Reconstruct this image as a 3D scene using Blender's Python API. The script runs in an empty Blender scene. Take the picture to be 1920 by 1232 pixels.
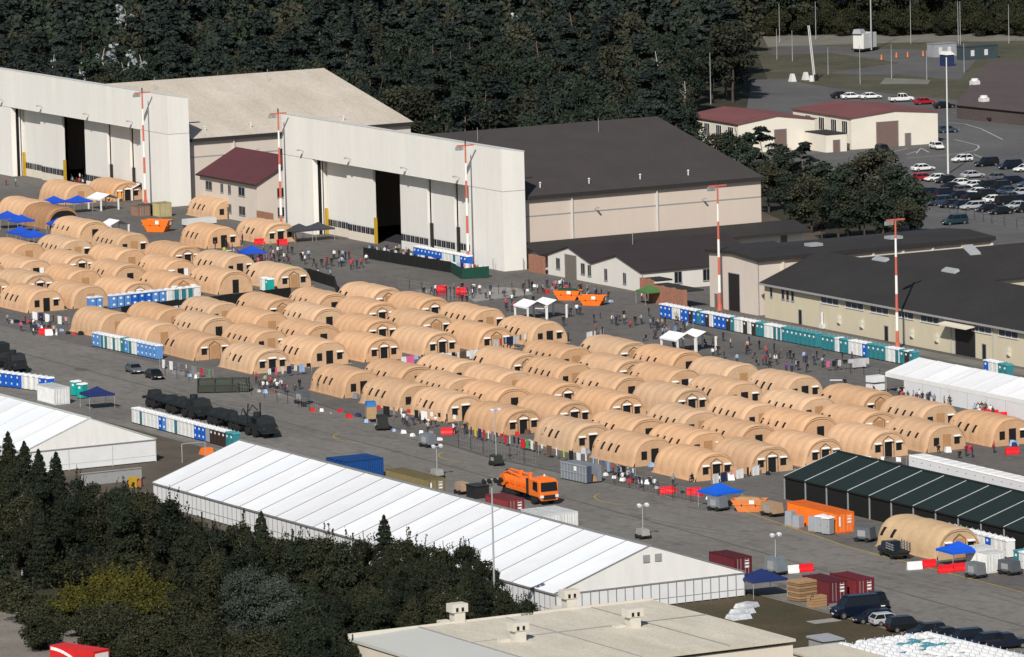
import bpy, math, random
import numpy as np
from mathutils import Vector, Matrix

random.seed(7)
rng = np.random.default_rng(7)
scene = bpy.context.scene
COL = scene.collection

# ------------------------------------------------------------------ camera
CAM = Vector((978.4156, -533.8653, 132.3362))
CF = Vector((-0.87006, 0.47597, -0.12803))
CR = Vector((0.48255, 0.87551, -0.02423))
CU = Vector((-0.10057, 0.08286, 0.99148))
FPX = 12383.73
cd = bpy.data.cameras.new('camera')
cam = bpy.data.objects.new('camera', cd)
COL.objects.link(cam)
cd.sensor_width = 36.0
cd.lens = FPX * 36.0 / 1920.0
cd.clip_start = 5.0
cd.clip_end = 9000.0
M = Matrix((( CR.x, CU.x, -CF.x, CAM.x), (CR.y, CU.y, -CF.y, CAM.y), (CR.z, CU.z, -CF.z, CAM.z), (0, 0, 0, 1)))
cam.matrix_world = M
scene.camera = cam

# ------------------------------------------------------------------ light
SUN_AZ, SUN_EL = math.radians(-42.0), math.radians(38.0)
SUND = Vector((math.cos(SUN_AZ) * math.cos(SUN_EL), math.sin(SUN_AZ) * math.cos(SUN_EL), math.sin(SUN_EL)))
w = bpy.data.worlds.new('World')
scene.world = w
w.use_nodes = True
nt = w.node_tree
sky = nt.nodes.new('ShaderNodeTexSky')
sky.sky_type = 'NISHITA'
sky.sun_disc = False
sky.sun_elevation = SUN_EL
sky.sun_rotation = math.atan2(SUND.x, SUND.y)
nt.links.new(sky.outputs[0], nt.nodes['Background'].inputs[0])
nt.nodes['Background'].inputs[1].default_value = 0.06
sd = bpy.data.lights.new('sun', 'SUN')
sd.energy = 4.2
sd.angle = math.radians(0.5)
sd.color = (1.0, 0.95, 0.88)
sun = bpy.data.objects.new('sun', sd)
COL.objects.link(sun)
sun.rotation_euler = SUND.to_track_quat('Z', 'Y').to_euler()
scene.view_settings.view_transform = 'Standard'
scene.view_settings.look = 'None'
scene.view_settings.exposure = 0.16
scene.view_settings.gamma = 1.0
scene.view_settings.use_curve_mapping = False

# ------------------------------------------------------------------ pixel -> place
def ray(x, y):
    return CF + CR * ((x - 960) / FPX) + CU * ((616 - y) / FPX)
def G(x, y, z=0.0):
    d = ray(x, y)
    return CAM + d * ((z - CAM.z) / d.z)
def GX(x, y, X):
    d = ray(x, y)
    return CAM + d * ((X - CAM.x) / d.x)
def GY(x, y, Y):
    d = ray(x, y)
    return CAM + d * ((Y - CAM.y) / d.y)
def PX(p):
    d = Vector(p) - CAM
    k = FPX / d.dot(CF)
    return 960 + d.dot(CR) * k, 616 - d.dot(CU) * k

# ------------------------------------------------------------------ materials
MATS = {}
def principled(name):
    m = bpy.data.materials.new(name)
    m.use_nodes = True
    return m, m.node_tree, m.node_tree.nodes['Principled BSDF']

def mat(name, col, rough=0.75, var=0.10, scale=1.5, stretch=(1, 1, 1), bump=0.0, bscale=8.0, metal=0.0, spec=0.35,
        second=None, obj=False, coat=0.0, fine=0.0, trans=0.0, stain=0.0):
    """base colour with soft noise variation; obj=True takes the colour from the object's own colour"""
    m, t, b = principled(name)
    N, L = t.nodes, t.links
    tc = N.new('ShaderNodeTexCoord')
    mp = N.new('ShaderNodeMapping')
    mp.inputs['Scale'].default_value = stretch
    L.new(tc.outputs['Object'], mp.inputs[0])
    oi = N.new('ShaderNodeObjectInfo')
    no = N.new('ShaderNodeTexNoise')
    no.noise_dimensions = '4D'
    no.inputs['Scale'].default_value = scale
    no.inputs['Detail'].default_value = 6
    no.inputs['Roughness'].default_value = 0.65
    ml = N.new('ShaderNodeMath'); ml.operation = 'MULTIPLY'; ml.inputs[1].default_value = 60
    L.new(oi.outputs['Random'], ml.inputs[0])
    L.new(ml.outputs[0], no.inputs['W'])
    L.new(mp.outputs[0], no.inputs['Vector'])
    mr = N.new('ShaderNodeMapRange')
    mr.inputs['From Min'].default_value = 0.3; mr.inputs['From Max'].default_value = 0.7
    L.new(no.outputs[0], mr.inputs[0])
    if second is None:
        mr.inputs['To Min'].default_value = 1 - var; mr.inputs['To Max'].default_value = 1 + var
        vm = N.new('ShaderNodeMixRGB'); vm.blend_type = 'MULTIPLY'; vm.inputs[0].default_value = 1
        if obj:
            L.new(oi.outputs['Color'], vm.inputs[1])
        else:
            vm.inputs[1].default_value = (*col, 1)
        L.new(mr.outputs[0], vm.inputs[2])
    else:
        vm = N.new('ShaderNodeMixRGB')
        vm.inputs[1].default_value = (*col, 1); vm.inputs[2].default_value = (*second, 1)
        L.new(mr.outputs[0], vm.inputs[0])
    out = vm.outputs[0]
    if fine > 0:
        n2 = N.new('ShaderNodeTexNoise'); n2.inputs['Scale'].default_value = scale * 22; n2.inputs['Detail'].default_value = 3
        L.new(mp.outputs[0], n2.inputs['Vector'])
        m2 = N.new('ShaderNodeMapRange'); m2.inputs['From Min'].default_value = .3; m2.inputs['From Max'].default_value = .7
        m2.inputs['To Min'].default_value = 1 - fine; m2.inputs['To Max'].default_value = 1 + fine
        L.new(n2.outputs[0], m2.inputs[0])
        v2 = N.new('ShaderNodeMixRGB'); v2.blend_type = 'MULTIPLY'; v2.inputs[0].default_value = 1
        L.new(out, v2.inputs[1]); L.new(m2.outputs[0], v2.inputs[2])
        out = v2.outputs[0]
    if stain > 0:
        for sc, st in ((scale * 4, (1, 2.2, 1)), (scale * 9, (1, 1, 1))):
            mp2 = N.new('ShaderNodeMapping'); mp2.inputs['Scale'].default_value = st; L.new(tc.outputs['Object'], mp2.inputs[0])
            n3 = N.new('ShaderNodeTexNoise'); n3.inputs['Scale'].default_value = sc; n3.inputs['Detail'].default_value = 7; n3.inputs['Roughness'].default_value = .7
            L.new(mp2.outputs[0], n3.inputs['Vector'])
            m3 = N.new('ShaderNodeMapRange'); m3.inputs['From Min'].default_value = .54; m3.inputs['From Max'].default_value = .70
            m3.inputs['To Min'].default_value = 1.0; m3.inputs['To Max'].default_value = 1 - stain
            L.new(n3.outputs[0], m3.inputs[0])
            v3 = N.new('ShaderNodeMixRGB'); v3.blend_type = 'MULTIPLY'; v3.inputs[0].default_value = 1
            L.new(out, v3.inputs[1]); L.new(m3.outputs[0], v3.inputs[2]); out = v3.outputs[0]
    L.new(out, b.inputs['Base Color'])
    b.inputs['Roughness'].default_value = rough
    b.inputs['Metallic'].default_value = metal
    b.inputs['Specular IOR Level'].default_value = spec
    if coat: b.inputs['Coat Weight'].default_value = coat
    if trans: b.inputs['Transmission Weight'].default_value = trans
    if bump:
        nb = N.new('ShaderNodeTexNoise'); nb.inputs['Scale'].default_value = bscale; nb.inputs['Detail'].default_value = 4
        L.new(mp.outputs[0], nb.inputs['Vector'])
        bp = N.new('ShaderNodeBump'); bp.inputs['Strength'].default_value = bump; bp.inputs['Distance'].default_value = 0.1
        L.new(nb.outputs[0], bp.inputs['Height'])
        L.new(bp.outputs[0], b.inputs['Normal'])
    MATS[name] = m
    return m

def leafmat(name, dark, light, objmix=0.5):
    m, t, b = principled(name)
    N, L = t.nodes, t.links
    ge = N.new('ShaderNodeNewGeometry'); oi = N.new('ShaderNodeObjectInfo')
    mx = N.new('ShaderNodeMath'); mx.operation = 'MULTIPLY_ADD'; mx.inputs[1].default_value = 1 - objmix
    mo = N.new('ShaderNodeMath'); mo.operation = 'MULTIPLY'; mo.inputs[1].default_value = objmix
    L.new(oi.outputs['Random'], mo.inputs[0])
    L.new(ge.outputs['Random Per Island'], mx.inputs[0]); L.new(mo.outputs[0], mx.inputs[2])
    r = N.new('ShaderNodeValToRGB')
    r.color_ramp.elements[0].color = (*dark, 1); r.color_ramp.elements[1].color = (*light, 1)
    L.new(mx.outputs[0], r.inputs[0])
    L.new(r.outputs[0], b.inputs['Base Color'])
    b.inputs['Roughness'].default_value = 0.8
    b.inputs['Specular IOR Level'].default_value = 0.15
    MATS[name] = m
    return m

# ground
mat('apron', (0.142, 0.132, 0.119), .9, second=(0.205, 0.190, 0.170), scale=.045, fine=.12, bump=.15, bscale=3, stain=.36)
mat('old_asphalt', (0.07, 0.068, 0.066), .9, second=(0.125, 0.12, 0.115), scale=.05, fine=.10)
mat('lot_asphalt', (0.085, 0.084, 0.083), .9, second=(0.13, 0.127, 0.124), scale=.06, fine=.08, stain=.25)
mat('grass_dry', (0.038, 0.038, 0.014), .95, second=(0.088, 0.060, 0.034), scale=.12, fine=.25, bump=.5, bscale=4)
mat('grass_far', (0.050, 0.052, 0.028), .95, second=(0.105, 0.092, 0.062), scale=.09, fine=.25, stain=.3)
mat('forest_floor', (0.02, 0.022, 0.012), .95, second=(0.045, 0.04, 0.022), scale=.15, fine=.3)
mat('soil', (0.07, 0.055, 0.04), .95, second=(0.115, 0.095, 0.07), scale=.15, fine=.2)
mat('gravel', (0.16, 0.14, 0.115), .95, second=(0.24, 0.22, 0.19), scale=.2, fine=.25, bump=.4, bscale=6)
mat('pale_strip', (0.14, 0.132, 0.110), .9, second=(0.21, 0.20, 0.17), scale=.2, fine=.15)
mat('concrete', (0.28, 0.27, 0.25), .9, var=.12, scale=.5, fine=.08)
mat('tar_joint', (0.105, 0.095, 0.075), .85, var=.15, scale=.3)
mat('yellow_line', (0.38, 0.27, 0.05), .8, var=.3, scale=1.2)
mat('white_line', (0.42, 0.42, 0.40), .8, var=.25, scale=1.0)
mat('drain_rust', (0.085, 0.062, 0.05), .9, var=.25, scale=.8)
# buildings
mat('hangar_white', (0.78, 0.765, 0.715), .6, var=.06, scale=.35, stretch=(1, 1, .10), stain=.05)
mat('hangar_door', (0.72, 0.705, 0.66), .6, var=.06, scale=.3, stretch=(1, 1, .15))
mat('hangar_beige', (0.60, 0.51, 0.435), .7, var=.05, scale=.2, stretch=(1, 1, .2))
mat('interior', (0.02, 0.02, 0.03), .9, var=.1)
mat('roof_beige', (0.46, 0.40, 0.32), .8, second=(0.60, 0.54, 0.46), scale=.16, stretch=(.25, 1, 1), fine=.10, stain=.12)
mat('roof_brown', (0.048, 0.040, 0.039), .9, second=(0.060, 0.051, 0.049), scale=.15, fine=.12)
mat('roof_dark', (0.022, 0.0205, 0.0205), .9, second=(0.031, 0.029, 0.028), scale=.15, fine=.12)
mat('roof_plum', (0.030, 0.022, 0.0245), .9, second=(0.038, 0.028, 0.030), scale=.15, fine=.12)
mat('roof_red', (0.085, 0.026, 0.031), .85, second=(0.110, 0.036, 0.040), scale=.15, fine=.08)
mat('roof_red_far', (0.15, 0.052, 0.052), .85, second=(0.19, 0.072, 0.068), scale=.15, fine=.08)
mat('roof_mauve', (0.075, 0.058, 0.056), .95, second=(0.092, 0.072, 0.069), scale=.1, fine=.15)
mat('fascia', (0.03, 0.027, 0.027), .7)
mat('wall_cream', (0.66, 0.60, 0.50), .85, var=.05, scale=.4, stretch=(1, 1, .3))
mat('wall_white', (0.66, 0.63, 0.58), .85, var=.06, scale=.4, stretch=(1, 1, .3))
mat('wall_pinkbeige', (0.60, 0.53, 0.46), .85, var=.05, scale=.4, stretch=(1, 1, .3))
mat('wall_yellow', (0.56, 0.50, 0.37), .85, var=.05, scale=.35, stretch=(1, 1, .3))
mat('wall_farcream', (0.72, 0.675, 0.58), .85, var=.04, scale=.35)
mat('brick', (0.27, 0.12, 0.075), .9, second=(0.36, 0.18, 0.12), scale=3)
mat('door_brown', (0.17, 0.115, 0.10), .7, var=.06, scale=.6)
mat('door_grey', (0.16, 0.14, 0.12), .7, var=.08)
mat('door_dark', (0.018, 0.015, 0.016), .6)
mat('glass_dark', (0.015, 0.018, 0.022), .15, spec=.6, var=.3, scale=.8)
mat('glass_grey', (0.06, 0.07, 0.085), .2, spec=.6, var=.5, scale=.7)
mat('trim_white', (0.62, 0.62, 0.60), .7, var=.05)
mat('trim_grey', (0.30, 0.30, 0.30), .6, var=.1)
mat('dark_metal', (0.03, 0.03, 0.032), .5, metal=.3)
mat('steel', (0.35, 0.36, 0.37), .45, metal=.6, var=.12)
mat('galv', (0.42, 0.43, 0.44), .5, metal=.3, var=.1)
mat('bumper_yellow', (0.50, 0.30, 0.02), .6, var=.1)
mat('mast_red', (0.52, 0.13, 0.085), .6, var=.06)
mat('mast_white', (0.78, 0.77, 0.74), .6, var=.04)
mat('roof_fg', (0.50, 0.455, 0.365), .9, second=(0.64, 0.59, 0.49), scale=.35, stretch=(.3, 1, 1), fine=.12, stain=.16)
mat('sheet_pale', (0.54, 0.54, 0.50), .6, var=.03, scale=.3)
mat('vent_beige', (0.58, 0.55, 0.48), .7, var=.06)
# tents
mat('tan', (0.60, 0.365, 0.185), .95, var=.09, scale=.8, obj=True, bump=.7, bscale=1.1, fine=.04, spec=.15, stain=.10)
mat('tan_dark', (0.42, 0.235, 0.11), .9, var=.08, scale=.8, bump=.3, bscale=2)
mat('dirty_mark', (0.118, 0.110, 0.100), .9, var=.2, scale=.4)
mat('tan_cord', (0.10, 0.055, 0.025), .9)
mat('opening', (0.008, 0.008, 0.009), .9)
mat('flap_white', (0.80, 0.79, 0.76), .8, var=.05)
mat('pvc_white', (0.74, 0.76, 0.79), .6, var=.05, scale=.35, obj=True, bump=.35, bscale=.5, stain=.07, stretch=(1, .6, 1))
mat('pvc_wall', (0.70, 0.71, 0.72), .5, var=.05, scale=.6, bump=.1, bscale=1.2)
mat('pvc_gable', (0.76, 0.755, 0.73), .6, var=.05, scale=.35, bump=.45, bscale=.55, stretch=(1, 1, .35))
mat('seam_grey', (0.22, 0.22, 0.22), .6)
mat('seam_lite', (0.50, 0.52, 0.50), .6)
mat('green_roof', (0.008, 0.0185, 0.0185), .85, var=.14, scale=.3)
mat('green_wall', (0.006, 0.0075, 0.0065), .9, var=.2)
mat('canopy', (1, 1, 1), .7, var=.05, scale=1.2, obj=True, bump=.2, bscale=2)
# objects
mat('paint', (1, 1, 1), .35, var=.04, obj=True, coat=.12, spec=.35)
mat('plastic', (1, 1, 1), .5, var=.05, obj=True)
mat('cloth', (1, 1, 1), .95, var=.08, scale=3, obj=True, bump=.3, bscale=5)
mat('steelpaint', (1, 1, 1), .55, var=.12, scale=1.2, obj=True)
mat('car_glass', (0.008, 0.010, 0.013), .15, spec=.45)
mat('tyre', (0.015, 0.015, 0.015), .85)
mat('rim', (0.35, 0.36, 0.37), .35, metal=.7)
mat('lamp', (0.75, 0.76, 0.78), .15, spec=.8)
mat('tail_red', (0.35, 0.01, 0.01), .3)
mat('olive', (0.035, 0.042, 0.030), .75, var=.15)
mat('truck_black', (0.014, 0.017, 0.018), .6, var=.2)
mat('orange', (0.80, 0.17, 0.018), .4, var=.06, coat=.2)
mat('orange_dull', (0.62, 0.19, 0.05), .6, var=.12)
mat('sticker', (0.80, 0.80, 0.80), .6, var=.1, scale=6)
mat('wood', (0.36, 0.22, 0.11), .85, var=.15, scale=2, stretch=(1, 1, 5))
mat('wood_dark', (0.22, 0.14, 0.08), .85, var=.15, scale=2)
mat('net_black', (0.010, 0.010, 0.010), .9, var=.2)
mat('net_green', (0.008, 0.055, 0.035), .9, var=.15)
mat('skin', (0.32, 0.19, 0.12), .7)
mat('hair', (0.012, 0.010, 0.009), .8)
mat('trouser', (0.035, 0.037, 0.045), .9, var=.3)
mat('grey_plastic', (0.30, 0.33, 0.36), .6, var=.08)
mat('foil', (0.70, 0.72, 0.74), .25, metal=.3, var=.25, scale=2, bump=.8, bscale=2)
mat('bark', (0.07, 0.05, 0.04), .95, var=.25, scale=3)
mat('bark_pine', (0.17, 0.115, 0.085), .95, var=.2, scale=2)
mat('bark_birch', (0.55, 0.53, 0.49), .9, var=.3, scale=4, stretch=(1, 1, 3))
leafmat('leaf_back', (0.007, 0.013, 0.010), (0.040, 0.055, 0.036))
leafmat('leaf_back2', (0.012, 0.016, 0.010), (0.062, 0.062, 0.040))
leafmat('leaf_pine', (0.007, 0.013, 0.012), (0.036, 0.048, 0.040))
leafmat('leaf_birch', (0.03, 0.03, 0.02), (0.085, 0.078, 0.056))
leafmat('leaf_fg', (0.005, 0.009, 0.006), (0.034, 0.043, 0.023))
leafmat('leaf_fg2', (0.008, 0.011, 0.006), (0.050, 0.052, 0.026))
leafmat('leaf_silver', (0.10, 0.12, 0.12), (0.42, 0.46, 0.48))
leafmat('leaf_bluegrey', (0.020, 0.028, 0.024), (0.085, 0.100, 0.080))
leafmat('leaf_yellow', (0.018, 0.022, 0.006), (0.110, 0.098, 0.016))

# ------------------------------------------------------------------ mesh building
class MB:
    def __init__(s):
        s.v = []; s.f = []; s.m = []; s.names = []
    def mi(s, name):
        if name not in s.names: s.names.append(name)
        return s.names.index(name)
    def add(s, vs, fs, mt):
        o = len(s.v); k = s.mi(mt)
        s.v.extend([tuple(v) for v in vs])
        for f in fs:
            s.f.append(tuple(i + o for i in f)); s.m.append(k)
        return s
    def box(s, x0, y0, z0, x1, y1, z1, mt):
        vs = [(x0, y0, z0), (x1, y0, z0), (x1, y1, z0), (x0, y1, z0), (x0, y0, z1), (x1, y0, z1), (x1, y1, z1), (x0, y1, z1)]
        return s.add(vs, [(3, 2, 1, 0), (4, 5, 6, 7), (0, 1, 5, 4), (1, 2, 6, 5), (2, 3, 7, 6), (3, 0, 4, 7)], mt)
    def hexa(s, vs, mt):
        return s.add(vs, [(3, 2, 1, 0), (4, 5, 6, 7), (0, 1, 5, 4), (1, 2, 6, 5), (2, 3, 7, 6), (3, 0, 4, 7)], mt)
    def prism(s, poly, axis, a, b, mt):
        """poly: 2D points in the other two axes (x: (y,z), y: (x,z), z: (x,y)); extruded from a to b"""
        def P(q, t):
            return (t, q[0], q[1]) if axis == 'x' else ((q[0], t, q[1]) if axis == 'y' else (q[0], q[1], t))
        n = len(poly)
        vs = [P(q, a) for q in poly] + [P(q, b) for q in poly]
        fs = [tuple(range(n))[::-1], tuple(range(n, 2 * n))] + [(i, (i + 1) % n, (i + 1) % n + n, i + n) for i in range(n)]
        return s.add(vs, fs, mt)
    def tube(s, p0, p1, r0, r1=None, n=8, mt='steel', caps=True):
        if r1 is None: r1 = r0
        p0 = Vector(p0); p1 = Vector(p1)
        d = (p1 - p0).normalized()
        a = d.orthogonal().normalized(); b = d.cross(a)
        vs = []
        for p, r in ((p0, r0), (p1, r1)):
            for i in range(n):
                t = 2 * math.pi * i / n
                vs.append(p + (a * math.cos(t) + b * math.sin(t)) * r)
        fs = [(i, (i + 1) % n, (i + 1) % n + n, i + n) for i in range(n)]
        if caps: fs += [tuple(range(n))[::-1], tuple(range(n, 2 * n))]
        return s.add(vs, fs, mt)
    def poly(s, pts, mt):
        return s.add(pts, [tuple(range(len(pts)))], mt)
    def mesh(s, name, smooth=False):
        me = bpy.data.meshes.new(name)
        me.from_pydata(s.v, [], s.f)
        for n in s.names: me.materials.append(MATS[n])
        me.polygons.foreach_set('material_index', s.m)
        if smooth: me.polygons.foreach_set('use_smooth', [True] * len(s.f))
        me.update()
        return me
    def build(s, name, parent=None, smooth=False, loc=None, rotz=0.0, color=None):
        return mobj(name, s.mesh(name, smooth), parent, loc, rotz, color)

KIDS = {}
def mobj(name, me, parent=None, loc=None, rotz=0.0, color=None):
    o = bpy.data.objects.new(name, me)
    COL.objects.link(o)
    if parent is not None:
        o.parent = parent
        KIDS.setdefault(parent.name, []).append(o)
    if loc is not None: o.location = loc
    if rotz: o.rotation_euler = (0, 0, rotz)
    if color is not None: o.color = (*color, 1)
    return o
def tag(o, label, cat, group=None):
    o['label'] = label; o['category'] = cat
    if group: o['group'] = group
    return o
def thing(name, label, cat, loc=(0, 0, 0), rotz=0.0, group=None):
    o = bpy.data.objects.new(name, None)
    COL.objects.link(o)
    o.empty_display_size = .5
    o.location = loc; o.rotation_euler = (0, 0, rotz)
    return tag(o, label, cat, group)
def paint(o, c):
    o.color = (*c, 1)
    for k in KIDS.get(o.name, []): paint(k, c)
def dup(o, loc=None, rotz=None, label=None, group=None, color=None, parent=None, scale=None):
    c = o.copy(); COL.objects.link(c)
    if parent is not None:
        c.parent = parent; KIDS.setdefault(parent.name, []).append(c)
    if loc is not None: c.location = loc
    if rotz is not None: c.rotation_euler = (0, 0, rotz)
    if scale is not None: c.scale = scale if not isinstance(scale, (int, float)) else (scale,) * 3
    if label: c['label'] = label
    if group: c['group'] = group
    for k in KIDS.get(o.name, []): dup(k, parent=c)
    if color is not None: paint(c, color)
    return c
class Proto:
    """first use hands out the prototype itself, later uses copies of it"""
    def __init__(s, o): s.o = o; s.used = False
    def put(s, loc, rotz, label, group=None, color=None, scale=None):
        if not s.used:
            s.used = True
            o = s.o
            o.location = loc; o.rotation_euler = (0, 0, rotz); o['label'] = label
            if group: o['group'] = group
            if scale is not None: o.scale = scale if not isinstance(scale, (int, float)) else (scale,) * 3
            if color is not None: paint(o, color)
            return o
        return dup(s.o, loc, rotz, label, group, color, scale=scale)
def struct(o):
    o['kind'] = 'structure'; return o
ORD = ['first', 'second', 'third', 'fourth', 'fifth', 'sixth', 'seventh', 'eighth', 'ninth', 'tenth', 'eleventh', 'twelfth',
       'thirteenth', 'fourteenth', 'fifteenth', 'sixteenth', 'seventeenth', 'eighteenth', 'nineteenth', 'twentieth']
def nth(i):
    if i < 20: return ORD[i]
    if i >= 99: return str(i + 1) + ('st' if (i + 1) % 10 == 1 and (i + 1) % 100 != 11 else 'nd' if (i + 1) % 10 == 2 and (i + 1) % 100 != 12 else 'rd' if (i + 1) % 10 == 3 and (i + 1) % 100 != 13 else 'th')
    t = {2: 'twenty', 3: 'thirty', 4: 'forty', 5: 'fifty', 6: 'sixty', 7: 'seventy', 8: 'eighty', 9: 'ninety'}
    n = i + 1
    if n % 10 == 0: return {20: 'twentieth', 30: 'thirtieth', 40: 'fortieth', 50: 'fiftieth', 60: 'sixtieth'}.get(n, str(n) + 'th')
    return t[n // 10] + '-' + ORD[n % 10 - 1]

# ------------------------------------------------------------------ ground
def sheet(name, pts, z, mt, px=True):
    mb = MB()
    q = [(G(*p).x, G(*p).y, z) if px else (p[0], p[1], z) for p in pts]
    a = sum(q[i][0] * q[(i + 1) % len(q)][1] - q[(i + 1) % len(q)][0] * q[i][1] for i in range(len(q)))
    if a < 0: q = q[::-1]
    mb.poly(q, mt)
    return struct(mb.build(name))
def strip(name, pts, wdt, z, mt, px=True):
    q = [Vector((G(*p).x, G(*p).y, 0)) if px else Vector((p[0], p[1], 0)) for p in pts]
    L, R = [], []
    for i, p in enumerate(q):
        d = (q[min(i + 1, len(q) - 1)] - q[max(i - 1, 0)]).normalized()
        n = Vector((-d.y, d.x, 0)) * wdt / 2
        L.append((p.x + n.x, p.y + n.y, z)); R.append((p.x - n.x, p.y - n.y, z))
    mb = MB(); k = len(q)
    mb.add(R + L, [(i, i + 1, i + 1 + k, i + k) for i in range(k - 1)], mt)
    return struct(mb.build(name))

sheet('ground', [(-2600, -900), (1300, -900), (1300, 2600), (-2600, 2600)], 0.0, 'forest_floor', px=False)
sheet('tarmac', [(-330, -137.5), (520, -137.5), (520, 58), (60, 62), (-330, 50)], 0.004, 'apron', px=False)
mat('camp_tarmac', (0.098, 0.092, 0.085), .9, second=(0.150, 0.140, 0.128), scale=.05, fine=.12, bump=.15, bscale=3, stain=.34)
sheet('tarmac_inner', [(-330, -103.5), (124, -104.3), (197, -110.7), (247, -108.1), (258, -106.9), (292, -111.1), (330, -112.2), (520, -114), (520, 57.9), (60, 61.9), (-330, 49.9)], 0.0055, 'camp_tarmac', px=False)
sheet('grass_verge', [(240, -137.6), (440, -137.6), (440, -260), (322, -260), (312, -167.5), (240, -167.5)], 0.004, 'grass_dry', px=False)
sheet('bare_soil', [(120, -137.6), (239.9, -137.6), (239.9, -167.4), (120, -176)], 0.0041, 'soil', px=False)
sheet('gravel_clearing', [(-60, 1110), (60, 1125), (150, 1185), (150, 1300), (-80, 1300)], 0.004, 'gravel')
sheet('backyard', [(1330, 470), (1960, 420), (1960, 700), (1500, 620)], 0.008, 'old_asphalt')
sheet('car_park', [(1300, 330), (1430, 190), (1470, 150), (1560, 165), (1960, 205), (1990, 435), (1700, 445), (1480, 300)], 0.012, 'lot_asphalt')
sheet('far_grass', [(1400, 52), (1990, 52), (1990, 230), (1790, 206), (1570, 166), (1440, 150)], 0.008, 'grass_far')
sheet('far_yard', [(1438, 92), (1500, 84), (1660, 92), (1800, 96), (1830, 112), (1800, 150), (1700, 142), (1540, 138), (1690, 118), (1560, 100), (1450, 103)], 0.012, 'old_asphalt')
sheet('gravel_road', [(1430, 68), (1960, 62), (1960, 76), (1700, 80), (1440, 88)], 0.016, 'pale_strip')
sheet('access_road', [(1410, 150), (1480, 148), (1560, 178), (1600, 196), (1500, 210), (1400, 205)], 0.016, 'lot_asphalt')
sheet('pale_kerb', [(1660, 146), (1745, 150), (1740, 158), (1650, 158)], 0.016, 'pale_strip')
sheet('tree_bank', [(1425, 395), (1480, 420), (1560, 440), (1500, 455), (1430, 440)], 0.02, 'soil')
sheet('concrete_pad', [(870, 553), (985, 541), (1000, 552), (890, 566)], 0.010, 'concrete')
sheet('wall_footing', [(92, -5.6), (185, -5.6), (185, -9), (92, -9)], 0.012, 'pale_strip', px=False)
mat('wet_tarmac', (0.035, 0.035, 0.036), .25, var=.25, scale=.3, spec=.5)
sheet('wet_patch', [(752, 550), (800, 541), (872, 546), (905, 538), (968, 540), (985, 545), (930, 553), (885, 562), (830, 566), (790, 562)], 0.009, 'wet_tarmac')
strip('kerb', [(240, -137.6), (440, -138.6)], 0.6, 0.05, 'pale_strip', px=False)
strip('taxi_line', [(30, -115.2), (180, -117.9), (270, -120.9), (327, -123.8), (420, -127)], 0.35, 0.009, 'tar_joint', px=False)
strip('edge_line', [(G(1395, 956).x, -106.6), (290, -110.9), (330, -112), (420, -113)], 0.22, 0.009, 'yellow_line', px=False)
strip('drain_channel', [(100, -103.2), (124, -104), (197, -110.4), (247, -107.8), (258, -106.6)], 0.3, 0.010, 'drain_rust', px=False)
for k in range(16):
    x0, y0 = random.uniform(90, 360), random.uniform(-136, -112)
    L_, a_, b_ = random.uniform(14, 40), random.uniform(-.12, .12), random.uniform(-.004, .004)
    for dy in (0, 1.7):
        strip('tyre_mark', [(x0 + L_ * i / 8, y0 + dy + a_ * L_ * i / 8 + b_ * (L_ * i / 8) ** 2) for i in range(9)], random.uniform(.15, .3), .0060 + .0001 * k, 'dirty_mark', px=False)
for k in range(14):
    x0, y0 = random.uniform(60, 380), random.uniform(-135, -110)
    n_ = 9; r_ = random.uniform(.5, 1.8)
    sheet('oil_stain', [(x0 + r_ * math.cos(i * 6.283 / n_) * random.uniform(.6, 1.3), y0 + r_ * math.sin(i * 6.283 / n_) * random.uniform(.5, 1.1)) for i in range(n_)], .0078 + .00005 * k, random.choice(['dirty_mark', 'tar_joint']), px=False)
for cpx in ((640, 826), (838, 862), (1132, 941)):
    c = G(*cpx)
    strip('yellow_arc', [(c.x + 4.5 * math.sin(a) * 1.5, c.y + 4.5 - 4.5 * math.cos(a)) for a in [math.radians(t) for t in range(-70, 50, 12)]], .2, .012, 'yellow_line', px=False)
for k, yy in enumerate((-131.5, -125, -111.5, -28.5, -21.5, -14.5)):
    strip('slab_joint', [(-60 if yy > -50 else 20, yy), (150, yy - .3), (400, yy - 1)], .08, .0070 + .0001 * k, 'tar_joint', px=False)
for k in range(26):
    xx = -40 + k * 15
    strip('slab_joint', [(xx, -137), (xx, -106)], .07, .0078, 'tar_joint', px=False)
    if xx < 170: strip('slab_joint', [(xx, -42), (xx, -7.2)], .07, .0078, 'tar_joint', px=False)
for pts in ([(1790, 262), (1815, 268), (1834, 273), (1836, 277), (1828, 283), (1800, 288), (1765, 292), (1700, 297)],
            [(1780, 230), (1810, 233), (1840, 242), (1880, 262)], [(1700, 290), (1718, 284)], [(1718, 288), (1727, 278)], [(1727, 278), (1742, 286)],
            [(1640, 292), (1702, 279)], [(1826, 290), (1845, 297)], [(1785, 212), (1850, 214), (1920, 222)]):
    strip('painted_line', pts, .28, .03, 'white_line')
# ------------------------------------------------------------------ hangars
def slab(mb, pts, th, mt):
    """a roof slab: 4 top points, thickness downwards"""
    mb.hexa([(p[0], p[1], p[2] - th) for p in pts] + [tuple(p) for p in pts], mt)

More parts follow.
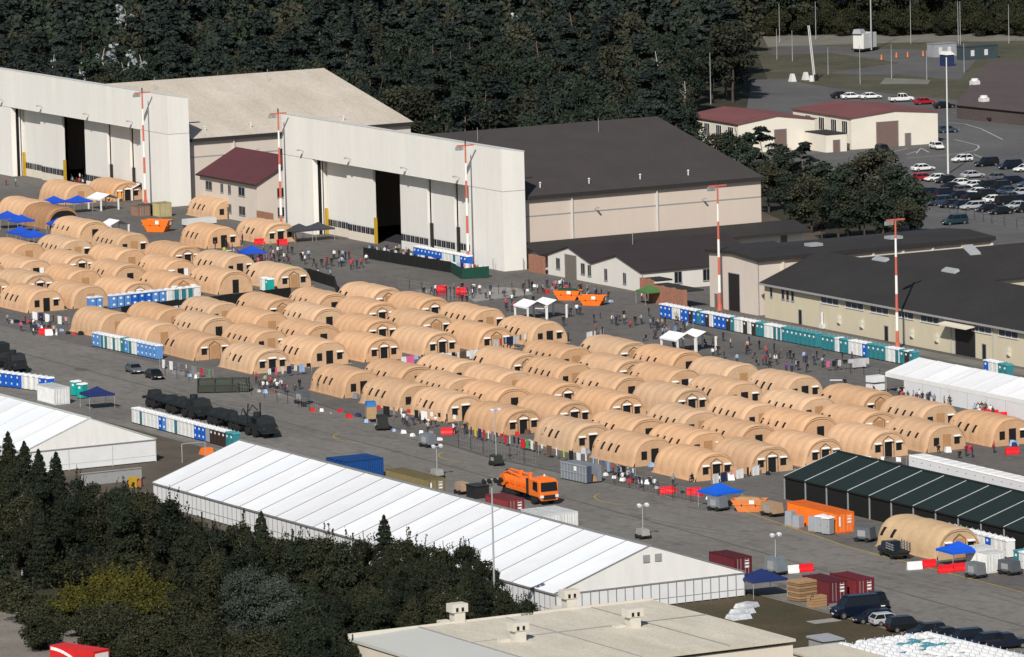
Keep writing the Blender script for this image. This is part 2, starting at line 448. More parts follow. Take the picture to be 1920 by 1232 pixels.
def hangar(dx, roofm, wallm, label, fascia='fascia'):
    h = thing('hangar', label, 'hangar', (dx, 0, 0))
    XL, XR, OL, OR = -68.4, 13.0, -56.8, 1.1
    yf, yb = -6.9, -2.6
    for a, b in ((XL, OL), (OR, XR)):
        MB().prism([(yf, 0), (yb, 0), (yb, 13.38), (yf, 13.38)], 'x', a, b, 'hangar_white').build('front_pier', h)
    mb = MB()
    mb.prism([(yf, 13.48), (yb, 13.48), (yb, 19.9), (yf, 20.7)], 'x', XL, XR, 'hangar_white')
    hd = mb.build('front_header', h)
    mb = MB(); mb.prism([(yf - .06, 20.72), (yb + .06, 19.92), (yb + .06, 20.07), (yf - .06, 20.87)], 'x', XL - .06, XR + .06, 'trim_white')
    mb.build('coping', hd)
    mb = MB(); mb.box(XL + .05, yf + .05, 13.3, OL, yb - .05, 13.5, 'trim_grey'); mb.box(OR, yf + .05, 13.3, XR - .05, yb - .05, 13.5, 'trim_grey')
    mb.build('wall_joint', h)
    # inner lining of the opening
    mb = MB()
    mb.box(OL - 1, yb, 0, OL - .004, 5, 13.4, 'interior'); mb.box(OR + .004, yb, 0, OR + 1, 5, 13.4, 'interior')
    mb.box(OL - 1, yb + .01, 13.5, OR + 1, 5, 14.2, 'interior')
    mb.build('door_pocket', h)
    mb = MB(); mb.box(OL, -5.9, .02, OL + .06, -5.3, 13.4, 'opening'); mb.box(OL, -5.0, .02, OL + .05, -4.85, 13.4, 'opening'); mb.build('jamb_slot', h)
    # sliding leaves (x from photo columns), deeper towards the sides
    leaves = [(-56.0, -47.9, -4.4), (-47.4, -37.5, -5.0), (-27.4, -17.5, -5.0), (-17.2, -8.9, -4.4), (-8.6, 1.0, -3.8)]
    for a, b, y in leaves:
        mb = MB(); mb.box(a, y, 2.75, b, y + .5, 13.3, 'hangar_door'); mb.box(a, y, 0.02, b, y + .5, 1.45, 'wall_cream' if a < -30 else 'hangar_door')
        mb.box(a, y + .04, 1.45, b, y + .46, 2.75, 'trim_white')
        lf = mb.build('door_leaf', h)
        n = int((b - a) / 1.5)
        for i in range(n):
            w = (b - a) / n
            m2 = MB(); m2.box(a + i * w + .12, y - .02, 1.55, a + i * w + w - .12, y + .02, 2.65, 'glass_dark'); pane = m2.build('pane', lf)
            m3 = MB(); m3.box(a + i * w + w / 2 - .04, y - .035, 1.55, a + i * w + w / 2 + .04, y - .021, 2.65, 'trim_grey')
            m3.build('glazing_bar', lf)
    for x, y, z1, mt in ((-56.7, -4.75, 4.6, 'bumper_yellow'), (-37.45, -5.05, 4.6, 'bumper_yellow'), (-17.25, -4.75, 5.4, 'dark_metal'), (-8.75, -4.15, 5.4, 'dark_metal')):
        mb = MB(); mb.box(x, y, .02, x + .75, y + .3, z1, mt)
        if mt == 'dark_metal': mb.box(x + .02, y - .03, .02, x + .73, y, 1.2, 'bumper_yellow')
        mb.build('edge_bumper', h)
    # hall
    wx, lx, rx, yend, ez, rz = 10.8, -61.0, -25.1, 44.8, 11.9, 19.6
    mb = MB(); mb.box(wx - .4, yb, 0, wx, yend, ez, wallm)
    sw = mb.build('side_wall', h)
    mb = MB(); mb.box(wx, yb + .1, 8.55, wx + .05, yend - .02, 8.75, 'trim_grey'); mb.build('wall_band', sw)
    mb = MB(); mb.box(lx, yb, 0, lx + .4, yend, ez, wallm); mb.build('side_wall', h)
    mb = MB(); mb.add([(lx + .4, yend, 0), (wx - .4, yend, 0), (wx - .4, yend, ez), (rx, yend, rz), (lx + .4, yend, ez),
                       (lx + .4, yend - .4, 0), (wx - .4, yend - .4, 0), (wx - .4, yend - .4, ez), (rx, yend - .4, rz), (lx + .4, yend - .4, ez)],
                      [(0, 4, 3, 2, 1), (5, 6, 7, 8, 9), (0, 1, 6, 5), (1, 2, 7, 6), (2, 3, 8, 7), (3, 4, 9, 8), (4, 0, 5, 9)], wallm)
    mb.build('end_wall', h)
    mb = MB(); slab(mb, [(wx + .5, yb + .02, 12.1), (wx + .5, yend + .4, 12.1), (rx, yend + .4, 19.85), (rx, yb + .02, 19.85)], .3, roofm)
    rr = mb.build('roof_slope', h)
    mb = MB(); slab(mb, [(lx - .5, yend + .4, 12.1), (lx - .5, yb + .02, 12.1), (rx - .01, yb + .02, 19.85), (rx - .01, yend + .4, 19.85)], .3, roofm)
    mb.build('roof_slope', h)
    mb = MB(); mb.box(wx + .5, yb + .03, 11.55, wx + .75, yend + .42, 12.12, fascia); mb.build('gutter', rr)
    for y in (7.4, 24.0):
        mb = MB(); mb.box(wx + .06, y, .1, wx + .32, y + .22, 11.5, 'trim_white'); mb.build('downpipe', sw)
    for y in (12.0, 33.0):
        mb = MB(); mb.tube((wx, y, 9.0), (wx + .9, y, 9.3), .05, n=6, mt='galv'); mb.box(wx + .7, y - .15, 9.15, wx + 1.35, y + .15, 9.35, 'galv'); mb.build('wall_lamp', sw)
    for y in (3.5, 13, 23, 32.5):
        xx = wx - 3.5; zz = 12.1 + (wx + .5 - xx) / (wx + .5 - rx) * 7.75
        mb = MB(); mb.tube((xx, y, zz - .1), (xx, y, zz + .75), .12, n=8, mt='trim_white'); mb.tube((xx, y, zz + .75), (xx, y, zz + .95), .25, .05, n=8, mt='trim_white'); mb.build('roof_vent', rr)
    for y in (6, 30):
        mb = MB(); mb.tube((rx + 6, y, 18.2), (rx + 6, y, 21.0), .04, n=5, mt='galv'); mb.build('lightning_rod', rr)
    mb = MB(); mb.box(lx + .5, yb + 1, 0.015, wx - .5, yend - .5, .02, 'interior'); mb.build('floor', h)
    # header lamps
    for x in (-60, -42, -21, -2):
        mb = MB(); mb.tube((x, yf, 14.6), (x + .1, yf - .9, 14.9), .06, n=5, mt='galv'); mb.box(x - .15, yf - 1.3, 14.75, x + .35, yf - .75, 15.0, 'galv'); mb.build('flood_lamp', hd)
    return h

hangar(0, 'roof_brown', 'hangar_beige', 'white hangar with dark brown roof and part-open sliding doors')
hangar(-128.0, 'roof_beige', 'wall_pinkbeige', 'white hangar with pale beige roof at the left edge of the forest')

# ------------------------------------------------------------------ generic pieces
def window(parent, axis, a0, a1, z0, z1, plane, out, glass='glass_dark', frame='trim_grey', bars=1):
    """a framed window lying on plane (axis 'x': wall spans x at y=plane; 'y': wall spans y at x=plane); out=+1/-1 outward side"""
    mb = MB()
    def B(m, p0, p1, q0, q1, d0, d1, mt):
        lo, hi = sorted((plane + out * d0, plane + out * d1))
        if axis == 'x': m.box(p0, lo, q0, p1, hi, q1, mt)
        else: m.box(lo, p0, q0, hi, p1, q1, mt)
    B(mb, a0, a1, z0, z1, -.05, .03, glass)
    o = mb.build('window', parent)
    m2 = MB(); f = .09
    B(m2, a0 - f, a0, z0 - f, z1 + f, -.02, .07, frame); B(m2, a1, a1 + f, z0 - f, z1 + f, -.02, .07, frame)
    B(m2, a0, a1, z1, z1 + f, -.02, .07, frame); B(m2, a0 - f, a1 + f, z0 - f * 1.8, z0, -.02, .14, frame)
    for i in range(bars):
        c = a0 + (a1 - a0) * (i + 1) / (bars + 1)
        B(m2, c - .04, c + .04, z0, z1, .031, .06, frame)
    m2.build('frame', o)
    return o
def door(parent, axis, a0, a1, z1, plane, out, mt='door_dark', frame='trim_grey'):
    mb = MB()
    def B(m, p0, p1, q0, q1, d0, d1, k):
        lo, hi = sorted((plane + out * d0, plane + out * d1))
        if axis == 'x': m.box(p0, lo, q0, p1, hi, q1, k)
        else: m.box(lo, p0, q0, hi, p1, q1, k)
    B(mb, a0, a1, .03, z1, -.05, .035, mt)
    o = mb.build('door', parent)
    m2 = MB(); B(m2, a0 - .12, a0, .03, z1 + .12, -.02, .08, frame); B(m2, a1, a1 + .12, .03, z1 + .12, -.02, .08, frame); B(m2, a0, a1, z1, z1 + .12, -.02, .08, frame)
    m2.build('frame', o)
    return o

# two-storey house with red roof between the hangars
h = thing('office_house', 'two-storey cream house with dark red roof between the two hangars', 'building')
x0, x1, y0, y1 = -101.5, -78.3, -7.3, 8.3
mb = MB(); mb.box(x0, y0, 0, x1, y1, 7.4, 'wall_pinkbeige'); mb.prism([(y0, 7.4), (y1, 7.4), (.5, 11.35)], 'x', x0, x1, 'wall_pinkbeige'); mb.build('wall', h)
mb = MB(); slab(mb, [(x0 - .5, y0 - .5, 7.3), (x1 + .5, y0 - .5, 7.3), (x1 + .5, .5, 11.65), (x0 - .5, .5, 11.65)], .2, 'roof_red'); r = mb.build('roof', h)
mb = MB(); slab(mb, [(x1 + .5, y1 + .5, 7.3), (x0 - .5, y1 + .5, 7.3), (x0 - .5, .505, 11.65), (x1 + .5, .505, 11.65)], .2, 'roof_red'); mb.build('roof_back', h)
mb = MB(); mb.box(x0 - .5, y0 - .65, 7.0, x1 + .5, y0 - .5, 7.25, 'fascia'); mb.build('gutter', r)
mb = MB(); mb.tube((-84, 1.5, 10.6), (-84, 1.5, 12.6), 1.0, n=12, mt='roof_dark'); mb.build('roof_cowl', r)
for cx, cw in ((-99.0, 2.5), (-92.9, 1.0), (-89.8, 1.0), (-85.6, 2.4)):
    for zb in (1.2, 4.7): window(h, 'x', cx, cx + cw, zb, zb + 1.5, y0, -1)
for cy in (-3.2, 3.4):
    for zb in (1.1, 4.6): window(h, 'y', cy, cy + 1.6, zb, zb + 1.6, x1, 1)
mb = MB(); mb.box(-77.5, -7.9, 0, -71.5, -7.5, 2.6, 'brick'); tag(mb.build('brick_wall'), 'short brick yard wall beside the red-roofed house', 'wall')

# annex along hangar 2 (lean-to) and its far part
an = thing('annex', 'low dark-roofed lean-to running along the brown hangar side wall', 'building')
mb = MB(); mb.box(11.9, -1.2, 0, 15.2, 50.5, 2.75, 'wall_white'); mb.build('wall', an)
mb = MB(); slab(mb, [(17.2, -2.5, 2.95), (17.2, 50.9, 2.95), (11.56, 50.9, 4.35), (11.56, -2.5, 4.35)], .2, 'roof_dark'); r = mb.build('roof', an)
mb = MB(); mb.box(17.2, -2.5, 2.55, 17.35, 50.9, 2.98, 'fascia'); mb.build('fascia_board', r)
for y in (36, 46): door(an, 'y', y, y + 1.1, 2.1, 15.2, 1, 'door_brown')
mb = MB(); mb.box(15.5, -3.6, 0, 20.6, -3.2, 2.9, 'brick'); tag(mb.build('brick_wall'), 'brick wall between the brown hangar and the white gabled building', 'wall')

# white twin-gable building
gb = thing('gabled_building', 'white twin-gabled building with plum roof in front of the brown hangar', 'building')
x0, xv, x1, y0, y1 = 21.3, 36.2, 52.4, -3.1, 27
mb = MB(); mb.box(x0, y0, 0, x1, y1, 3.3, 'wall_white')
for a, b, c in ((x0, xv, 28.6), (xv, x1, 44.6)): mb.prism([(a, 3.3), (b, 3.3), (c, 5.2)], 'y', y0, y1, 'wall_white')
mb.build('wall', gb)
for a, b, c in ((x0 - .4, xv, 28.6), (xv, x1 + .4, 44.6)):
    mb = MB(); slab(mb, [(c, y0 - .35, 5.45), (c, y1, 5.45), (a, y1, 3.4), (a, y0 - .35, 3.4)], .18, 'roof_plum'); mb.build('roof_slope', gb)
    mb = MB(); slab(mb, [(b, y0 - .35, 3.4), (b, y1, 3.4), (c + .01, y1, 5.45), (c + .01, y0 - .35, 5.45)], .18, 'roof_plum'); mb.build('roof_slope', gb)
door(gb, 'x', 27.2, 31.0, 3.9, y0, -1, 'door_grey')
for a, b, z0, z1 in ((24.2, 25.4, 1.3, 3.0), (32.6, 33.8, 1.2, 2.9), (34.9, 35.9, 1.1, 2.8), (40.4, 41.3, .9, 2.7), (46.6, 47.5, .9, 2.6)):
    window(gb, 'x', a, b, z0, z1, y0, -1)
for a in (3.2, 8.6): window(gb, 'y', a, a + 1.3, 1.0, 2.8, x1, 1)
mb = MB(); mb.tube((x1 + .1, y0 + .15, .05), (x1 + .1, y0 + .15, 3.2), .08, n=6, mt='galv'); mb.build('downpipe', gb)
mb = MB(); mb.tube((30.5, 8, 5.0), (30.5, 8, 7.2), .05, n=5, mt='galv'); mb.build('roof_pole', gb)

# brick enclosures by the sheds
for (a, b, c, d, z, lb) in ((57.5, -6.0, 61.0, -5.6, 3.0, 'brick pier wall behind the green canopy by the white gables'),
                            (64.8, -8.6, 75.4, -8.2, 2.9, 'long brick wall beside the tall beige shed')):
    e = thing('brick_enclosure', lb, 'wall')
    mb = MB(); mb.box(a, b, 0, c, d, z, 'brick'); mb.build('wall_panel', e)
    for xx in np.arange(a, c + .1, max(2.0, (c - a) / 3)):
        mb = MB(); mb.box(xx - .3, b - .12, 0, xx + .3, d + .12, z + .1, 'brick'); mb.build('pier', e)
    mb = MB(); mb.box(a - .4, d + .15, z - .25, c + .4, d + 3.2, z, 'roof_dark'); mb.build('lean_roof', e)

# tall beige shed
sh = thing('shed', 'tall beige shed with dark flat roof behind the yellow building', 'building')
x0, x1, y0, y1, z = 75.6, 90.4, -3.8, 40.3, 8.7
mb = MB(); mb.prism([(x0, 0), (x1, 0), (x1, z), (83, z + .45), (x0, z)], 'y', y0, y1, 'wall_pinkbeige'); mb.build('wall', sh)
mb = MB(); slab(mb, [(x1 + .5, y0 - .5, z + .5), (x1 + .5, y1 + .4, z + .5), (83, y1 + .4, z + 1.0), (83, y0 - .5, z + 1.0)], .5, 'roof_dark'); r = mb.build('roof_slope', sh)
mb = MB(); slab(mb, [(x0 - .5, y1 + .4, z + .5), (x0 - .5, y0 - .5, z + .5), (82.99, y0 - .5, z + 1.0), (82.99, y1 + .4, z + 1.0)], .5, 'roof_dark'); mb.build('roof_slope', sh)
mb = MB(); mb.box(x1 + .5, y0 - .45, z - .1, x1 + .62, y1 + .35, z + .52, 'fascia'); mb.build('fascia_board', r)
for y in np.arange(y0 + 4.5, y1, 5.6):
    mb = MB(); mb.box(x1, y, 0, x1 + .22, y + .45, z - .15, 'wall_cream'); mb.build('pilaster', sh)
door(sh, 'x', 81.6, 85.0, 6.0, y0, -1, 'door_dark')
door(sh, 'x', 77.2, 78.1, 2.2, y0, -1, 'door_brown')
for yy in (8.5, 23.5):
    mb = MB(); mb.box(84.6, yy, z + .9, 86.6, yy + 2.3, z + 1.35, 'galv'); mb.build('skylight', r)
mb = MB(); mb.tube((x1 + .1, y0 + .1, .05), (x1 + .1, y0 + .1, z), .09, n=6, mt='galv'); mb.build('downpipe', sh)

# long yellow building, T-plan
yb_ = thing('yellow_building', 'long pale yellow building with dark T-shaped roof and window band', 'building')
x0, x1, y0, y1, ez, rz, ry = 93.1, 190.0, -4.1, 16.8, 5.6, 9.75, 6.5
mb = MB(); mb.box(x0, y0, 0, x1, y1, ez - .1, 'wall_yellow'); mb.prism([(y0, ez - .1), (y1, ez - .1), (ry, rz - .25)], 'x', x0, x1, 'wall_yellow'); mb.build('wall', yb_)
mb = MB(); slab(mb, [(x0 - .6, y0 - .6, ez - .05), (x1 + .6, y0 - .6, ez - .05), (x1 + .6, ry, rz), (x0 - .6, ry, rz)], .2, 'roof_dark'); r = mb.build('roof_front', yb_)
mb = MB(); slab(mb, [(x1 + .6, y1 + .6, ez - .05), (x0 - .6, y1 + .6, ez - .05), (x0 - .6, ry + .01, rz), (x1 + .6, ry + .01, rz)], .2, 'roof_dark'); mb.build('roof_back', yb_)
mb = MB(); mb.box(x0 - .6, y0 - .85, ez - .4, x1 + .6, y0 - .6, ez - .12, 'trim_grey'); mb.build('gutter', r)
wx = 104.5
mb = MB(); mb.box(wx - 9, y1 + .02, 0, wx + 8.6, 48, 5.4, 'wall_yellow'); mb.prism([(wx - 9, 5.4), (wx + 8.6, 5.4), (wx, rz - .35)], 'y', y1 + .02, 48, 'wall_yellow'); mb.build('wing_wall', yb_)
mb = MB(); slab(mb, [(wx + 9.2, ry + .1, 5.5), (wx + 9.2, 48.5, 5.5), (wx, 48.5, rz - .02), (wx, ry + .1, rz - .02)], .2, 'roof_dark'); rw = mb.build('wing_roof', yb_)
mb = MB(); slab(mb, [(wx - 9.6, 48.5, 5.5), (wx - 9.6, ry + .1, 5.5), (wx - .01, ry + .1, rz - .02), (wx - .01, 48.5, rz - .02)], .2, 'roof_dark'); mb.build('wing_roof', yb_)
for a, b in ((94.9, 95.5), (98.4, 99.1), (99.8, 100.5), (101.3, 102.0)): window(yb_, 'x', a, b, 3.5, 5.0, y0, -1, bars=0)
a = 110.2
while a < 186:
    if not (148 < a + 3 and a < 149): window(yb_, 'x', a, a + 5.1, 4.1, 5.25, y0, -1, 'glass_grey', 'trim_white', bars=2)
    a += 7.2
door(yb_, 'x', 103.4, 104.3, 2.25, y0, -1, 'door_dark'); door(yb_, 'x', 128.6, 129.6, 2.25, y0, -1, 'door_dark'); door(yb_, 'x', 156.0, 157.0, 2.3, y0, -1, 'door_dark')
door(yb_, 'x', 148.6, 154.1, 4.3, y0, -1, 'door_dark')
mb = MB(); mb.hexa([(146.6, y0 - 2.1, 4.45), (154.6, y0 - 2.1, 4.45), (154.6, y0, 4.75), (146.6, y0, 4.75), (146.6, y0 - 2.1, 4.6), (154.6, y0 - 2.1, 4.6), (154.6, y0, 4.95), (146.6, y0, 4.95)], 'wall_cream'); mb.build('door_canopy', yb_)
for xx in (115.2, 121.8, 136.2, 143.2, 163):
    mb = MB(); mb.box(xx, y0 - .5, 2.0, xx + .7, y0, 2.5, 'vent_beige'); mb.prism([(y0 - .5, 1.5), (y0, 1.1), (y0, 2.0), (y0 - .5, 2.0)], 'x', xx + .05, xx + .65, 'vent_beige'); mb.build('wall_vent', yb_)
for xx in (110, 134.5, 147.4, 159):
    mb = MB(); mb.tube((xx, y0 - .1, .05), (xx, y0 - .1, ez - .4), .08, n=6, mt='galv'); mb.build('downpipe', yb_)
mb = MB(); mb.tube((110.8, y0 - .3, .8), (110.8, y0 - .3, 2.6), .2, n=8, mt='trim_white'); mb.box(110.3, y0 - .6, .1, 111.3, y0 - .05, .8, 'trim_white'); mb.build('heating_unit', yb_)
def on_roof(px, py, plane):
    p = Vector(plane[0]); n = (Vector(plane[1]) - p).cross(Vector(plane[2]) - p)
    d = ray(px, py); t = (p - CAM).dot(n) / d.dot(n)
    return CAM + d * t
fr = ((x0, y0 - .6, ez - .05), (x1, y0 - .6, ez - .05), (x0, ry, rz))
for q in ((1651, 487), (1782, 508)):
    p = on_roof(*q, fr)
    sl = (rz - ez) / (ry - y0 + .6)
    mb = MB(); mb.hexa([(p.x - 1.9, p.y - .5, p.z - .1 - .5 * sl), (p.x + 1.9, p.y - .5, p.z - .1 - .5 * sl), (p.x + 1.9, p.y + .5, p.z - .1 + .5 * sl), (p.x - 1.9, p.y + .5, p.z - .1 + .5 * sl),
                        (p.x - 1.8, p.y - .4, p.z + .25 - .5 * sl), (p.x + 1.8, p.y - .4, p.z + .25 - .5 * sl), (p.x + 1.8, p.y + .4, p.z + .25 + .5 * sl), (p.x - 1.8, p.y + .4, p.z + .25 + .5 * sl)], 'galv'); mb.build('skylight', r)
p = on_roof(1822, 470, ((wx + 9.2, 10, 5.5), (wx + 9.2, 40, 5.5), (wx, 10, rz)))
mb = MB(); mb.hexa([(p.x - 1.2, p.y - 1, p.z + .5), (p.x + 1.2, p.y - 1, p.z - .6), (p.x + 1.2, p.y + 1, p.z - .6), (p.x - 1.2, p.y + 1, p.z + .5),
                    (p.x - 1.1, p.y - .9, p.z + .85), (p.x + 1.1, p.y - .9, p.z - .2), (p.x + 1.1, p.y + .9, p.z - .2), (p.x - 1.1, p.y + .9, p.z + .85)], 'galv'); mb.build('skylight', rw)

# small cream workshops with red roofs by the car park
def workshop(px, py, rotd, wdt, dep, ez, rz, label, doors, sidew):
    b = G(px, py)
    t = thing('workshop', label, 'building', (b.x, b.y, 0), math.radians(rotd))
    # local: front gable wall along +y at x=0 (facing +x), building extends to -x
    mb = MB(); mb.prism([(0, 0), (wdt, 0), (wdt, ez), (wdt / 2, rz), (0, ez)], 'x', -dep, 0, 'wall_farcream'); mb.build('wall', t)
    mb = MB(); slab(mb, [(.3, -.4, ez + .05), (.3, wdt / 2, rz + .25), (-dep - .3, wdt / 2, rz + .25), (-dep - .3, -.4, ez + .05)], .2, 'roof_red_far'); mb.build('roof_slope', t)
    mb = MB(); slab(mb, [(.3, wdt / 2 + .01, rz + .25), (.3, wdt + .4, ez + .05), (-dep - .3, wdt + .4, ez + .05), (-dep - .3, wdt / 2 + .01, rz + .25)], .2, 'roof_red_far'); mb.build('roof_slope', t)
    for a, c, zz, mt in doors: door(t, 'y', a, c, zz, 0, 1, mt)
    for a in sidew: window(t, 'x', -a - 2.2, -a, ez - 3.3, ez - .9, 0, -1, frame='trim_white', bars=2)
    return t
workshop(1597, 281, -3, 19.4, 24, 6.3, 7.0, 'cream workshop with red roof and big brown roller door', ((5.6, 10.4, 5.0, 'door_brown'), (12.0, 13.2, 2.4, 'door_grey')), (1.5, 6, 11, 16.5))
workshop(1385, 289, -3, 17.0, 22, 5.9, 6.9, 'cream workshop with red roof half hidden by pines', ((8.0, 10.6, 4.2, 'door_brown'),), (2, 7, 12, 17))
lk = G(1552, 287)
t = thing('link_block', 'low flat link between the two red-roofed workshops', 'building', (lk.x, lk.y, 0), math.radians(-3))
mb = MB(); mb.box(-9, 0, 0, -.6, 4.6, 3.4, 'wall_farcream'); mb.build('wall', t)
mb = MB(); mb.box(-9.1, -.05, 3.42, -.5, 4.65, 3.6, 'roof_dark'); mb.build('roof', t)
door(t, 'y', 1.6, 3.0, 2.3, -.6, 1, 'door_brown')
# mauve roof at the right edge
a, b, c, d = G(1792, 196, 3), G(1852, 117, 4.2), G(2010, 108, 4.2), G(2010, 218, 3)
t = thing('low_hall', 'low hall with broad mauve-brown roof at the right edge', 'building')
mb = MB(); mb.hexa([(a.x, a.y, 2.8), (d.x, d.y, 2.8), (c.x, c.y, 4.0), (b.x, b.y, 4.0), (a.x, a.y, 3.0), (d.x, d.y, 3.0), (c.x, c.y, 4.2), (b.x, b.y, 4.2)], 'roof_mauve'); r = mb.build('roof', t)
mb = MB(); i = .985
cx_, cy_ = (a.x + b.x + c.x + d.x) / 4, (a.y + b.y + c.y + d.y) / 4
q = [(cx_ + (p.x - cx_) * i, cy_ + (p.y - cy_) * i) for p in (a, d, c, b)]
mb.hexa([(p[0], p[1], 0) for p in q] + [(p[0], p[1], 2.75 if k < 2 else 3.9) for k, p in enumerate(q)], 'roof_mauve'); mb.build('wall', t)  # dark wall colour stands in for the shadow strip under the eave
for q in ((1828, 158), (1845, 190)):
    p = on_roof(*q, ((a.x, a.y, 3.0), (d.x, d.y, 3.0), (b.x, b.y, 4.2)))
    mb = MB(); mb.box(p.x - .8, p.y - .8, p.z - .3, p.x + .8, p.y + .8, p.z + .7, 'trim_white'); mb.tube((p.x, p.y, p.z + .7), (p.x, p.y, p.z + 1.2), .9, .7, n=10, mt='trim_white'); mb.build('roof_vent', r)

# foreground building, lower edge
f = thing('foreground_building', 'flat building with weathered beige roof at the bottom edge', 'building')
x0, x1, yl, yr, ym = 340, 371.0, -206, -167.3, -197.3
mb = MB(); mb.box(x0 + .2, yl + .2, 0, x1 - .3, yr - .2, 5.4, 'wall_cream'); mb.build('wall', f)
mb = MB(); slab(mb, [(x0, ym, 6.05), (x1, ym, 6.05), (x1, yr, 6.0), (x0, yr, 6.0)], .35, 'roof_fg'); rf = mb.build('roof', f)
mb = MB(); slab(mb, [(x0, yl, 5.75), (x1, yl, 5.75), (x1, ym - .02, 6.05), (x0, ym - .02, 6.05)], .35, 'sheet_pale'); mb.build('side_roof', f)
mb = MB(); mb.box(x0 - .12, yl - .1, 5.6, x0, yr + .1, 6.25, 'vent_beige'); mb.build('parapet', rf)
mb = MB(); mb.box(x0, ym - .1, 6.06, x1, ym + .1, 6.14, 'trim_grey'); mb.build('ridge_strip', rf)
mb = MB(); mb.box(x1 - .2, ym, 5.62, x1 + .01, yr, 5.7, 'dark_metal'); mb.build('edge_gutter', rf)
mb = MB(); mb.box(352.0, ym + .3, 6.05, 352.15, yr - .1, 6.11, 'trim_grey'); mb.build('roof_seam', rf)
for yy in (-186.5, -175.5):
    mb = MB(); mb.box(x0 + .3, yy, 6.05, x1 - .3, yy + .12, 6.1, 'trim_grey'); mb.build('roof_seam', rf)
for q, sx in (((858, 1166), 1.15), ((972, 1201), 1.25), ((1187, 1175), 1.25), ((1068, 1140), 1.2)):
    p = G(q[0], q[1], 6.06)
    mb = MB(); mb.box(p.x - .65, p.y - .65, 6.0, p.x + .65, p.y + .65, 7.2, 'vent_beige'); mb.box(p.x - .75, p.y - .98, 7.21, p.x + .75, p.y + .98, 8.15, 'vent_beige')
    v = mb.build('roof_vent', rf)
    for dy in (-.55, .15):
        m2 = MB(); m2.box(p.x + .751, p.y + dy, 7.3, p.x + .78, p.y + dy + .3, 7.75, 'opening'); m2.build('grille', v)
    mb = MB(); mb.box(p.x - .6, p.y - 2.3, 6.05, p.x + .2, p.y - 1.1, 6.4, 'vent_beige'); mb.build('roof_hatch', rf)
lb = thing('plant_block', 'small beige plant-room block in the bottom right of the flat roof', 'building')
a = G(1560, 1226, 3)
mb = MB(); mb.box(a.x - 4, a.y - 3.4, 0, a.x + 10, a.y + 3.0, 3.0, 'wall_cream'); mb.build('wall', lb)
mb = MB(); mb.box(a.x - 4.2, a.y - 3.6, 3.02, a.x + 10.2, a.y + 3.2, 3.25, 'roof_fg'); mb.build('roof', lb)
for dy in (-.6, .5): window(lb, 'y', a.y + dy, a.y + dy + .6, 1.6, 2.3, a.x + 10, 1, bars=0)
# ------------------------------------------------------------------ red and white light masts
def mast(px, py, hh, label, Y=None):
    b = G(px, py)
    if Y is not None:
        b = GY(px, py, Y); hh = b.z
    t = thing('light_mast', label, 'mast', (b.x, b.y, 0), group='red and white light masts')
    n = 7
    for i in range(n):
        z0, z1 = hh * i / n, hh * (i + 1) / n
        r0, r1 = .26 - .12 * i / n, .26 - .12 * (i + 1) / n
        MB().tube((0, 0, z0), (0, 0, z1), r0, r1, n=10, mt='mast_red' if i % 2 == 0 else 'mast_white').build('mast_band', t)
    MB().tube((0, 0, 0), (0, 0, 1.1), .48, .34, n=10, mt='mast_red').build('foot', t)
    mb = MB(); mb.box(-.15, -1.6, hh - .1, .15, 1.6, hh + .12, 'mast_red'); mb.tube((0, 0, hh), (0, 0, hh + .9), .12, n=6, mt='dark_metal'); c = mb.build('crossarm', t)
    for yy in (-1.5, -.8):
        MB().hexa([(-.3, yy - .3, hh - .75), (.25, yy - .3, hh - .75), (.25, yy + .3, hh - .75), (-.3, yy + .3, hh - .75),
                   (-.2, yy - .3, hh - .15), (.4, yy - .3, hh - .15), (.4, yy + .3, hh - .15), (-.2, yy + .3, hh - .15)], 'galv').build('flood_lamp', c)
    return t
mast(266.5, 174, 0, 'red and white light mast before the beige-roofed hangar', -9.4)
mast(521.5, 213, 0, 'red and white light mast at the left corner of the brown-roofed hangar', -9.4)
mast(872.5, 273, 0, 'red and white light mast before the right pier of the brown-roofed hangar', -9.4)
mast(1350, 582, 19.9, 'red and white light mast before the tall beige shed')
mast(1683, 655, 19.7, 'red and white light mast before the long yellow building')

def lamp_pole(px, py, hh, r, mt, label, head='flood', group=None):
    b = G(px, py)
    t = thing('lamp_post', label, 'lamp post', (b.x, b.y, 0), group=group)
    MB().tube((0, 0, 0), (0, 0, hh), r, r * .55, n=8, mt=mt).build('pole', t)
    if head == 'flood':
        mb = MB(); mb.box(-.1, -1.3, hh - .1, .1, 1.3, hh + .1, mt); c = mb.build('crossbar', t)
        for yy in (-1.2, -.5, .3, 1.0):
            MB().hexa([(.1, yy - .2, hh - .15), (.55, yy - .2, hh - .4), (.55, yy + .2, hh - .4), (.1, yy + .2, hh - .15),
                       (.2, yy - .2, hh + .15), (.65, yy - .2, hh - .1), (.65, yy + .2, hh - .1), (.2, yy + .2, hh + .15)], 'dark_metal').build('lamp_head', c)
    elif head == 'ball':
        MB().tube((0, 0, hh - .2), (0, 0, hh + .5), .5, .7, n=10, mt='dark_metal').build('lamp_head', t)
    return t
lamp_pole(929.5, 1205, 18.9, .15, 'galv', 'grey floodlight pole in front of the long white tent')
lamp_pole(1778, 326, 22.0, .20, 'trim_white', 'tall white pole beside the car park', 'none')
lamp_pole(1333, 196, 11.5, .10, 'galv', 'thin lamp post at the forest edge left of the workshops', 'ball')
lamp_pole(1294, 190, 8.5, .08, 'galv', 'short thin post at the forest edge', 'none')
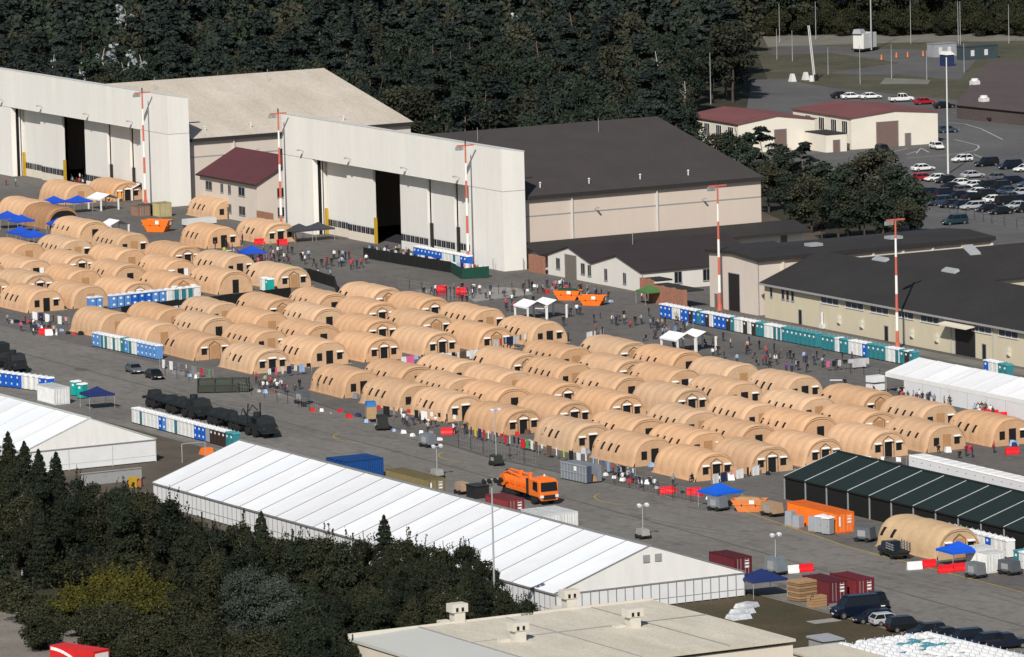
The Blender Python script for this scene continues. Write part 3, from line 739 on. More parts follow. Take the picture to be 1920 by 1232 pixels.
for i, (x, y, hh) in enumerate(((1530, 75, 9), (1608, 57, 7), (1708, 82, 10), (1797, 83, 10), (1801, 84, 10), (1892, 82, 9), (1462, 80, 9), (1613, 158, 8.5), (1672, 148, 7.5), (1738, 150, 6.5), (1808, 136, 6.5), (1553, 140, 6), (1486, 115, 7), (1457, 112, 7))):
    lamp_pole(x, y, hh, .09, 'galv', 'thin grey fence pole in the far yard, %s of the far poles' % nth(i), 'none', 'thin grey poles in the far yard')
# tilted twin barrier arm and mobile antenna
b = G(1527, 152)
t = thing('barrier_arm', 'white barrier with raised twin arms beside the far road', 'barrier', (b.x, b.y, 0), math.radians(28))
for dy in (-.25, .35): MB().tube((0, dy, 1), (-.5, dy - 1.2, 12.2), .12, .10, n=6, mt='trim_white').build('arm', t)
MB().box(-.5, .1, 0, .5, .9, 1.4, 'dark_metal').build('motor_box', t); MB().tube((0, -1, 0), (0, -1, 1.3), .6, .5, n=8, mt='trim_white').build('counterweight', t)
for i, (x, y) in enumerate(((1486, 153), (1511, 150))):
    b = G(x, y); o = MB().hexa([(-.8, -.6, 0), (.8, -.6, 0), (.8, .6, 0), (-.8, .6, 0), (-.4, -.3, 1.7), (.4, -.3, 1.7), (.4, .3, 1.7), (-.4, .3, 1.7)], 'trim_white').build('roadblock', loc=(b.x, b.y, 0))
    tag(o, ('left' if i == 0 else 'right') + ' white concrete road block left of the barrier', 'road block')
b = G(1622, 96)
t = thing('antenna_trailer', 'white equipment trailer with tall antenna mast in the far yard', 'trailer', (b.x, b.y, 0), math.radians(28))
MB().box(-1.4, -2.9, .8, 1.4, 2.9, 4.2, 'trim_white').build('cabin', t); MB().tube((1.7, 0, .3), (1.7, 0, 26), .2, .1, n=8, mt='galv').build('mast', t)
MB().box(-1.5, -3.6, .5, 1.6, 3.4, .8, 'dark_metal').build('chassis', t); MB().hexa([(-1.3, -3.4, 4.2), (1, -3.4, 4.2), (1, -1, 4.2), (-1.3, -1, 4.2), (-1, -3.2, 5.2), (.6, -3.2, 5.2), (.6, -1.4, 5.2), (-1, -1.4, 5.2)], 'galv').build('air_unit', t)
for s in (-2, 2): MB().tube((-1.5, s, .45), (1.5, s, .45), .45, n=10, mt='tyre').build('wheel', t)
for i, (x, y, c) in enumerate(((1653, 113, 0), (1681, 109, 0), (1702, 108, 0), (1731, 106, 0))):
    b = G(x, y); mb = MB(); mb.tube((0, 0, 0), (0, 0, 1.3), .28, .12, n=8, mt='orange_dull'); mb.box(-.4, -.4, 0, .4, .4, .08, 'tyre')
    tag(mb.build('traffic_cone', loc=(b.x, b.y, 0)), '%s orange marker from the left in the far yard' % nth(i), 'cone', 'orange markers in the far yard')
for (x, y, l, wd, hh, c, lb) in ((1752, 108, 6, 3, 2.9, (.30, .31, .33), 'pale grey cabin in the far yard'), (1808, 114, 9, 3, 2.9, (.045, .065, .075), 'dark blue-grey shipping container in the far yard')):
    b = G(x, y); t = thing('far_cabin', lb, 'container', (b.x, b.y, 0), math.radians(0))
    MB().box(-wd, 0, 0, 0, l, hh, 'steelpaint').build('body', t, color=c); MB().box(-wd - .1, -.1, hh, .1, l + .1, hh + .15, 'steelpaint').build('roof', t, color=tuple(v * .8 for v in c))
    for k in range(2): MB().box(.0, l * (.2 + .4 * k), .9, .05, l * (.2 + .4 * k) + .9, 2.2, 'trim_white').build('hatch', t)
b = G(1776, 124)
t = thing('portable_cabin', 'dark blue square cabin with white cap behind the tall white pole', 'cabin', (b.x, b.y, 0))
MB().box(-1.4, -1, 0, 1.4, 1, 2.6, 'steelpaint').build('body', t, color=(.02, .035, .10)); MB().hexa([(-1.6, -1.2, 2.6), (1.6, -1.2, 2.6), (1.6, 1.2, 2.6), (-1.6, 1.2, 2.6), (-.9, -.6, 3.3), (.9, -.6, 3.3), (.9, .6, 3.3), (-.9, .6, 3.3)], 'trim_white').build('cap', t)

# ------------------------------------------------------------------ tan arched shelters
TW, TH, TL = 6.7, 3.55, 11.4
def arch(s, k=1.0, W=TW, H=TH):
    """s in 0..1 from -y foot to +y foot, k scales out"""
    a = math.pi * s
    c, q = math.cos(a), math.sin(a)
    e = 0.82
    y = -math.copysign(abs(c) ** e, c) * W / 2 * k
    z = (abs(q) ** e) * H * k
    return y, z
def shelter_shell(bays=6):
    mb = MB(); na, nl = 22, bays * 6
    vs = []
    ph = [random.uniform(0, 6.28) for _ in range(8)]; am = random.uniform(.020, .034)
    bay_k = [random.uniform(.55, 1.25) for _ in range(bays + 1)]
    for j in range(nl + 1):
        t = j / nl; u = (t * bays) % 1.0
        sag = 1 - am + am * bay_k[int(t * bays)] * (abs(math.sin(math.pi * u)) ** .6)
        e = min(j, nl - j)
        if e < 3: sag *= (.95, .982, .996)[e]
        for i in range(na + 1):
            f = i / na; lump = .010 * math.sin(5 * t + 7 * f + ph[0]) + .008 * math.sin(13 * t - 9 * f + ph[1]) + .006 * math.sin(23 * t + 15 * f + ph[2])
            y, z = arch(f, sag + lump * math.sin(math.pi * f) if 0 < i < na else 1.0)
            vs.append((-TL / 2 + TL * t + .10 * math.sin(math.pi * i / na) * math.sin(9 * t), y, z * (1 if z < .4 else 1)))
    fs = [(j * (na + 1) + i, (j + 1) * (na + 1) + i, (j + 1) * (na + 1) + i + 1, j * (na + 1) + i + 1) for j in range(nl) for i in range(na)]
    mb.add(vs, fs, 'tan')
    return mb
def shelter_patch(x0, x1, s0, s1, out, mt, sk=0.0, n=4):
    mb = MB(); vs = []
    for k in (0, .045):
        for j in (0, 1):
            for i in range(n + 1):
                s = s0 + (s1 - s0) * i / n
                y, z = arch(s, .992)
                d = math.hypot(y / (TW / 2) ** 2, z / TH ** 2) or 1
                ny, nz = y / (TW / 2) ** 2 / d, z / TH ** 2 / d
                vs.append(((x0, x1)[j] + sk * i / n, y + ny * (out + k - .03), z + nz * (out + k - .03)))
    m = n + 1
    def q(k, j, i): return k * 2 * m + j * m + i
    fs = [(q(1, 0, i), q(1, 1, i), q(1, 1, i + 1), q(1, 0, i + 1)) for i in range(n)]
    fs += [(q(0, j, i), q(0, j, i + 1), q(1, j, i + 1), q(1, j, i)) for i in range(n) for j in (0, 1)]
    fs += [(q(0, 0, e), q(0, 1, e), q(1, 1, e), q(1, 0, e)) for e in (0, n)]
    mb.add(vs, fs, mt)
    return mb
def endwall_mesh(xp, sgn):
    mb = MB(); na = 22
    vs = [(xp, *arch(i / na, .925)) for i in range(na + 1)] + [(xp, 0, 0)]
    c = na + 1
    fs = [(c, i, i + 1) if sgn > 0 else (c, i + 1, i) for i in range(na)]
    mb.add(vs, fs, 'tan')
    return mb.mesh('end_wall')
EW1, EW2 = endwall_mesh(TL / 2 - .01, 1), endwall_mesh(-TL / 2 + .01, -1)
def rim_mesh(k, r, s0=.04, s1=.96, dx=0, mt='tan_cord'):
    mb = MB(); n = 18
    P = [(TL / 2 + .01 + dx, *arch(s0 + (s1 - s0) * i / n, k)) for i in range(n + 1)]
    for i in range(n): mb.tube(P[i], P[i + 1], r, n=5, mt=mt, caps=False)
    return mb.mesh('rim')
RIM = rim_mesh(.86, .026, .12, .88)
XE = TL / 2 - .01
def boxm(name, *a): return MB().box(*a).mesh(name)
DOOR_O = boxm('door', XE - .02, -.55, .05, XE + .05, .55, 2.15, 'opening')
DOOR_C = boxm('door', XE - .02, -.62, .05, XE + .06, .62, 2.25, 'tan_dark')
WIN_O = boxm('end_window', XE - .02, -.42, -.12, XE + .05, .42, .95, 'opening')
AWN = MB().hexa([(XE, -.5, .95), (XE + .28, -.5, .86), (XE + .28, .5, .86), (XE, .5, .95), (XE, -.5, 1.06), (XE + .30, -.5, .95), (XE + .30, .5, .95), (XE, .5, 1.06)], 'flap_white').mesh('awning')
DAWN = MB().hexa([(XE, -.62, 2.15), (XE + .30, -.62, 2.06), (XE + .30, .62, 2.06), (XE, .62, 2.15), (XE, -.62, 2.27), (XE + .32, -.62, 2.16), (XE + .32, .62, 2.16), (XE, .62, 2.27)], 'flap_white').mesh('door_awning')
WLEAF = boxm('door_leaf', XE + .05, .62, .1, XE + .12, 1.35, 2.1, 'flap_white')
FRAME = MB().tube((XE + .05, -.85, 0), (XE + .05, -.85, 2.2), .04, n=5, mt='tan_cord').tube((XE + .05, .85, 0), (XE + .05, .85, 2.2), .04, n=5, mt='tan_cord').tube((XE + .05, -.85, 2.2), (XE + .05, 0, 2.75), .04, n=5, mt='tan_cord').tube((XE + .05, 0, 2.75), (XE + .05, .85, 2.2), .04, n=5, mt='tan_cord').mesh('door_frame')
SIDEW = {}
for k in range(6):
    xc = -TL / 2 + TL / 6 * (k + .5)
    SIDEW[k] = shelter_patch(xc - .36, xc + .12, .10, .205, .03, 'opening', sk=.36).mesh('side_window')
SIDES = {}
for k in range(6):
    xc = -TL / 2 + TL / 6 * (k + .5)
    SIDES[k] = shelter_patch(xc - .30, xc + .14, .135, .215, .03, 'opening', sk=.2).mesh('side_window')
SKIRT = boxm('ground_flap', -TL / 2, -TW / 2 - .18, 0.012, TL / 2, -TW / 2 + .06, .10, 'tan'); SKIRT2 = boxm('ground_flap', -TL / 2, TW / 2 - .06, 0.012, TL / 2, TW / 2 + .18, .10, 'tan')
# variants: side windows low/high set, end style
VAR = {
    'a': (dict(low=(0, 1, 2, 3)), 'w', 'o'), 'b': (dict(low=(0, 1)), 'wf', 'c'), 'c': (dict(high=(1, 2, 3, 4)), 'w', 'c'),
    'd': (dict(), 'wf', 'oa'), 'e': (dict(), '', 'c'), 'f': (dict(high=(0, 1)), 'w', 'ol'), 'g': (dict(low=(1, 2, 3)), 'w', 'oa'), 'h': (dict(high=(0, 1, 2, 3)), '', 'o'),
}
VP = {}
def shelter_proto(v):
    wn, ends, dr = VAR[v]
    t = thing('arched_shelter', 'x', 'tent')
    mobj('shell', shelter_shell().mesh('shell', True), t); mobj('end_wall', EW1, t); mobj('end_wall', EW2, t); mobj('ground_flap', SKIRT, t); mobj('ground_flap', SKIRT2, t)
    if v in 'bdgh': mobj('end_rim', RIM, t)
    for k in wn.get('low', ()): mobj('side_window', SIDEW[k], t)
    for k in wn.get('high', ()): mobj('side_window', SIDES[k], t)
    if 'w' in ends:
        for yy in (-1.65, 1.65):
            if v == 'f' and yy > 0: continue
            wdw = mobj('end_window', WIN_O, t, (0, yy, .95))
            if not (v in 'ac' and yy < 0): mobj('awning', AWN, wdw)
    if 'f' in ends: mobj('door_frame', FRAME, t)
    d = mobj('door', DOOR_C if dr[0] == 'c' else DOOR_O, t)
    if 'a' in dr: mobj('door_awning', DAWN, d)
    if 'l' in dr: mobj('door_leaf', WLEAF, d)
    return Proto(t)
BX, BY = -5.2, 4.3   # from ridge silhouette to plan centre
def tint():
    k = random.uniform(.86, 1.02); y = random.choice((-.012, -.005, 0, .008, .022))
    return (min(1, .61 * k), (.388 + y) * k, (.232 + y * 1.2) * k)
def shelter(v, x, y, label, group, rot=0.0):
    if v not in VP: VP[v] = shelter_proto(v)
    return VP[v].put((x, y, 0), rot + math.radians(random.uniform(-1.8, 1.8)), label, group, tint(), scale=(random.uniform(.97, 1.02), random.uniform(1.0, 1.05), random.uniform(.99, 1.07)))
CX = [[128, 144, 160, 177, 197, 213, 231], [128, 145, 160, 177, 197, 213, 230], [130, 145, 161, 178, 198, 213, 230.5],
      [131, 145.5, 161, 178, 199, 214, 231], [131.5, 146.5, 161, 178, 199, 215, 232], [132.5, 149, 163.5, 180, 200, 216.5, 233]]
CY = [-52.5, -62.5, -72, -82.3, -91, -100.3]
CV = ['eeedccc', 'ccbfgcc', 'ebdfchg', 'hedfdcd', 'ehddcgd', 'bdgdaab'.replace('b', 'b')]
CV = ['bheabca', 'cbfacbc', 'bchdchd', 'ceddchd', 'hchdhcd', 'aagdgad']
for r in range(6):
    for c in range(7):
        shelter(CV[r][c], CX[r][c] + BX, CY[r] + BY, 'tan arched shelter, %s in the %s row from the hangars, right block' % (ORD[c], ORD[r]), 'tan shelters in the right block')
BXC = [46, 62.3, 80, 99.3]; BYC = [-51, -60.3, -69.7, -79.8, -89, -99.2]
BV = ['bdca', 'hdbb', 'bhdd', 'cehd', 'ehca', 'eebg']
for r in range(6):
    for c in range(4):
        shelter(BV[r][c], BXC[c] + BX + (1.2 if r == 5 else 0), BYC[r] + BY, 'tan arched shelter, %s in the %s row from the hangars, middle block' % (ORD[c], ORD[r]), 'tan shelters in the middle block')
AXC = [-51, -30, -10.5, 9.5]; AYC = [-49.4, -60.1, -69.4, -78.4, -87, -95]
AV = ['cdab', 'cefh', 'edhb', 'hfed', 'bhde', 'beda']
n = 0
for r in range(6):
    for c in range(4):
        x, y = AXC[c] + BX, AYC[r] + BY
        q = PX((x, y, 2))
        if q[0] < -55: continue
        shelter(AV[r][c], x + (1.5 if r > 2 else 0), y, 'tan arched shelter, %s from right in the %s row from the hangars, left block' % (ORD[3 - c], ORD[r]), 'tan shelters in the left block')
for v, q, lb in (('h', (133, 419), 'tan arched shelter behind the small white canopy, upper left'), ('e', (109, 350), 'tan arched shelter before the dark door gap of the beige-roofed hangar'),
                 ('d', (198, 344), 'tan arched shelter below the right door leaf of the beige-roofed hangar'), ('e', (31, 380), 'tan arched shelter at the left edge behind the blue canopies'),
                 ('a', (390, 377), 'tan arched shelter with white door leaf beside the red-roofed house'), ('a', (377, 430), 'tan arched shelter behind the crowd and the blue canopy'),
                 ('g', (482, 421), 'tan arched shelter next to the red and white barriers and mast')):
    p = G(q[0], q[1], 3.5)
    shelter(v, p.x + BX, p.y + BY, lb, 'single tan shelters near the hangars')
p = G(76, 394, 3.5)
o = shelter('e', p.x + BX, p.y + BY, 'darker brown arched shelter with open black end, upper left', 'single tan shelters near the hangars'); paint(o, (.36, .20, .105)); MB().add([(XE + .25, *arch(i / 20, .84)) for i in range(21)], [tuple(range(21))], 'opening').build('open_end', o)
p = G(1725, 1020, 2)
o = shelter('b', 299.2, -104.6, 'single tan arched shelter beside the dark pickup and green marquee', 'single tan shelters near the hangars'); o.scale = (1.22, 1.0, 1.08); paint(o, (.52, .365, .215))

# ------------------------------------------------------------------ white marquees
def marquee(name, label, x0, x1, y0, y1, ez, rz, bay, seam, roofm, wallm, gablem, endp, sidep, lean=0.0, walls=True, dark=False):
    t = thing(name, label, 'marquee')
    ym = (y0 + y1) / 2 + lean
    n = max(1, round((x1 - x0) / bay)); bw = (x1 - x0) / n
    def roofpiece():
        mb = MB()
        for (ya, yb) in ((y0 - .15, ym), (y1 + .15, ym)):
            a, b = (ya, yb)
            P = [(0.06, a, ez), (bw - .06, a, ez), (bw - .06, b, rz), (.06, b, rz)]
            mid = .22
            mb.add([(.06, a, ez), (bw / 2, a, ez - .03), (bw - .06, a, ez), (.06, (a + b) / 2, (ez + rz) / 2), (bw / 2, (a + b) / 2, (ez + rz) / 2 - mid), (bw - .06, (a + b) / 2, (ez + rz) / 2), (.06, b, rz), (bw / 2, b, rz - .02), (bw - .06, b, rz)],
                   [(0, 1, 4, 3), (1, 2, 5, 4), (3, 4, 7, 6), (4, 5, 8, 7)], roofm)
        return mb.mesh('roof_panel', True)
    rp = roofpiece()
    sm = MB()
    for (ya, yb) in ((y0 - .17, ym), (y1 + .17, ym)):
        d = .05
        sm.hexa([(-.06, ya, ez - .08), (.06, ya, ez - .08), (.06, yb, rz - .08), (-.06, yb, rz - .08), (-.06, ya, ez + d), (.06, ya, ez + d), (.06, yb, rz + d), (-.06, yb, rz + d)], seam)
    sm = sm.mesh('roof_rib')
    for i in range(n):
        k = random.uniform(.90, 1.03); bl = random.choice((0, 0, .012, .02, -.006))
        mobj('roof_panel', rp, t, (x0 + i * bw, 0, 0), color=(.80 * k - bl, .815 * k, .835 * k + bl))
    for i in range(n + 1): mobj('roof_rib', sm, t, (x0 + i * bw, 0, 0))
    MB().box(x0 - .05, y0 - .22, ez - .22, x1 + .05, y0 - .1, ez - .02, wallm if dark else seam).build('eave_beam', t)
    MB().box(x0 - .05, ym - .22, rz - .02, x1 + .05, ym + .22, rz + .1, roofm if dark else seam).build('ridge_beam', t)
    if walls:
        np_ = max(1, round(bw / sidep)); pw = bw / np_
        pm = MB().box(.05, -.04, .12, pw - .05, .04, ez - .25, wallm).box(.05, -.055, .9, pw - .05, -.041, .98, wallm if dark else seam)
        pm = pm.mesh('wall_panel')
        for i in range(n * np_):
            mobj('wall_panel', pm, t, (x0 + i * pw, y0, 0))
        pf = boxm('post', -.05, -.07, 0, .05, .07, ez - .2, seam)
        for i in range(0, n * np_ + 1):
            if not dark: mobj('post', pf, t, (x0 + i * pw, y0, 0))
        ne = round((y1 - y0) / endp); ew = (y1 - y0) / ne
        em = MB().box(-.04, .06, .12, .04, ew - .06, ez - .25, wallm).box(.041, .06, .85, .055, ew - .06, .93, seam).mesh('wall_panel')
        for i in range(ne): mobj('wall_panel', em, t, (x1, y0 + i * ew, 0))
        ep = boxm('post', -.07, -.05, 0, .07, .05, ez - .2, seam)
        for i in range(ne + 1): mobj('post', ep, t, (x1, y0 + i * ew, 0))
        MB().box(x1 - .1, y0, ez - .25, x1 + .12, y1, ez - .12, 'seam_grey').build('gable_beam', t)
        # gable sheets with folds
        for xe in (x1 + .02, x0 - .02):
            mb = MB(); m = 40; vs = []
            for i in range(m + 1):
                y = y0 + (y1 - y0) * i / m
                zt = ez + (rz - ez) * (1 - abs(y - ym) / ((y1 - y0) / 2)) - .1
                for j in range(5):
                    z = ez - .1 + (zt - ez + .1) * j / 4
                    vs.append((xe + .06 * math.sin(i * 2.1 + j * .8) * (1 - j / 4), y, z))
            mb.add(vs, [(i * 5 + j, (i + 1) * 5 + j, (i + 1) * 5 + j + 1, i * 5 + j + 1) for i in range(m) for j in range(4)], gablem)
            mb.build('gable', t, smooth=True)
        MB().box(x0, y1 - .04, .1, x1, y1 + .04, ez - .2, wallm).build('back_wall', t)
        MB().box(x0 - .04, y0, .1, x0 + .04, y1, ez - .2, wallm).build('back_wall', t)
    return t
bt = marquee('marquee', 'very long white ribbed marquee behind the foreground trees', 206.2, 313.9, -165.4, -139.8, 2.95, 7.35, 5.1, 'seam_grey', 'pvc_white', 'pvc_wall', 'pvc_gable', 1.17, 1.28)
for yy in (-153.6, -152.0): MB().box(313.98, yy, 5.4, 314.02, yy + .9, 6.3, 'trim_grey').build('vent_flap', bt)
marquee('marquee', 'white marquee at the left edge beside the trees', 120.0, 172.0, -168.2, -148.6, 3.2, 6.9, 5.2, 'seam_lite', 'pvc_white', 'pvc_wall', 'pvc_gable', 6.5, 5.2)
gm = marquee('marquee', 'dark green marquee with pale seams by the orange container', 253.3, 352.0, -97.4, -81.4, 3.05, 5.55, 5.2, 'seam_lite', 'green_roof', 'green_wall', 'green_wall', 5.2, 5.2, dark=True)
# green marquee posts
for i in range(20):
    MB().box(-.07, -.10, 0, .07, .04, 2.8, 'trim_grey').build('leg', gm, loc=(253.3 + i * 5.195, -97.5, 0))
# white marquee row behind the crowd, right
wm = thing('marquee', 'white gabled marquee row beside the yellow building', 'marquee')
x = 177.2
for i in range(14):
    wdt = 4.9 if i != 3 else 2.1
    mb = MB()
    for ya, yb2 in ((-34.4, -28.6), (-22.8, -28.6)):
        mb.add([(x + .05, ya, 2.95), (x + wdt - .05, ya, 2.95), (x + wdt - .05, yb2, 4.6), (x + .05, yb2, 4.6), (x + wdt / 2, (ya + yb2) / 2, 3.72)],
               [(0, 1, 4), (1, 2, 4), (2, 3, 4), (3, 0, 4)], 'pvc_white')
    k = random.uniform(.94, 1.03)
    mb.build('roof_panel', wm, smooth=False, color=(.82 * k, .82 * k, .83 * k))
    MB().box(x, -34.45, 2.35, x + wdt, -34.38, 2.95, 'pvc_gable').build('valance', wm)
    MB().box(x - .05, -34.4, 0, x + .05, -34.3, 2.95, 'galv').build('leg', wm)
    if i != 0: MB().box(x + .06, -34.42, .05, x + wdt - .06, -34.36, 2.35, 'pvc_wall').build('wall_panel', wm)
    mb = MB()
    for ya in (-34.4, -22.8):
        mb.hexa([(x - .05, ya, 2.92), (x + .05, ya, 2.92), (x + .05, -28.6, 4.57), (x - .05, -28.6, 4.57), (x - .05, ya, 3.0), (x + .05, ya, 3.0), (x + .05, -28.6, 4.66), (x - .05, -28.6, 4.66)], 'seam_lite')
    mb.build('roof_rib', wm)
    x += wdt
MB().box(177.2, -22.85, .05, x, -22.78, 2.9, 'pvc_wall').build('back_wall', wm)
for (a, b) in ((-36.6, 1.55), (-36.6, .35)):
    MB().hexa([(175.3, -36.6, b), (177.1, -36.4, b + .05), (177.1, -34.5, b + .05), (175.3, -34.3, b), (175.3, -36.6, b + .9), (177.1, -36.4, b + .95), (177.1, -34.5, b + .95), (175.3, -34.3, b + .9)], 'pvc_wall').build('side_screen', wm)

# ------------------------------------------------------------------ canopies
def canopy(px, py, size, col, label, zt=2.2, zp=3.2, group='pop-up canopies', dark=None):
    """px,py: pixel of roof peak"""
    p = G(px, py, zp)
    t = thing('popup_canopy', label, 'canopy', (p.x, p.y, 0), random.uniform(-.15, .15), group)
    h = size / 2
    mb = MB(); n = 6; vs = []; 
    ring = [(-h, -h), (h, -h), (h, h), (-h, h)]
    vs = [(x, y, zt) for x, y in ring] + [(x * .5, y * .5, zt + (zp - zt) * .38) for x, y in ring] + [(0, 0, zp)]
    fs = []
    for i in range(4):
        j = (i + 1) % 4
        fs += [(i, j, 4 + j, 4 + i), (4 + i, 4 + j, 8)]
    mb.add(vs, fs, 'canopy')
    vs2 = [(x, y, zt) for x, y in ring] + [(x * 1.01, y * 1.01, zt - .28) for x, y in ring]
    mb.add(vs2, [(i, i + 4, (i + 1) % 4 + 4, (i + 1) % 4) for i in range(4)], 'canopy')
    mb.build('roof', t, color=col)
    for x, y in ring: MB().tube((x * .97, y * .97, 0), (x * .97, y * .97, zt), .035, n=6, mt='galv').build('leg', t)
    return t
BLUE, NAVY, GREEN, GREY = (.012, .075, .50), (.012, .025, .11), (.004, .11, .085), (.04, .045, .055)
for q, s, c, lb in (((1350, 905), 4.2, (.004, .10, .58), 'bright blue pop-up canopy in front of the front-row shelters'),
                    ((1797, 1014), 4.0, (.006, .09, .60), 'bright blue pop-up canopy beside the single shelter and white cabins'),
                    ((1428, 1066), 4.6, NAVY, 'navy pop-up canopy at the corner of the long white marquee'),
                    ((182, 724), 4.0, NAVY, 'navy pop-up canopy beside the two turquoise toilets'),
                    ((472, 460), 4.0, BLUE, 'blue pop-up canopy amid the crowd before the hangar'),
                    ((546, 495), 3.8, GREEN, 'dark green pop-up canopy near the netting fence'),
                    ((101, 367), 3.9, BLUE, 'blue pop-up canopy, left of the pair below the upper-left shelters'),
                    ((146, 366), 4.0, BLUE, 'blue pop-up canopy, right of the pair below the upper-left shelters'),
                    ((14, 395), 4.2, BLUE, 'blue pop-up canopy cut by the left edge'),
                    ((40, 402), 3.6, BLUE, 'blue pop-up canopy next to the brown shelter'),
                    ((38, 424), 3.6, BLUE, 'blue pop-up canopy, lower left of the canopy cluster'),
                    ((63, 430), 3.6, BLUE, 'blue pop-up canopy, lower right of the canopy cluster'),
                    ((108, 408), 3.2, BLUE, 'blue pop-up canopy in the mouth of the brown shelter'),
                    ((147, 405), 3.6, BLUE, 'blue pop-up canopy right of the brown shelter mouth'),
                    ((561, 419), 4.4, GREY, 'dark grey pop-up canopy, left of the pair at the hangar door'),
                    ((597, 416), 4.4, GREY, 'dark grey pop-up canopy, right of the pair at the hangar door'),
                    ((1218, 533), 3.4, (.07, .16, .05), 'small olive green parasol canopy by the brick pier wall')):
    canopy(*q, s, c, lb)
def gable_canopy(px, py, wdt, dep, label, closed=False):
    p = G(px, py)   # front near leg (at +x end, -y side)
    t = thing('gable_canopy', label, 'canopy', (p.x, p.y, 0), math.radians(random.uniform(-4, 4)), 'white gabled canopies')
    mb = MB(); e, r = 2.15, 3.0
    mb.add([(.2, -.2, e), (.2, wdt / 2, r), (.2, wdt + .2, e), (-dep - .2, -.2, e), (-dep - .2, wdt / 2, r), (-dep - .2, wdt + .2, e),
            (.2, -.2, e - .25), (-dep - .2, -.2, e - .25), (.2, wdt + .2, e - .25), (-dep - .2, wdt + .2, e - .25)],
           [(0, 1, 4, 3), (1, 2, 5, 4), (6, 0, 3, 7), (2, 8, 9, 5)], 'pvc_white')
    mb.build('roof', t, color=(.84, .84, .85))
    for x in (0, -dep):
        for y in (0, wdt):
            MB().box(x - .12, y - .12, 0, x + .12, y + .12, e, 'pvc_gable').build('leg', t)
    if closed: MB().box(-dep, .05, .1, -.1, .1, e, 'grey_plastic').build('wall_panel', t)
    return t
for q, w_, d_, lb in (((990, 602), 3.3, 4.4, 'white gabled canopy, left of the upper pair on the tarmac'), ((1026, 599), 3.5, 4.4, 'white gabled canopy, right of the upper pair on the tarmac'),
                      ((1271, 664), 3.2, 4.4, 'white gabled canopy, left of the lower pair near the toilets'), ((1306, 660), 3.3, 4.4, 'white gabled canopy, right of the lower pair near the toilets'),
                      ((208, 446), 3.6, 3.6, 'white gabled canopy with grey side behind the left block'), ((248, 376), 3.6, 3.4, 'small white canopy at the foot of the hangar mast'),
                      ((190, 396), 3.6, 5.0, 'white canopy with side walls right of the blue pair')):
    gable_canopy(*q, w_, d_, lb, 'grey' in lb)

# ------------------------------------------------------------------ shipping containers
def container(px, py, L, col, label, rot=0.0, z=0.0, marks=True, H=2.59, name='shipping_container', corner='bl'):
    """px,py: ground pixel of the near corner (+x,-y)"""
    p = G(px, py)
    t = thing(name, label, 'container', (p.x, p.y, z), rot, 'shipping containers')
    W = 2.44
    n = int(L / .28); mb = MB(); per = (L - .3) / n
    pr = []
    for i in range(n):
        x = -L + .15 + i * per
        pr += [(x, 0.0), (x + per * .3, 0.0), (x + per * .5, .05), (x + per * .8, .05)]
    pr.append((-.15, 0.0))
    for y0, s in ((0.03, 1), (W - .03, -1)):
        vs = [(x, y0 + s * d, .16) for x, d in pr] + [(x, y0 + s * d, H - .1) for x, d in pr]; k = len(pr)
        fs = [(i, i + 1, i + 1 + k, i + k) if s > 0 else (i + k, i + 1 + k, i + 1, i) for i in range(k - 1)]
        m = MB().add(vs, fs, 'steelpaint'); m.build('side_panel', t, color=col)
    fr = MB()
    for x in (-L, -.15):
        for y in (0, W - .15): fr.box(x, y, 0, x + .15, y + .15, H, 'steelpaint')
    for y in (0, W - .12):
        fr.box(-L + .15, y, 0.02, -.15, y + .12, .17, 'steelpaint'); fr.box(-L + .15, y, H - .12, -.15, y + .12, H - .005, 'steelpaint')
    fr.box(-.13, .15, H - .13, -.02, W - .15, H - .004, 'steelpaint'); fr.box(-.13, .15, .02, -.02, W - .15, .16, 'steelpaint')
    fr.build('frame', t, color=tuple(v * .85 for v in col))
    rf = MB()
    nr = int(L / .55)
    for i in range(nr):
        x = -L + .1 + i * (L - .2) / nr; q = (L - .2) / nr
        rf.add([(x, .1, H - .02), (x + q / 2, .1, H - .02), (x + q / 2, W - .1, H - .02), (x, W - .1, H - .02), (x + q / 2, .1, H + .01), (x + q, .1, H + .01), (x + q, W - .1, H + .01), (x + q / 2, W - .1, H + .01)], [(0, 1, 2, 3), (4, 5, 6, 7)], 'steelpaint')
    rf.build('roof', t, color=tuple(min(1, v * 1.05) for v in col))
    for k in range(2):
        y0 = .16 + k * (W - .32) / 2
        d = MB().box(-.10, y0 + .02, .18, -.05, y0 + (W - .32) / 2 - .02, H - .15, 'steelpaint').build('door_leaf', t, color=col)
        for q in (.3, .75):
            MB().tube((-.02, y0 + q, .2), (-.02, y0 + q, H - .2), .025, n=6, mt='galv').build('lock_bar', d)
        if marks:
            for zz, hh in ((H - .55, .1), (H - .95, .22), (H - 1.35, .22)):
                if k == 1: MB().box(-.049, y0 + .25, zz, -.04, y0 + .85, zz + hh, 'sticker').build('marking', d)
            if k == 0 and L > 10: MB().box(-.049, y0 + .08, .9, -.04, y0 + .3, H - .5, 'sticker').build('marking', d)
    MB().box(-L + .04, .15, .16, -L + .09, W - .15, H - .1, 'steelpaint').build('end_panel', t, color=col)
    return t
RED = (.11, .016, .022); RED2 = (.20, .035, .035)
container(1571, 1001, 12.19, (.85, .17, .012), 'orange forty-foot shipping container beside the green marquee')
container(1556, 1132, 6.06, RED, 'dark red shipping container with wood crate at its foot')
container(1607, 1128, 6.06, (.16, .02, .026), 'dark red shipping container behind the parked navy van')
container(1378, 1086, 6.06, RED, 'dark red shipping container peeking over the long marquee gable')
container(953, 975, 6.06, RED2, 'rust red shipping container behind the marquee ridge beside the orange truck')
container(720, 894, 6.06, (.006, .055, .21), 'blue shipping container behind the marquee ridge, near one of two', rot=math.radians(90))
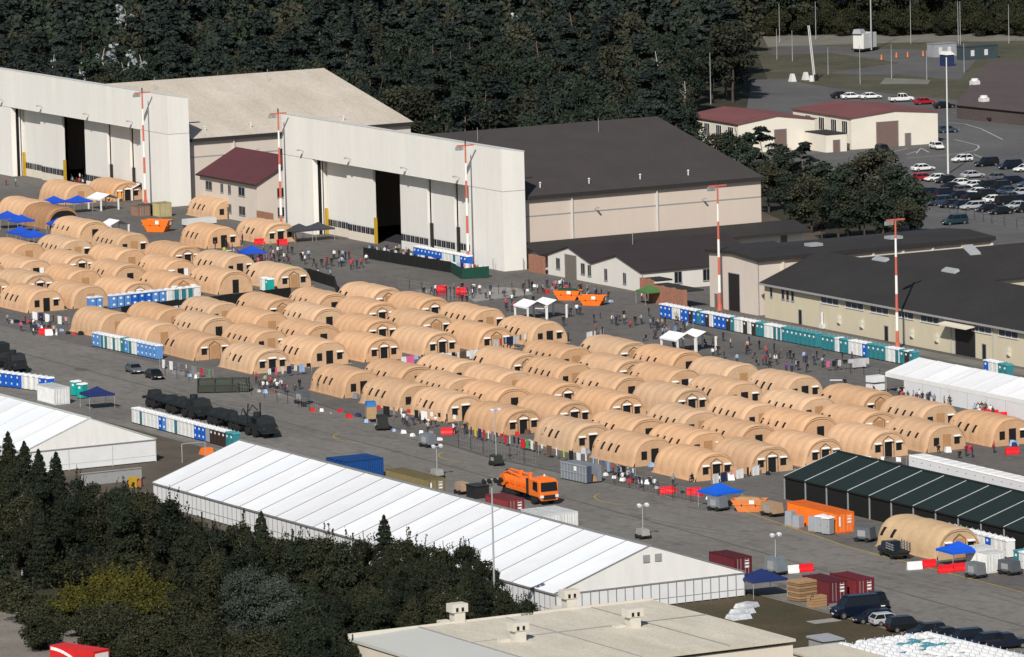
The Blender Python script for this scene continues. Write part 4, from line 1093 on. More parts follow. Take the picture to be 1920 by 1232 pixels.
q = G(720, 894); q2 = PX((q.x - 2.55, q.y, 0)); container(q2[0], q2[1], 6.06, (.008, .06, .22), 'blue shipping container behind the marquee ridge, far one of two', rot=math.radians(90))
container(805, 936, 12.19, (.19, .155, .07), 'long tan shipping container behind the marquee ridge')
container(1021, 1004, 6.06, (.70, .71, .71), 'white container behind the marquee ridge, left of the pair right of the orange truck', marks=False)
q = G(1021, 1004); q2 = PX((q.x, q.y + 2.5, 0)); container(q2[0], q2[1], 6.06, (.72, .73, .72), 'white container behind the marquee ridge, right of the pair right of the orange truck', marks=False)
container(1852, 1076, 2.4, (.72, .72, .70), 'small white square cabin, right of the pair by the blue canopy', marks=True, H=2.5)
container(1832, 1066, 2.4, (.74, .74, .71), 'small white square cabin, left of the pair by the blue canopy', marks=False, H=2.5)
container(300, 408, 3.0, (.42, .36, .18), 'tan square crate container at the foot of the beige-roofed hangar', marks=False, H=2.6)
container(260, 408, 3.4, (.24, .15, .11), 'brown crate container left of the tan square one', marks=False, H=2.0)
# row of white sanitary units behind the green marquee
for i in range(14):
    a = G(1712, 882)
    t = thing('sanitary_unit', 'white sanitary unit, %s from the left in the row behind the green marquee' % nth(i), 'cabin', (246.6 + i * 2.22, -72.4 - .05 * i, 0), 0, 'white sanitary units behind the green marquee')
    MB().box(-1.08, -1.2, .1, 1.08, 1.2, 2.5, 'pvc_wall').build('body', t); MB().hexa([(-1.1, -1.25, 2.5), (1.1, -1.25, 2.5), (1.1, 1.25, 2.5), (-1.1, 1.25, 2.5), (-.95, -1.1, 2.68), (.95, -1.1, 2.68), (.95, 1.1, 2.68), (-.95, 1.1, 2.68)], 'pvc_gable').build('roof', t)
    MB().box(-.1, -1.22, 1.9, .1, -1.2, 2.0, 'dark_metal').build('vent', t)
# ------------------------------------------------------------------ portable toilets
POT = {'B': ((.012, .115, .52), (.75, .77, .80), 'blue'), 'L': ((.10, .26, .58), (.66, .70, .75), 'light blue'), 'W': ((.74, .74, .72), (.80, .80, .79), 'white'), 'T': ((.035, .22, .26), (.06, .27, .31), 'teal'),
       'K': ((.045, .028, .024), (.78, .78, .77), 'brown'), 'V': ((.70, .71, .70), (.78, .78, .77), 'white and teal'), 'C': ((.01, .36, .32), (.80, .82, .82), 'turquoise'),
       'O': ((.62, .16, .03), (.80, .80, .80), 'orange'), 'Y': ((.62, .42, .02), (.80, .80, .80), 'yellow'), 'G': ((.33, .35, .36), (.80, .80, .80), 'grey')}
def toilet_mesh():
    b = MB(); b.box(-.56, -.54, .12, .56, .56, 2.05, 'plastic'); b.box(-.58, -.56, 0, .58, .58, .11, 'tyre')
    for s in (-.57, .56): b.box(s, -.4, .5, s + .01, .4, 1.9, 'plastic')
    body = b.mesh('body')
    r = MB(); n = 6
    vs = []
    for i in range(n + 1):
        a = math.pi * i / n
        x, z = -.62 * math.cos(a), 2.06 + .26 * math.sin(a)
        vs += [(x, -.64, z), (x, .62, z)]
    fs = [(2 * i, 2 * i + 2, 2 * i + 3, 2 * i + 1) for i in range(n)] + [tuple(2 * i for i in range(n, -1, -1)), tuple(2 * i + 1 for i in range(n + 1))]
    r.add(vs, fs, 'plastic'); r.tube((.4, .35, 2.1), (.4, .35, 2.5), .05, n=6, mt='grey_plastic')
    roof = r.mesh('roof', False)
    d = MB(); d.box(-.40, -.585, .16, .40, -.545, 1.98, 'plastic'); d.box(.28, -.60, 1.0, .34, -.585, 1.15, 'dark_metal')
    door_ = d.mesh('door')
    st = MB().box(-.20, -.592, 1.50, .20, -.586, 1.80, 'sticker').mesh('vent_panel')
    s2 = MB().box(-.20, -.592, .50, .20, -.586, .80, 'sticker').mesh('vent_panel')
    return body, roof, door_, (st, s2)
PB, PR, PD, PS = toilet_mesh()
PP = {}
def toilet_proto(k):
    c, rc, nm = POT[k]
    t = thing('portable_toilet', 'x', 'toilet')
    mobj('body', PB, t, color=c); mobj('roof', PR, t, color=rc)
    dc = {'V': (.03, .17, .20), 'W': (.66, .67, .66), 'T': (.03, .19, .22)}.get(k, tuple(v * .92 for v in c))
    d = mobj('door', PD, t, color=dc)
    if k in 'BLK': mobj('vent_panel', PS[0], d)
    if k in 'BLTC': mobj('vent_panel', PS[1] if k in 'BL' else PS[0], d)
    return Proto(t)
def toilet(k, x, y, rot, label, group):
    if k not in PP: PP[k] = toilet_proto(k)
    return PP[k].put((x, y, 0), rot + math.radians(random.uniform(-3, 3)), label, group)
def toilet_row(p0, p1, seq, where, rot=0.0, pitch=1.24):
    a, b = G(*p0), G(*p1)
    L = (b - a).length; n = max(1, int(L / pitch))
    cnt = {}
    for i in range(n + 1):
        f = i / max(1, n)
        k = seq[min(len(seq) - 1, int(f * len(seq)))]
        if k == ' ': continue
        j = cnt.get(k, 0); cnt[k] = j + 1
        p = a.lerp(b, f)
        toilet(k, p.x, p.y + .6, rot, '%s portable toilet, %s such, %s' % (POT[k][2], nth(j), where), 'portable toilets ' + where)
toilet_row((1240, 596), (1526, 652), 'BBWWBBKBTBKWBBBKTWKWKTTWWVVTTTTTTT', 'along the yellow building, left stretch')
toilet_row((1543, 656), (1708, 687), 'TTTWTTWWWBTTTTWWVTKT', 'along the yellow building, right stretch')
toilet_row((1848, 703), (1884, 712), 'BWBWTT', 'behind the white marquee row')
toilet_row((778, 486), (872, 504), 'BBBBBBBBWWWVWB', 'inside the netting fence before the hangar')
toilet_row((176, 650), (290, 674), 'LLVVWVWTLLVWLLLLL', 'beside the middle shelter block on the road side')
a, b = G(170, 582), G(366, 561)
for i in range(16):
    f = i / 15
    k = 'LL LLLBBBLLWVVVW'[i]
    if k == ' ': continue
    p = a.lerp(b, f); toilet(k, p.x + .4, p.y, math.radians(90), '%s portable toilet, %s from left between left and middle blocks' % (POT[k][2], nth(i)), 'portable toilets between the left and middle blocks')
toilet_row((250, 794), (434, 842), 'WWVWWWWBLWWVWWWWBBBGKKKKT', 'beside the dark army trucks')
toilet_row((-20, 722), (86, 736), 'BWBBBBWWWB', 'at the left edge behind the white marquee')
toilet_row((1766, 1017), (1884, 1046), 'WGTTOYWWBWWW', 'between the green marquee and the blue canopy', pitch=1.3)
toilet_row((1905, 1066), (1935, 1074), 'TWBW', 'at the right edge beside the green marquee')
for i, q in enumerate(((143, 742), (155, 747))):
    p = G(*q); toilet('C', p.x, p.y, .3, ('left' if i == 0 else 'right') + ' turquoise portable toilet beside the navy canopy', 'turquoise toilets')
for i, q in enumerate(((496, 545), (506, 547))):
    p = G(*q); toilet('WC'[i], p.x, p.y, 0, ('white' if i == 0 else 'turquoise') + ' portable toilet at the corner behind the left block', 'corner toilets')
# grey toilets and pallets by the orange container
for i, q in enumerate(((1540, 999), (1553, 1002))):
    p = G(*q); toilet('G', p.x, p.y, .4, ('left' if i == 0 else 'right') + ' grey portable toilet before the orange container', 'grey toilets')
for i, q in enumerate(((1483, 986), (1497, 990), (1527, 996))):
    p = G(*q); t = thing('wrapped_pallet', '%s grey wrapped pallet from the left before the orange container' % ORD[i], 'pallet', (p.x, p.y, 0), .3, 'wrapped pallets')
    MB().box(-.6, -.5, 0, .6, .5, .14, 'wood').build('pallet', t); MB().hexa([(-.6, -.5, .15), (.6, -.5, .15), (.6, .5, .15), (-.6, .5, .15), (-.55, -.45, 1.9 - .3 * (i == 1)), (.55, -.45, 1.9 - .3 * (i == 1)), (.55, .45, 1.9 - .3 * (i == 1)), (-.55, .45, 1.9 - .3 * (i == 1))], 'grey_plastic').build('load', t)
# stored toilets, bottom right: packed rows with white roofs
k = 0
SC = G(1742, 1186, 2.3)
for r in range(16):
    for c in range(14):
        x, y = SC.x + r * 1.36 + random.uniform(-.05, .05), SC.y - c * 1.24 + random.uniform(-.06, .06) + r * .05
        q = PX((x, y, 2.3))
        if q[0] < 1572 or q[0] > 1925 or q[1] > 1262: continue
        kk = 'T' if (r in (2, 3, 4, 5) and 1 < c < 6 and random.random() < .6) else ('W' if random.random() < .88 else random.choice('VBL'))
        if random.random() < .07: continue
        toilet(kk, x, y, math.radians(90 + random.uniform(-9, 9)), '%s stored portable toilet, bottom right, %s row, %s from the right' % (POT[kk][2], ORD[r], nth(c)), 'stored toilets bottom right')
        k += 1

# ------------------------------------------------------------------ road vehicles
def loft(mb, secs, mt, cap=True):
    """secs: list of rings (same length)"""
    n = len(secs[0]); vs = [v for s in secs for v in s]
    fs = [(j * n + i, j * n + (i + 1) % n, (j + 1) * n + (i + 1) % n, (j + 1) * n + i) for j in range(len(secs) - 1) for i in range(n)]
    if cap: fs += [tuple(range(n))[::-1], tuple(range((len(secs) - 1) * n, len(secs) * n))]
    mb.add(vs, fs, mt)
def ring(x, hw, z0, z1, r=.12, tuck=.0):
    return [(x, -hw + r, z0), (x, hw - r, z0), (x, hw, z0 + r), (x, hw - tuck, z1 - r), (x, hw - r - tuck, z1), (x, -hw + r + tuck, z1), (x, -hw + tuck, z1 - r), (x, -hw, z0 + r)]
CARS = {  # length, width, belt, roof, hood z, tail z, cabin x0..x1 base, top x0..x1
    'sedan': (4.6, .90, .92, 1.44, .86, .95, (-1.75, 1.05), (-1.05, .35)), 'hatch': (4.1, .88, .95, 1.50, .88, 1.0, (-2.0, 1.05), (-1.55, .35)),
    'wagon': (4.7, .91, .95, 1.50, .88, 1.0, (-2.3, 1.0), (-1.95, .3)), 'suv': (4.7, .95, 1.08, 1.78, 1.05, 1.1, (-2.3, 1.0), (-2.0, .45)),
    'van': (5.1, .97, 1.20, 2.00, 1.12, 1.2, (-2.5, 1.65), (-2.42, .95)), 'pickup': (5.3, .95, 1.08, 1.80, 1.08, 1.05, (-.5, 1.25), (-.35, .75)),
}
def car_proto(kind):
    L, hw, belt, roof, hood, tail, (c0, c1), (t0, t1) = CARS[kind]
    t = thing('car' if kind not in ('van', 'pickup') else kind, 'x', 'car' if kind not in ('van', 'pickup') else kind)
    h = L / 2; mb = MB(); zb = .28
    if kind == 'pickup':
        secs = [ring(-h, hw * .94, .45, tail - .05), ring(-h + .1, hw, zb + .1, tail), ring(c0 - .02, hw, zb, tail), ring(c0, hw, zb, belt), ring(c1 - .1, hw, zb, belt), ring(c1 + .25, hw, zb, hood), ring(h - .35, hw * .97, zb, hood - .1), ring(h, hw * .85, .4, hood - .25)]
    else:
        secs = [ring(-h, hw * .88, .42, tail - .1), ring(-h + .15, hw * .96, zb, tail), ring(c0 + .1, hw, zb, belt), ring(0, hw, zb, belt), ring(c1, hw, zb, belt - .02), ring(h - .75, hw * .97, zb, hood - .04), ring(h - .2, hw * .93, zb, hood - .16), ring(h, hw * .80, .38, hood - .30)]
    loft(mb, secs, 'paint'); body = mb.build('body', t, smooth=False)
    if kind == 'pickup': MB().box(-h + .15, -hw + .12, tail - .35, c0 - .1, hw - .12, tail + .004, 'tyre').build('load_bed', t)
    g = MB(); q = hw * .92; k = hw * .74
    loft(g, [[(c0, -q, belt - .04), (c0, q, belt - .04), (t0, k, roof - .09), (t0, -k, roof - .09)], [(c1, -q, belt - .04), (c1, q, belt - .04), (t1, k, roof - .09), (t1, -k, roof - .09)]], 'car_glass')
    g.build('windows', t)
    r = MB(); e = .03
    r.hexa([(t0 - .12, -k - e, roof - .1), (t1 + .12, -k - e, roof - .1), (t1 + .12, k + e, roof - .1), (t0 - .12, k + e, roof - .1), (t0 + .05, -k + .12, roof), (t1 - .1, -k + .12, roof), (t1 - .1, k - .12, roof), (t0 + .05, k - .12, roof)], 'paint')
    for s in (-1, 1):
        for xb, xt in ((c1, t1), (c0, t0), ((c0 + c1) / 2 - .1, (t0 + t1) / 2 - .1)):
            a = (xb, s * q * 1.005, belt - .03); b = (xt, s * k * 1.01, roof - .08)
            r.tube(a, b, .045, n=4, mt='paint')
    r.build('roof', t)
    for x in (-h + .85, h - .85):
        for s in (-1, 1):
            wv = MB().tube((x, s * (hw - .22), .33), (x, s * (hw + .02), .33), .33, n=12, mt='tyre').build('wheel', t)
            MB().tube((x, s * (hw + .021), .33), (x, s * (hw + .03), .33), .2, n=10, mt='rim').build('rim', wv)
    for s in (-.62, .62):
        MB().box(h - .22, s * hw - .17, hood - .42, h - .03, s * hw + .17, hood - .26, 'lamp').build('headlight', t)
        MB().box(-h - .01, s * hw - .15, tail - .38, -h + .06, s * hw + .15, tail - .2, 'tail_red').build('tail_light', t)
    MB().box(h - .06, -.26, .42, h + .015, .26, .54, 'sticker').build('number_plate', t)
    return Proto(t)
CP = {}
def car(kind, px, py, rotd, col, label, group):
    if kind not in CP: CP[kind] = car_proto(kind)
    p = G(px, py)
    return CP[kind].put((p.x, p.y, .014), math.radians(rotd + random.uniform(-3, 3)), label, group, col)
WH, BK, SI, NV, RD, GR, BL = (.72, .72, .71), (.010, .011, .013), (.40, .41, .43), (.007, .011, .024), (.36, .012, .02), (.10, .105, .115), (.035, .055, .09)
CN = {WH: 'white', BK: 'black', SI: 'silver', NV: 'navy', RD: 'red', GR: 'grey', BL: 'blue-grey'}
lot = [('hatch', 1757, 280, -10, WH, 'parked before the workshop with the roller door'), ('hatch', 1804, 304, -95, WH, 'with dark roof beside the tall white pole'), ('suv', 1850, 312, -95, BK, 'left of the pair behind the full rows'),
       ('suv', 1894, 317, -95, NV, 'right of the pair behind the full rows'), ('sedan', 1922, 322, -95, WH, 'cut by the right edge behind the full rows'), ('sedan', 1731, 321, 85, WH, 'half hidden by the big tree'),
       ('hatch', 1732, 339, 85, RD, 'beside the big tree'), ('sedan', 1756, 340, -95, WH, 'between the red car and the tall pole'), ('sedan', 1774, 343, -95, BK, 'at the foot of the tall pole'),
       ('sedan', 1824, 334, 85, SI, 'at the back of the first full row'), ('sedan', 1799, 349, -95, WH, 'at the left end of the first full row'), ('sedan', 1824, 353, -95, WH, 'second in the first full row'),
       ('suv', 1848, 356, -95, BK, 'third in the first full row'), ('sedan', 1873, 338, 85, GR, 'at the back of the first full row, right'), ('suv', 1872, 357, -95, BK, 'fourth in the first full row'), ('wagon', 1905, 344, 85, NV, 'at the back of the first full row, far right'),
       ('sedan', 1886, 364, -95, BL, 'fifth in the first full row'), ('sedan', 1914, 367, -95, SI, 'at the right edge of the first full row'), ('wagon', 1930, 350, -95, BL, 'cut by the right edge in the first full row'),
       ('sedan', 1747, 366, 85, NV, 'behind the blue-grey van by the big tree'), ('suv', 1761, 385, -95, BL, 'at the left end of the front row'), ('suv', 1776, 370, 85, NV, 'behind the front row, left'), ('sedan', 1802, 372, 85, NV, 'behind the front row, middle'),
       ('sedan', 1826, 375, 85, BK, 'behind the front row, right of the middle'), ('sedan', 1783, 389, -95, BK, 'second in the front row'), ('hatch', 1801, 391, -95, NV, 'third in the front row'), ('wagon', 1824, 393, -95, SI, 'fourth in the front row'),
       ('sedan', 1851, 397, -95, BK, 'fifth in the front row'), ('sedan', 1866, 380, 85, WH, 'behind the front row, far right'), ('suv', 1890, 384, 85, BK, 'behind the front row at the right edge'), ('sedan', 1906, 392, -95, SI, 'at the right end of the front row'),
       ('sedan', 1838, 366, 85, WH, 'between the rows, left of the black SUV'), ('suv', 1857, 372, 85, BK, 'between the rows, right of the white saloon'), ('sedan', 1898, 374, 85, GR, 'between the rows near the right edge'), ('hatch', 1918, 380, 85, NV, 'between the rows at the right edge'), ('suv', 1925, 398, -95, BK, 'cut by the right edge in the front row'), ('sedan', 1876, 402, -95, BK, 'sixth in the front row'), ('sedan', 1788, 356, 85, BK, 'behind the white left-end saloon'), ('wagon', 1812, 362, 85, GR, 'behind the second row, middle'), ('suv', 1790, 421, -95, (.015, .04, .05), 'alone below the car park rows'),
       ('sedan', 1578, 184, 75, BK, 'at the left end behind the workshop roof'), ('sedan', 1597, 186, 75, WH, 'left of the white pair behind the workshop roof'), ('sedan', 1633, 186, 75, WH, 'right of the white pair behind the workshop roof'),
       ('pickup', 1690, 191, 80, WH, 'behind the workshop roof'), ('sedan', 1734, 196, 80, RD, 'behind the workshop roof'), ('sedan', 1771, 203, 80, BK, 'at the right end behind the workshop roof'),
       ('sedan', 1872, 228, 80, BK, 'driving on the lane below the mauve roof'), ('hatch', 1778, 249, 70, BL, 'parked right of the workshop'), ('suv', 1656, 288, -10, BK, 'parked before the workshop among the trees')]
for kind, x, y, r, c, lb in lot:
    nm = CN.get(c, 'dark green')
    kn = {'suv': 'SUV', 'wagon': 'estate car', 'sedan': 'saloon car', 'hatch': 'hatchback', 'pickup': 'pickup'}[kind]
    car(kind, x, y, r, c, '%s %s %s' % (nm, kn, lb), 'cars in the far car park')
for kind, x, y, r, c, lb in (('van', 1604, 1157, -100, (.004, .008, .022), 'navy van beside the dark red containers'), ('pickup', 1645, 1137, -15, BK, 'black pickup behind the navy van'), ('wagon', 1636, 1167, -98, NV, 'navy estate car right of the navy van'),
                             ('hatch', 1664, 1172, 80, SI, 'silver hatchback in the dark row of cars, bottom right'), ('suv', 1700, 1183, 80, BK, 'black SUV right of the silver hatchback'), ('wagon', 1736, 1193, -98, BK, 'black estate car, second right of the silver hatchback'),
                             ('sedan', 1769, 1200, -98, BK, 'black saloon with white board on its roof, bottom right'), ('suv', 1806, 1208, -98, NV, 'navy SUV near the stored toilets, third from the right end'), ('suv', 1846, 1216, -98, NV, 'navy SUV near the stored toilets, second from the right end'),
                             ('pickup', 1884, 1216, 80, NV, 'navy pickup at the right end of the dark row'),
                             ('sedan', 252, 699, -8, GR, 'dark grey saloon with bright headlights on the apron'), ('sedan', 290, 710, -8, BK, 'black saloon next to the dark grey one on the apron')):
    o = car(kind, x, y, r, c, lb, 'cars on the near apron')
    if kind == 'van': o.scale = (1.12, 1.12, 1.3)

def wheels(t, xs, hw, r=.55, w_=.35):
    for x in xs:
        for s in (-1, 1):
            o = MB().tube((x, s * (hw - w_), r), (x, s * hw, r), r, n=14, mt='tyre').build('wheel', t)
            MB().tube((x, s * (hw + .002), r), (x, s * (hw + .02), r), r * .5, n=10, mt='dark_metal').build('hub', o)
def army_truck(px, py, rotd, label, bars=True, L=10.5):
    p = G(px, py)   # near front corner area
    t = thing('army_truck', label, 'truck', (p.x, p.y, .012), math.radians(rotd), 'dark army trucks')
    m = 'truck_black'
    MB().box(-L, -.5, .75, 0, .5, 1.15, m).build('chassis', t)
    wheels(t, (-L + 1.4, -L + 2.9) + ((-8.2, -6.7) if L > 12 else ()) + (-3.6, -1.6), 1.25, .62, .4)
    mb = MB(); mb.box(-L, -1.25, 1.3, -3.3, 1.25, 1.5, m)
    for i in range(6): mb.box(-L + i * 1.2, -1.28, 1.1, -L + i * 1.2 + .12, 1.28, 1.3, m)
    mb.build('load_bed', t)
    c = MB(); loft(c, [[(-2.9, -1.2, 1.0), (-2.9, 1.2, 1.0), (-2.9, 1.15, 2.75), (-2.9, -1.15, 2.75)], [(-.9, -1.2, 1.0), (-.9, 1.2, 1.0), (-.9, 1.15, 2.7), (-.9, -1.15, 2.7)], [(-.4, -1.2, 1.0), (-.4, 1.2, 1.0), (-.4, 1.15, 1.9), (-.4, -1.15, 1.9)], [(.35, -1.1, 1.0), (.35, 1.1, 1.0), (.35, 1.0, 1.7), (.35, -1.0, 1.7)]], m)
    cab = c.build('cab', t)
    MB().hexa([(-.98, -1.0, 1.98), (-.42, -1.0, 1.93), (-.42, 1.0, 1.93), (-.98, 1.0, 1.98), (-.93, -1.0, 2.6), (-.85, -1.0, 2.6), (-.85, 1.0, 2.6), (-.93, 1.0, 2.6)], 'car_glass').build('windscreen', cab)
    for s in (-1.21, 1.17): MB().box(-2.2, s, 1.95, -1.2, s + .04, 2.6, 'car_glass').build('side_window', cab)
    for s in (-.85, .85): MB().tube((.3, s, 1.35), (.42, s, 1.35), .12, n=10, mt='glass_grey').build('headlight', cab)
    MB().box(.3, -1.2, .7, .6, 1.2, 1.0, m).build('bumper', t)
    for k in range(7 if L > 12 else 3):
        x_ = -L + .5 + k * (L - 5.0) / 7; h_ = random.uniform(.25, .9); w2 = random.uniform(.5, 1.1)
        MB().hexa([(x_, -w2, 1.5), (x_ + 1.1, -w2, 1.5), (x_ + 1.1, w2, 1.5), (x_, w2, 1.5), (x_ + .1, -w2 * .8, 1.5 + h_), (x_ + .9, -w2 * .7, 1.5 + h_ * .8), (x_ + .9, w2 * .8, 1.5 + h_), (x_ + .1, w2 * .7, 1.5 + h_)], m).build('bed_fitting', t)
    if bars:
        MB().tube((-4.2, -.9, 1.5), (-3.9, -.8, 4.3), .09, n=6, mt=m).tube((-4.2, .9, 1.5), (-3.9, .8, 4.3), .09, n=6, mt=m).tube((-4.2, -.6, 3.2), (-4.4, 0, 4.0), .07, n=6, mt=m).tube((-4.4, 0, 4.0), (-4.2, .6, 3.2), .07, n=6, mt=m).build('crane_frame', t)
        MB().tube((-6.8, -.7, 1.5), (-7.0, 0, 3.2), .07, n=6, mt=m).tube((-6.8, .7, 1.5), (-7.0, 0, 3.2), .07, n=6, mt=m).tube((-7.0, 0, 3.2), (-5.9, 0, 1.6), .07, n=6, mt=m).build('gantry', t)
    MB().tube((-3.1, 0, 2.4), (-3.1, 0, 3.2), .5, n=10, mt=m).build('spare_wheel', t)
    return t
army_truck(505, 822, -2, 'dark army flatbed truck in front with raised crane frame', True, 15.5).scale = (1.22, 1.15, 1.02)
army_truck(385, 788, -2, 'dark army flatbed truck behind the front one beside the white toilets', False, 15.5).scale = (1.22, 1.15, 1.02)
army_truck(38, 700, -6, 'dark army truck at the left edge with tall tarpaulin load', False)
p = G(20, 690)
mb = MB(); mb.box(-3.2, -1.2, 1.5, 0, 1.2, 3.4, 'truck_black'); t = mb.build('cargo_box', loc=(p.x - 2.8, p.y, 0), rotz=math.radians(-6)); tag(t, 'black covered cargo box on the army truck at the left edge', 'cargo box')
# green tank trailer
p = G(372, 734)
t = thing('tank_container', 'dark green military tank container on the apron', 'tank', (p.x, p.y, 0), math.radians(60))
MB().box(0, -2.2, .15, 7.6, 0, 1.0, 'olive').build('base', t)
MB().tube((.3, -1.1, 1.15), (7.2, -1.1, 1.15), .95, n=16, mt='olive').build('tank', t, smooth=False)
for x in (0, 2.5, 5.0, 7.4): MB().box(x, -2.2, .1, x + .2, 0, 2.0, 'olive').build('frame', t)

# orange vacuum truck
p = G(1030, 948)
t = thing('vacuum_truck', 'bright orange suction truck beside the rust red container', 'truck', (p.x, p.y, .012), math.radians(-3)); t.scale = (1.38, 1.12, 1.1)
MB().box(-9.2, -.5, .7, 0, .5, 1.1, 'dark_metal').build('chassis', t); wheels(t, (-7.6, -6.2, -1.4), 1.25, .52, .35)
c = MB(); loft(c, [ring(-2.3, 1.22, .9, 3.05, .15), ring(-.4, 1.22, .9, 3.1, .15), ring(-.05, 1.2, .75, 2.9, .15), ring(.05, 1.15, .6, 1.6, .12)], 'orange'); cab = c.build('cab', t)
MB().hexa([(-.02, -1.05, 1.75), (.1, -1.05, 1.72), (.1, 1.05, 1.72), (-.02, 1.05, 1.75), (-.2, -1.0, 2.75), (-.02, -1.0, 2.75), (-.02, 1.0, 2.75), (-.2, 1.0, 2.75)], 'car_glass').build('windscreen', cab)
for s in (-1.25, 1.21): MB().hexa([(-1.4, s, 1.8), (-.4, s, 1.6), (-.4, s + .04, 1.6), (-1.4, s + .04, 1.8), (-1.35, s, 2.75), (-.45, s, 2.75), (-.45, s + .04, 2.75), (-1.35, s + .04, 2.75)], 'car_glass').build('side_window', cab)
MB().box(.05, -.8, .75, .12, .8, 1.25, 'dark_metal').build('grille', cab)
for s in (-.95, .95): MB().box(.02, s - .2, .95, .14, s + .2, 1.25, 'lamp').build('headlight', cab)
MB().box(-1.6, -.5, 3.06, -.9, .5, 3.3, 'orange').build('beacon_bar', cab); MB().tube((-1.2, .2, 3.3), (-1.2, .2, 3.5), .12, n=8, mt='lamp').build('beacon', cab)
MB().box(-2.9, -1.2, 1.1, -2.35, 1.2, 2.9, 'dark_metal').build('equipment_box', t)
MB().tube((-7.4, 0, 1.85), (-3.0, 0, 1.85), .85, n=18, mt='orange').tube((-3.0, 0, 1.85), (-2.92, 0, 1.85), .85, .5, n=18, mt='orange').build('tank', t, smooth=False)
for x in (-7.3, -6, -4.6, -3.4): MB().tube((x, 0, 1.85), (x + .12, 0, 1.85), .9, n=18, mt='orange').build('tank_ring', t)
MB().tube((-8.2, -1.1, 1.9), (-8.2, 1.1, 1.9), .7, n=16, mt='orange').build('hose_reel', t)
MB().hexa([(-7.3, -1.2, 1.1), (-3.0, -1.2, 1.1), (-3.0, -.85, 1.1), (-7.3, -.85, 1.1), (-7.3, -1.2, 1.5), (-3.0, -1.2, 1.5), (-3.0, -.85, 1.5), (-7.3, -.85, 1.5)], 'orange').build('side_locker', t)
MB().tube((-5.2, -.5, 2.6), (-7.6, -.6, 3.0), .12, n=8, mt='orange').tube((-7.6, -.6, 3.0), (-9.0, -.4, 2.5), .12, n=8, mt='orange').build('crane_arm', t)
MB().tube((-8.6, .3, 2.95), (-4.0, .1, 3.0), .15, n=10, mt='orange').tube((-6.2, .2, 2.6), (-6.2, .2, 3.2), .28, n=10, mt='orange').tube((-4.0, .1, 2.6), (-4.0, .1, 3.3), .26, n=10, mt='orange').build('boom', t)
MB().tube((-8.9, 0, 2.9), (-9.3, 0, 1.4), .18, n=10, mt='dark_metal').build('hose', t)
MB().box(-9.4, -1.1, 1.0, -8.4, 1.1, 1.8, 'dark_metal').build('rear_box', t)
p = G(905, 935)
tag(MB().box(-2.6, -1.0, 0, 0, 1.0, 1.6, 'dark_metal').box(-2.7, -1.1, 1.6, .1, 1.1, 1.72, 'dark_metal').build('waste_bin', loc=(p.x, p.y, 0)), 'black waste bin behind the orange suction truck', 'bin')

# flatbed pickup by the single shelter
p = G(1690, 1050)
t = thing('stake_truck', 'black stake-bed pickup parked before the single shelter', 'truck', (p.x, p.y, .012), math.radians(170))
MB().box(-.2, -1.0, .5, 5.2, 1.0, .8, 'truck_black').build('chassis', t); wheels(t, (.9, 4.2), 1.02, .42, .3)
c = MB(); loft(c, [ring(2.5, 1.0, .6, 1.95), ring(3.9, 1.0, .6, 1.9), ring(4.25, 1.0, .6, 1.25), ring(5.4, .92, .6, 1.1)], 'paint'); cab = c.build('cab', t, color=(.010, .018, .035))
MB().hexa([(3.93, -.85, 1.3), (4.2, -.85, 1.27), (4.2, .85, 1.27), (3.93, .85, 1.3), (3.9, -.8, 1.82), (3.95, -.8, 1.82), (3.95, .8, 1.82), (3.9, .8, 1.82)], 'car_glass').build('windscreen', cab)
MB().box(-.3, -1.1, .85, 2.4, 1.1, 1.0, 'truck_black').build('load_bed', t)
for s in (-1.1, 1.02):
    for z in (1.2, 1.5, 1.8): MB().box(-.3, s, z, 2.4, s + .07, z + .14, 'trim_grey').build('rail', t)
    for x in (-.3, .6, 1.5, 2.3): MB().box(x, s - .02, 1.0, x + .08, s + .09, 2.1, 'truck_black').build('stake', t)
for s in (-.7, .7): MB().box(5.35, s - .18, .8, 5.45, s + .18, 1.0, 'lamp').build('headlight', t)

# red box trailer, lower left
p = G(207, 1276)
t = thing('box_trailer', 'red box trailer with white swoosh at the lower left edge', 'trailer', (p.x, p.y, 0), math.radians(18))
MB().box(-7.2, -2.4, .9, 0, 0, 3.6, 'steelpaint').build('body', t, color=(.62, .02, .02))
mb = MB()
for i in range(10):
    x = -7.0 + i * .55; z = 3.45 - .02 * i * i
    mb.hexa([(x, -2.42, z - .35), (x + .57, -2.42, z - .36 - .03 * i), (x + .57, -2.40, z - .36 - .03 * i), (x, -2.40, z - .35), (x, -2.42, z), (x + .57, -2.42, z - .02 - .03 * i), (x + .57, -2.4, z - .02 - .03 * i), (x, -2.4, z)], 'sticker')
mb.build('swoosh', t)
MB().box(0.002, -2.2, 1.2, .03, -.2, 3.3, 'sticker').build('rear_panel', t); MB().box(-7, -2.2, .5, -.2, -.2, .9, 'dark_metal').build('chassis', t)
for x in (-5.5, -1.6): 
    for s in (-2.35, -.4): MB().tube((x, s, .45), (x, s + .35, .45), .45, n=12, mt='tyre').build('wheel', t)
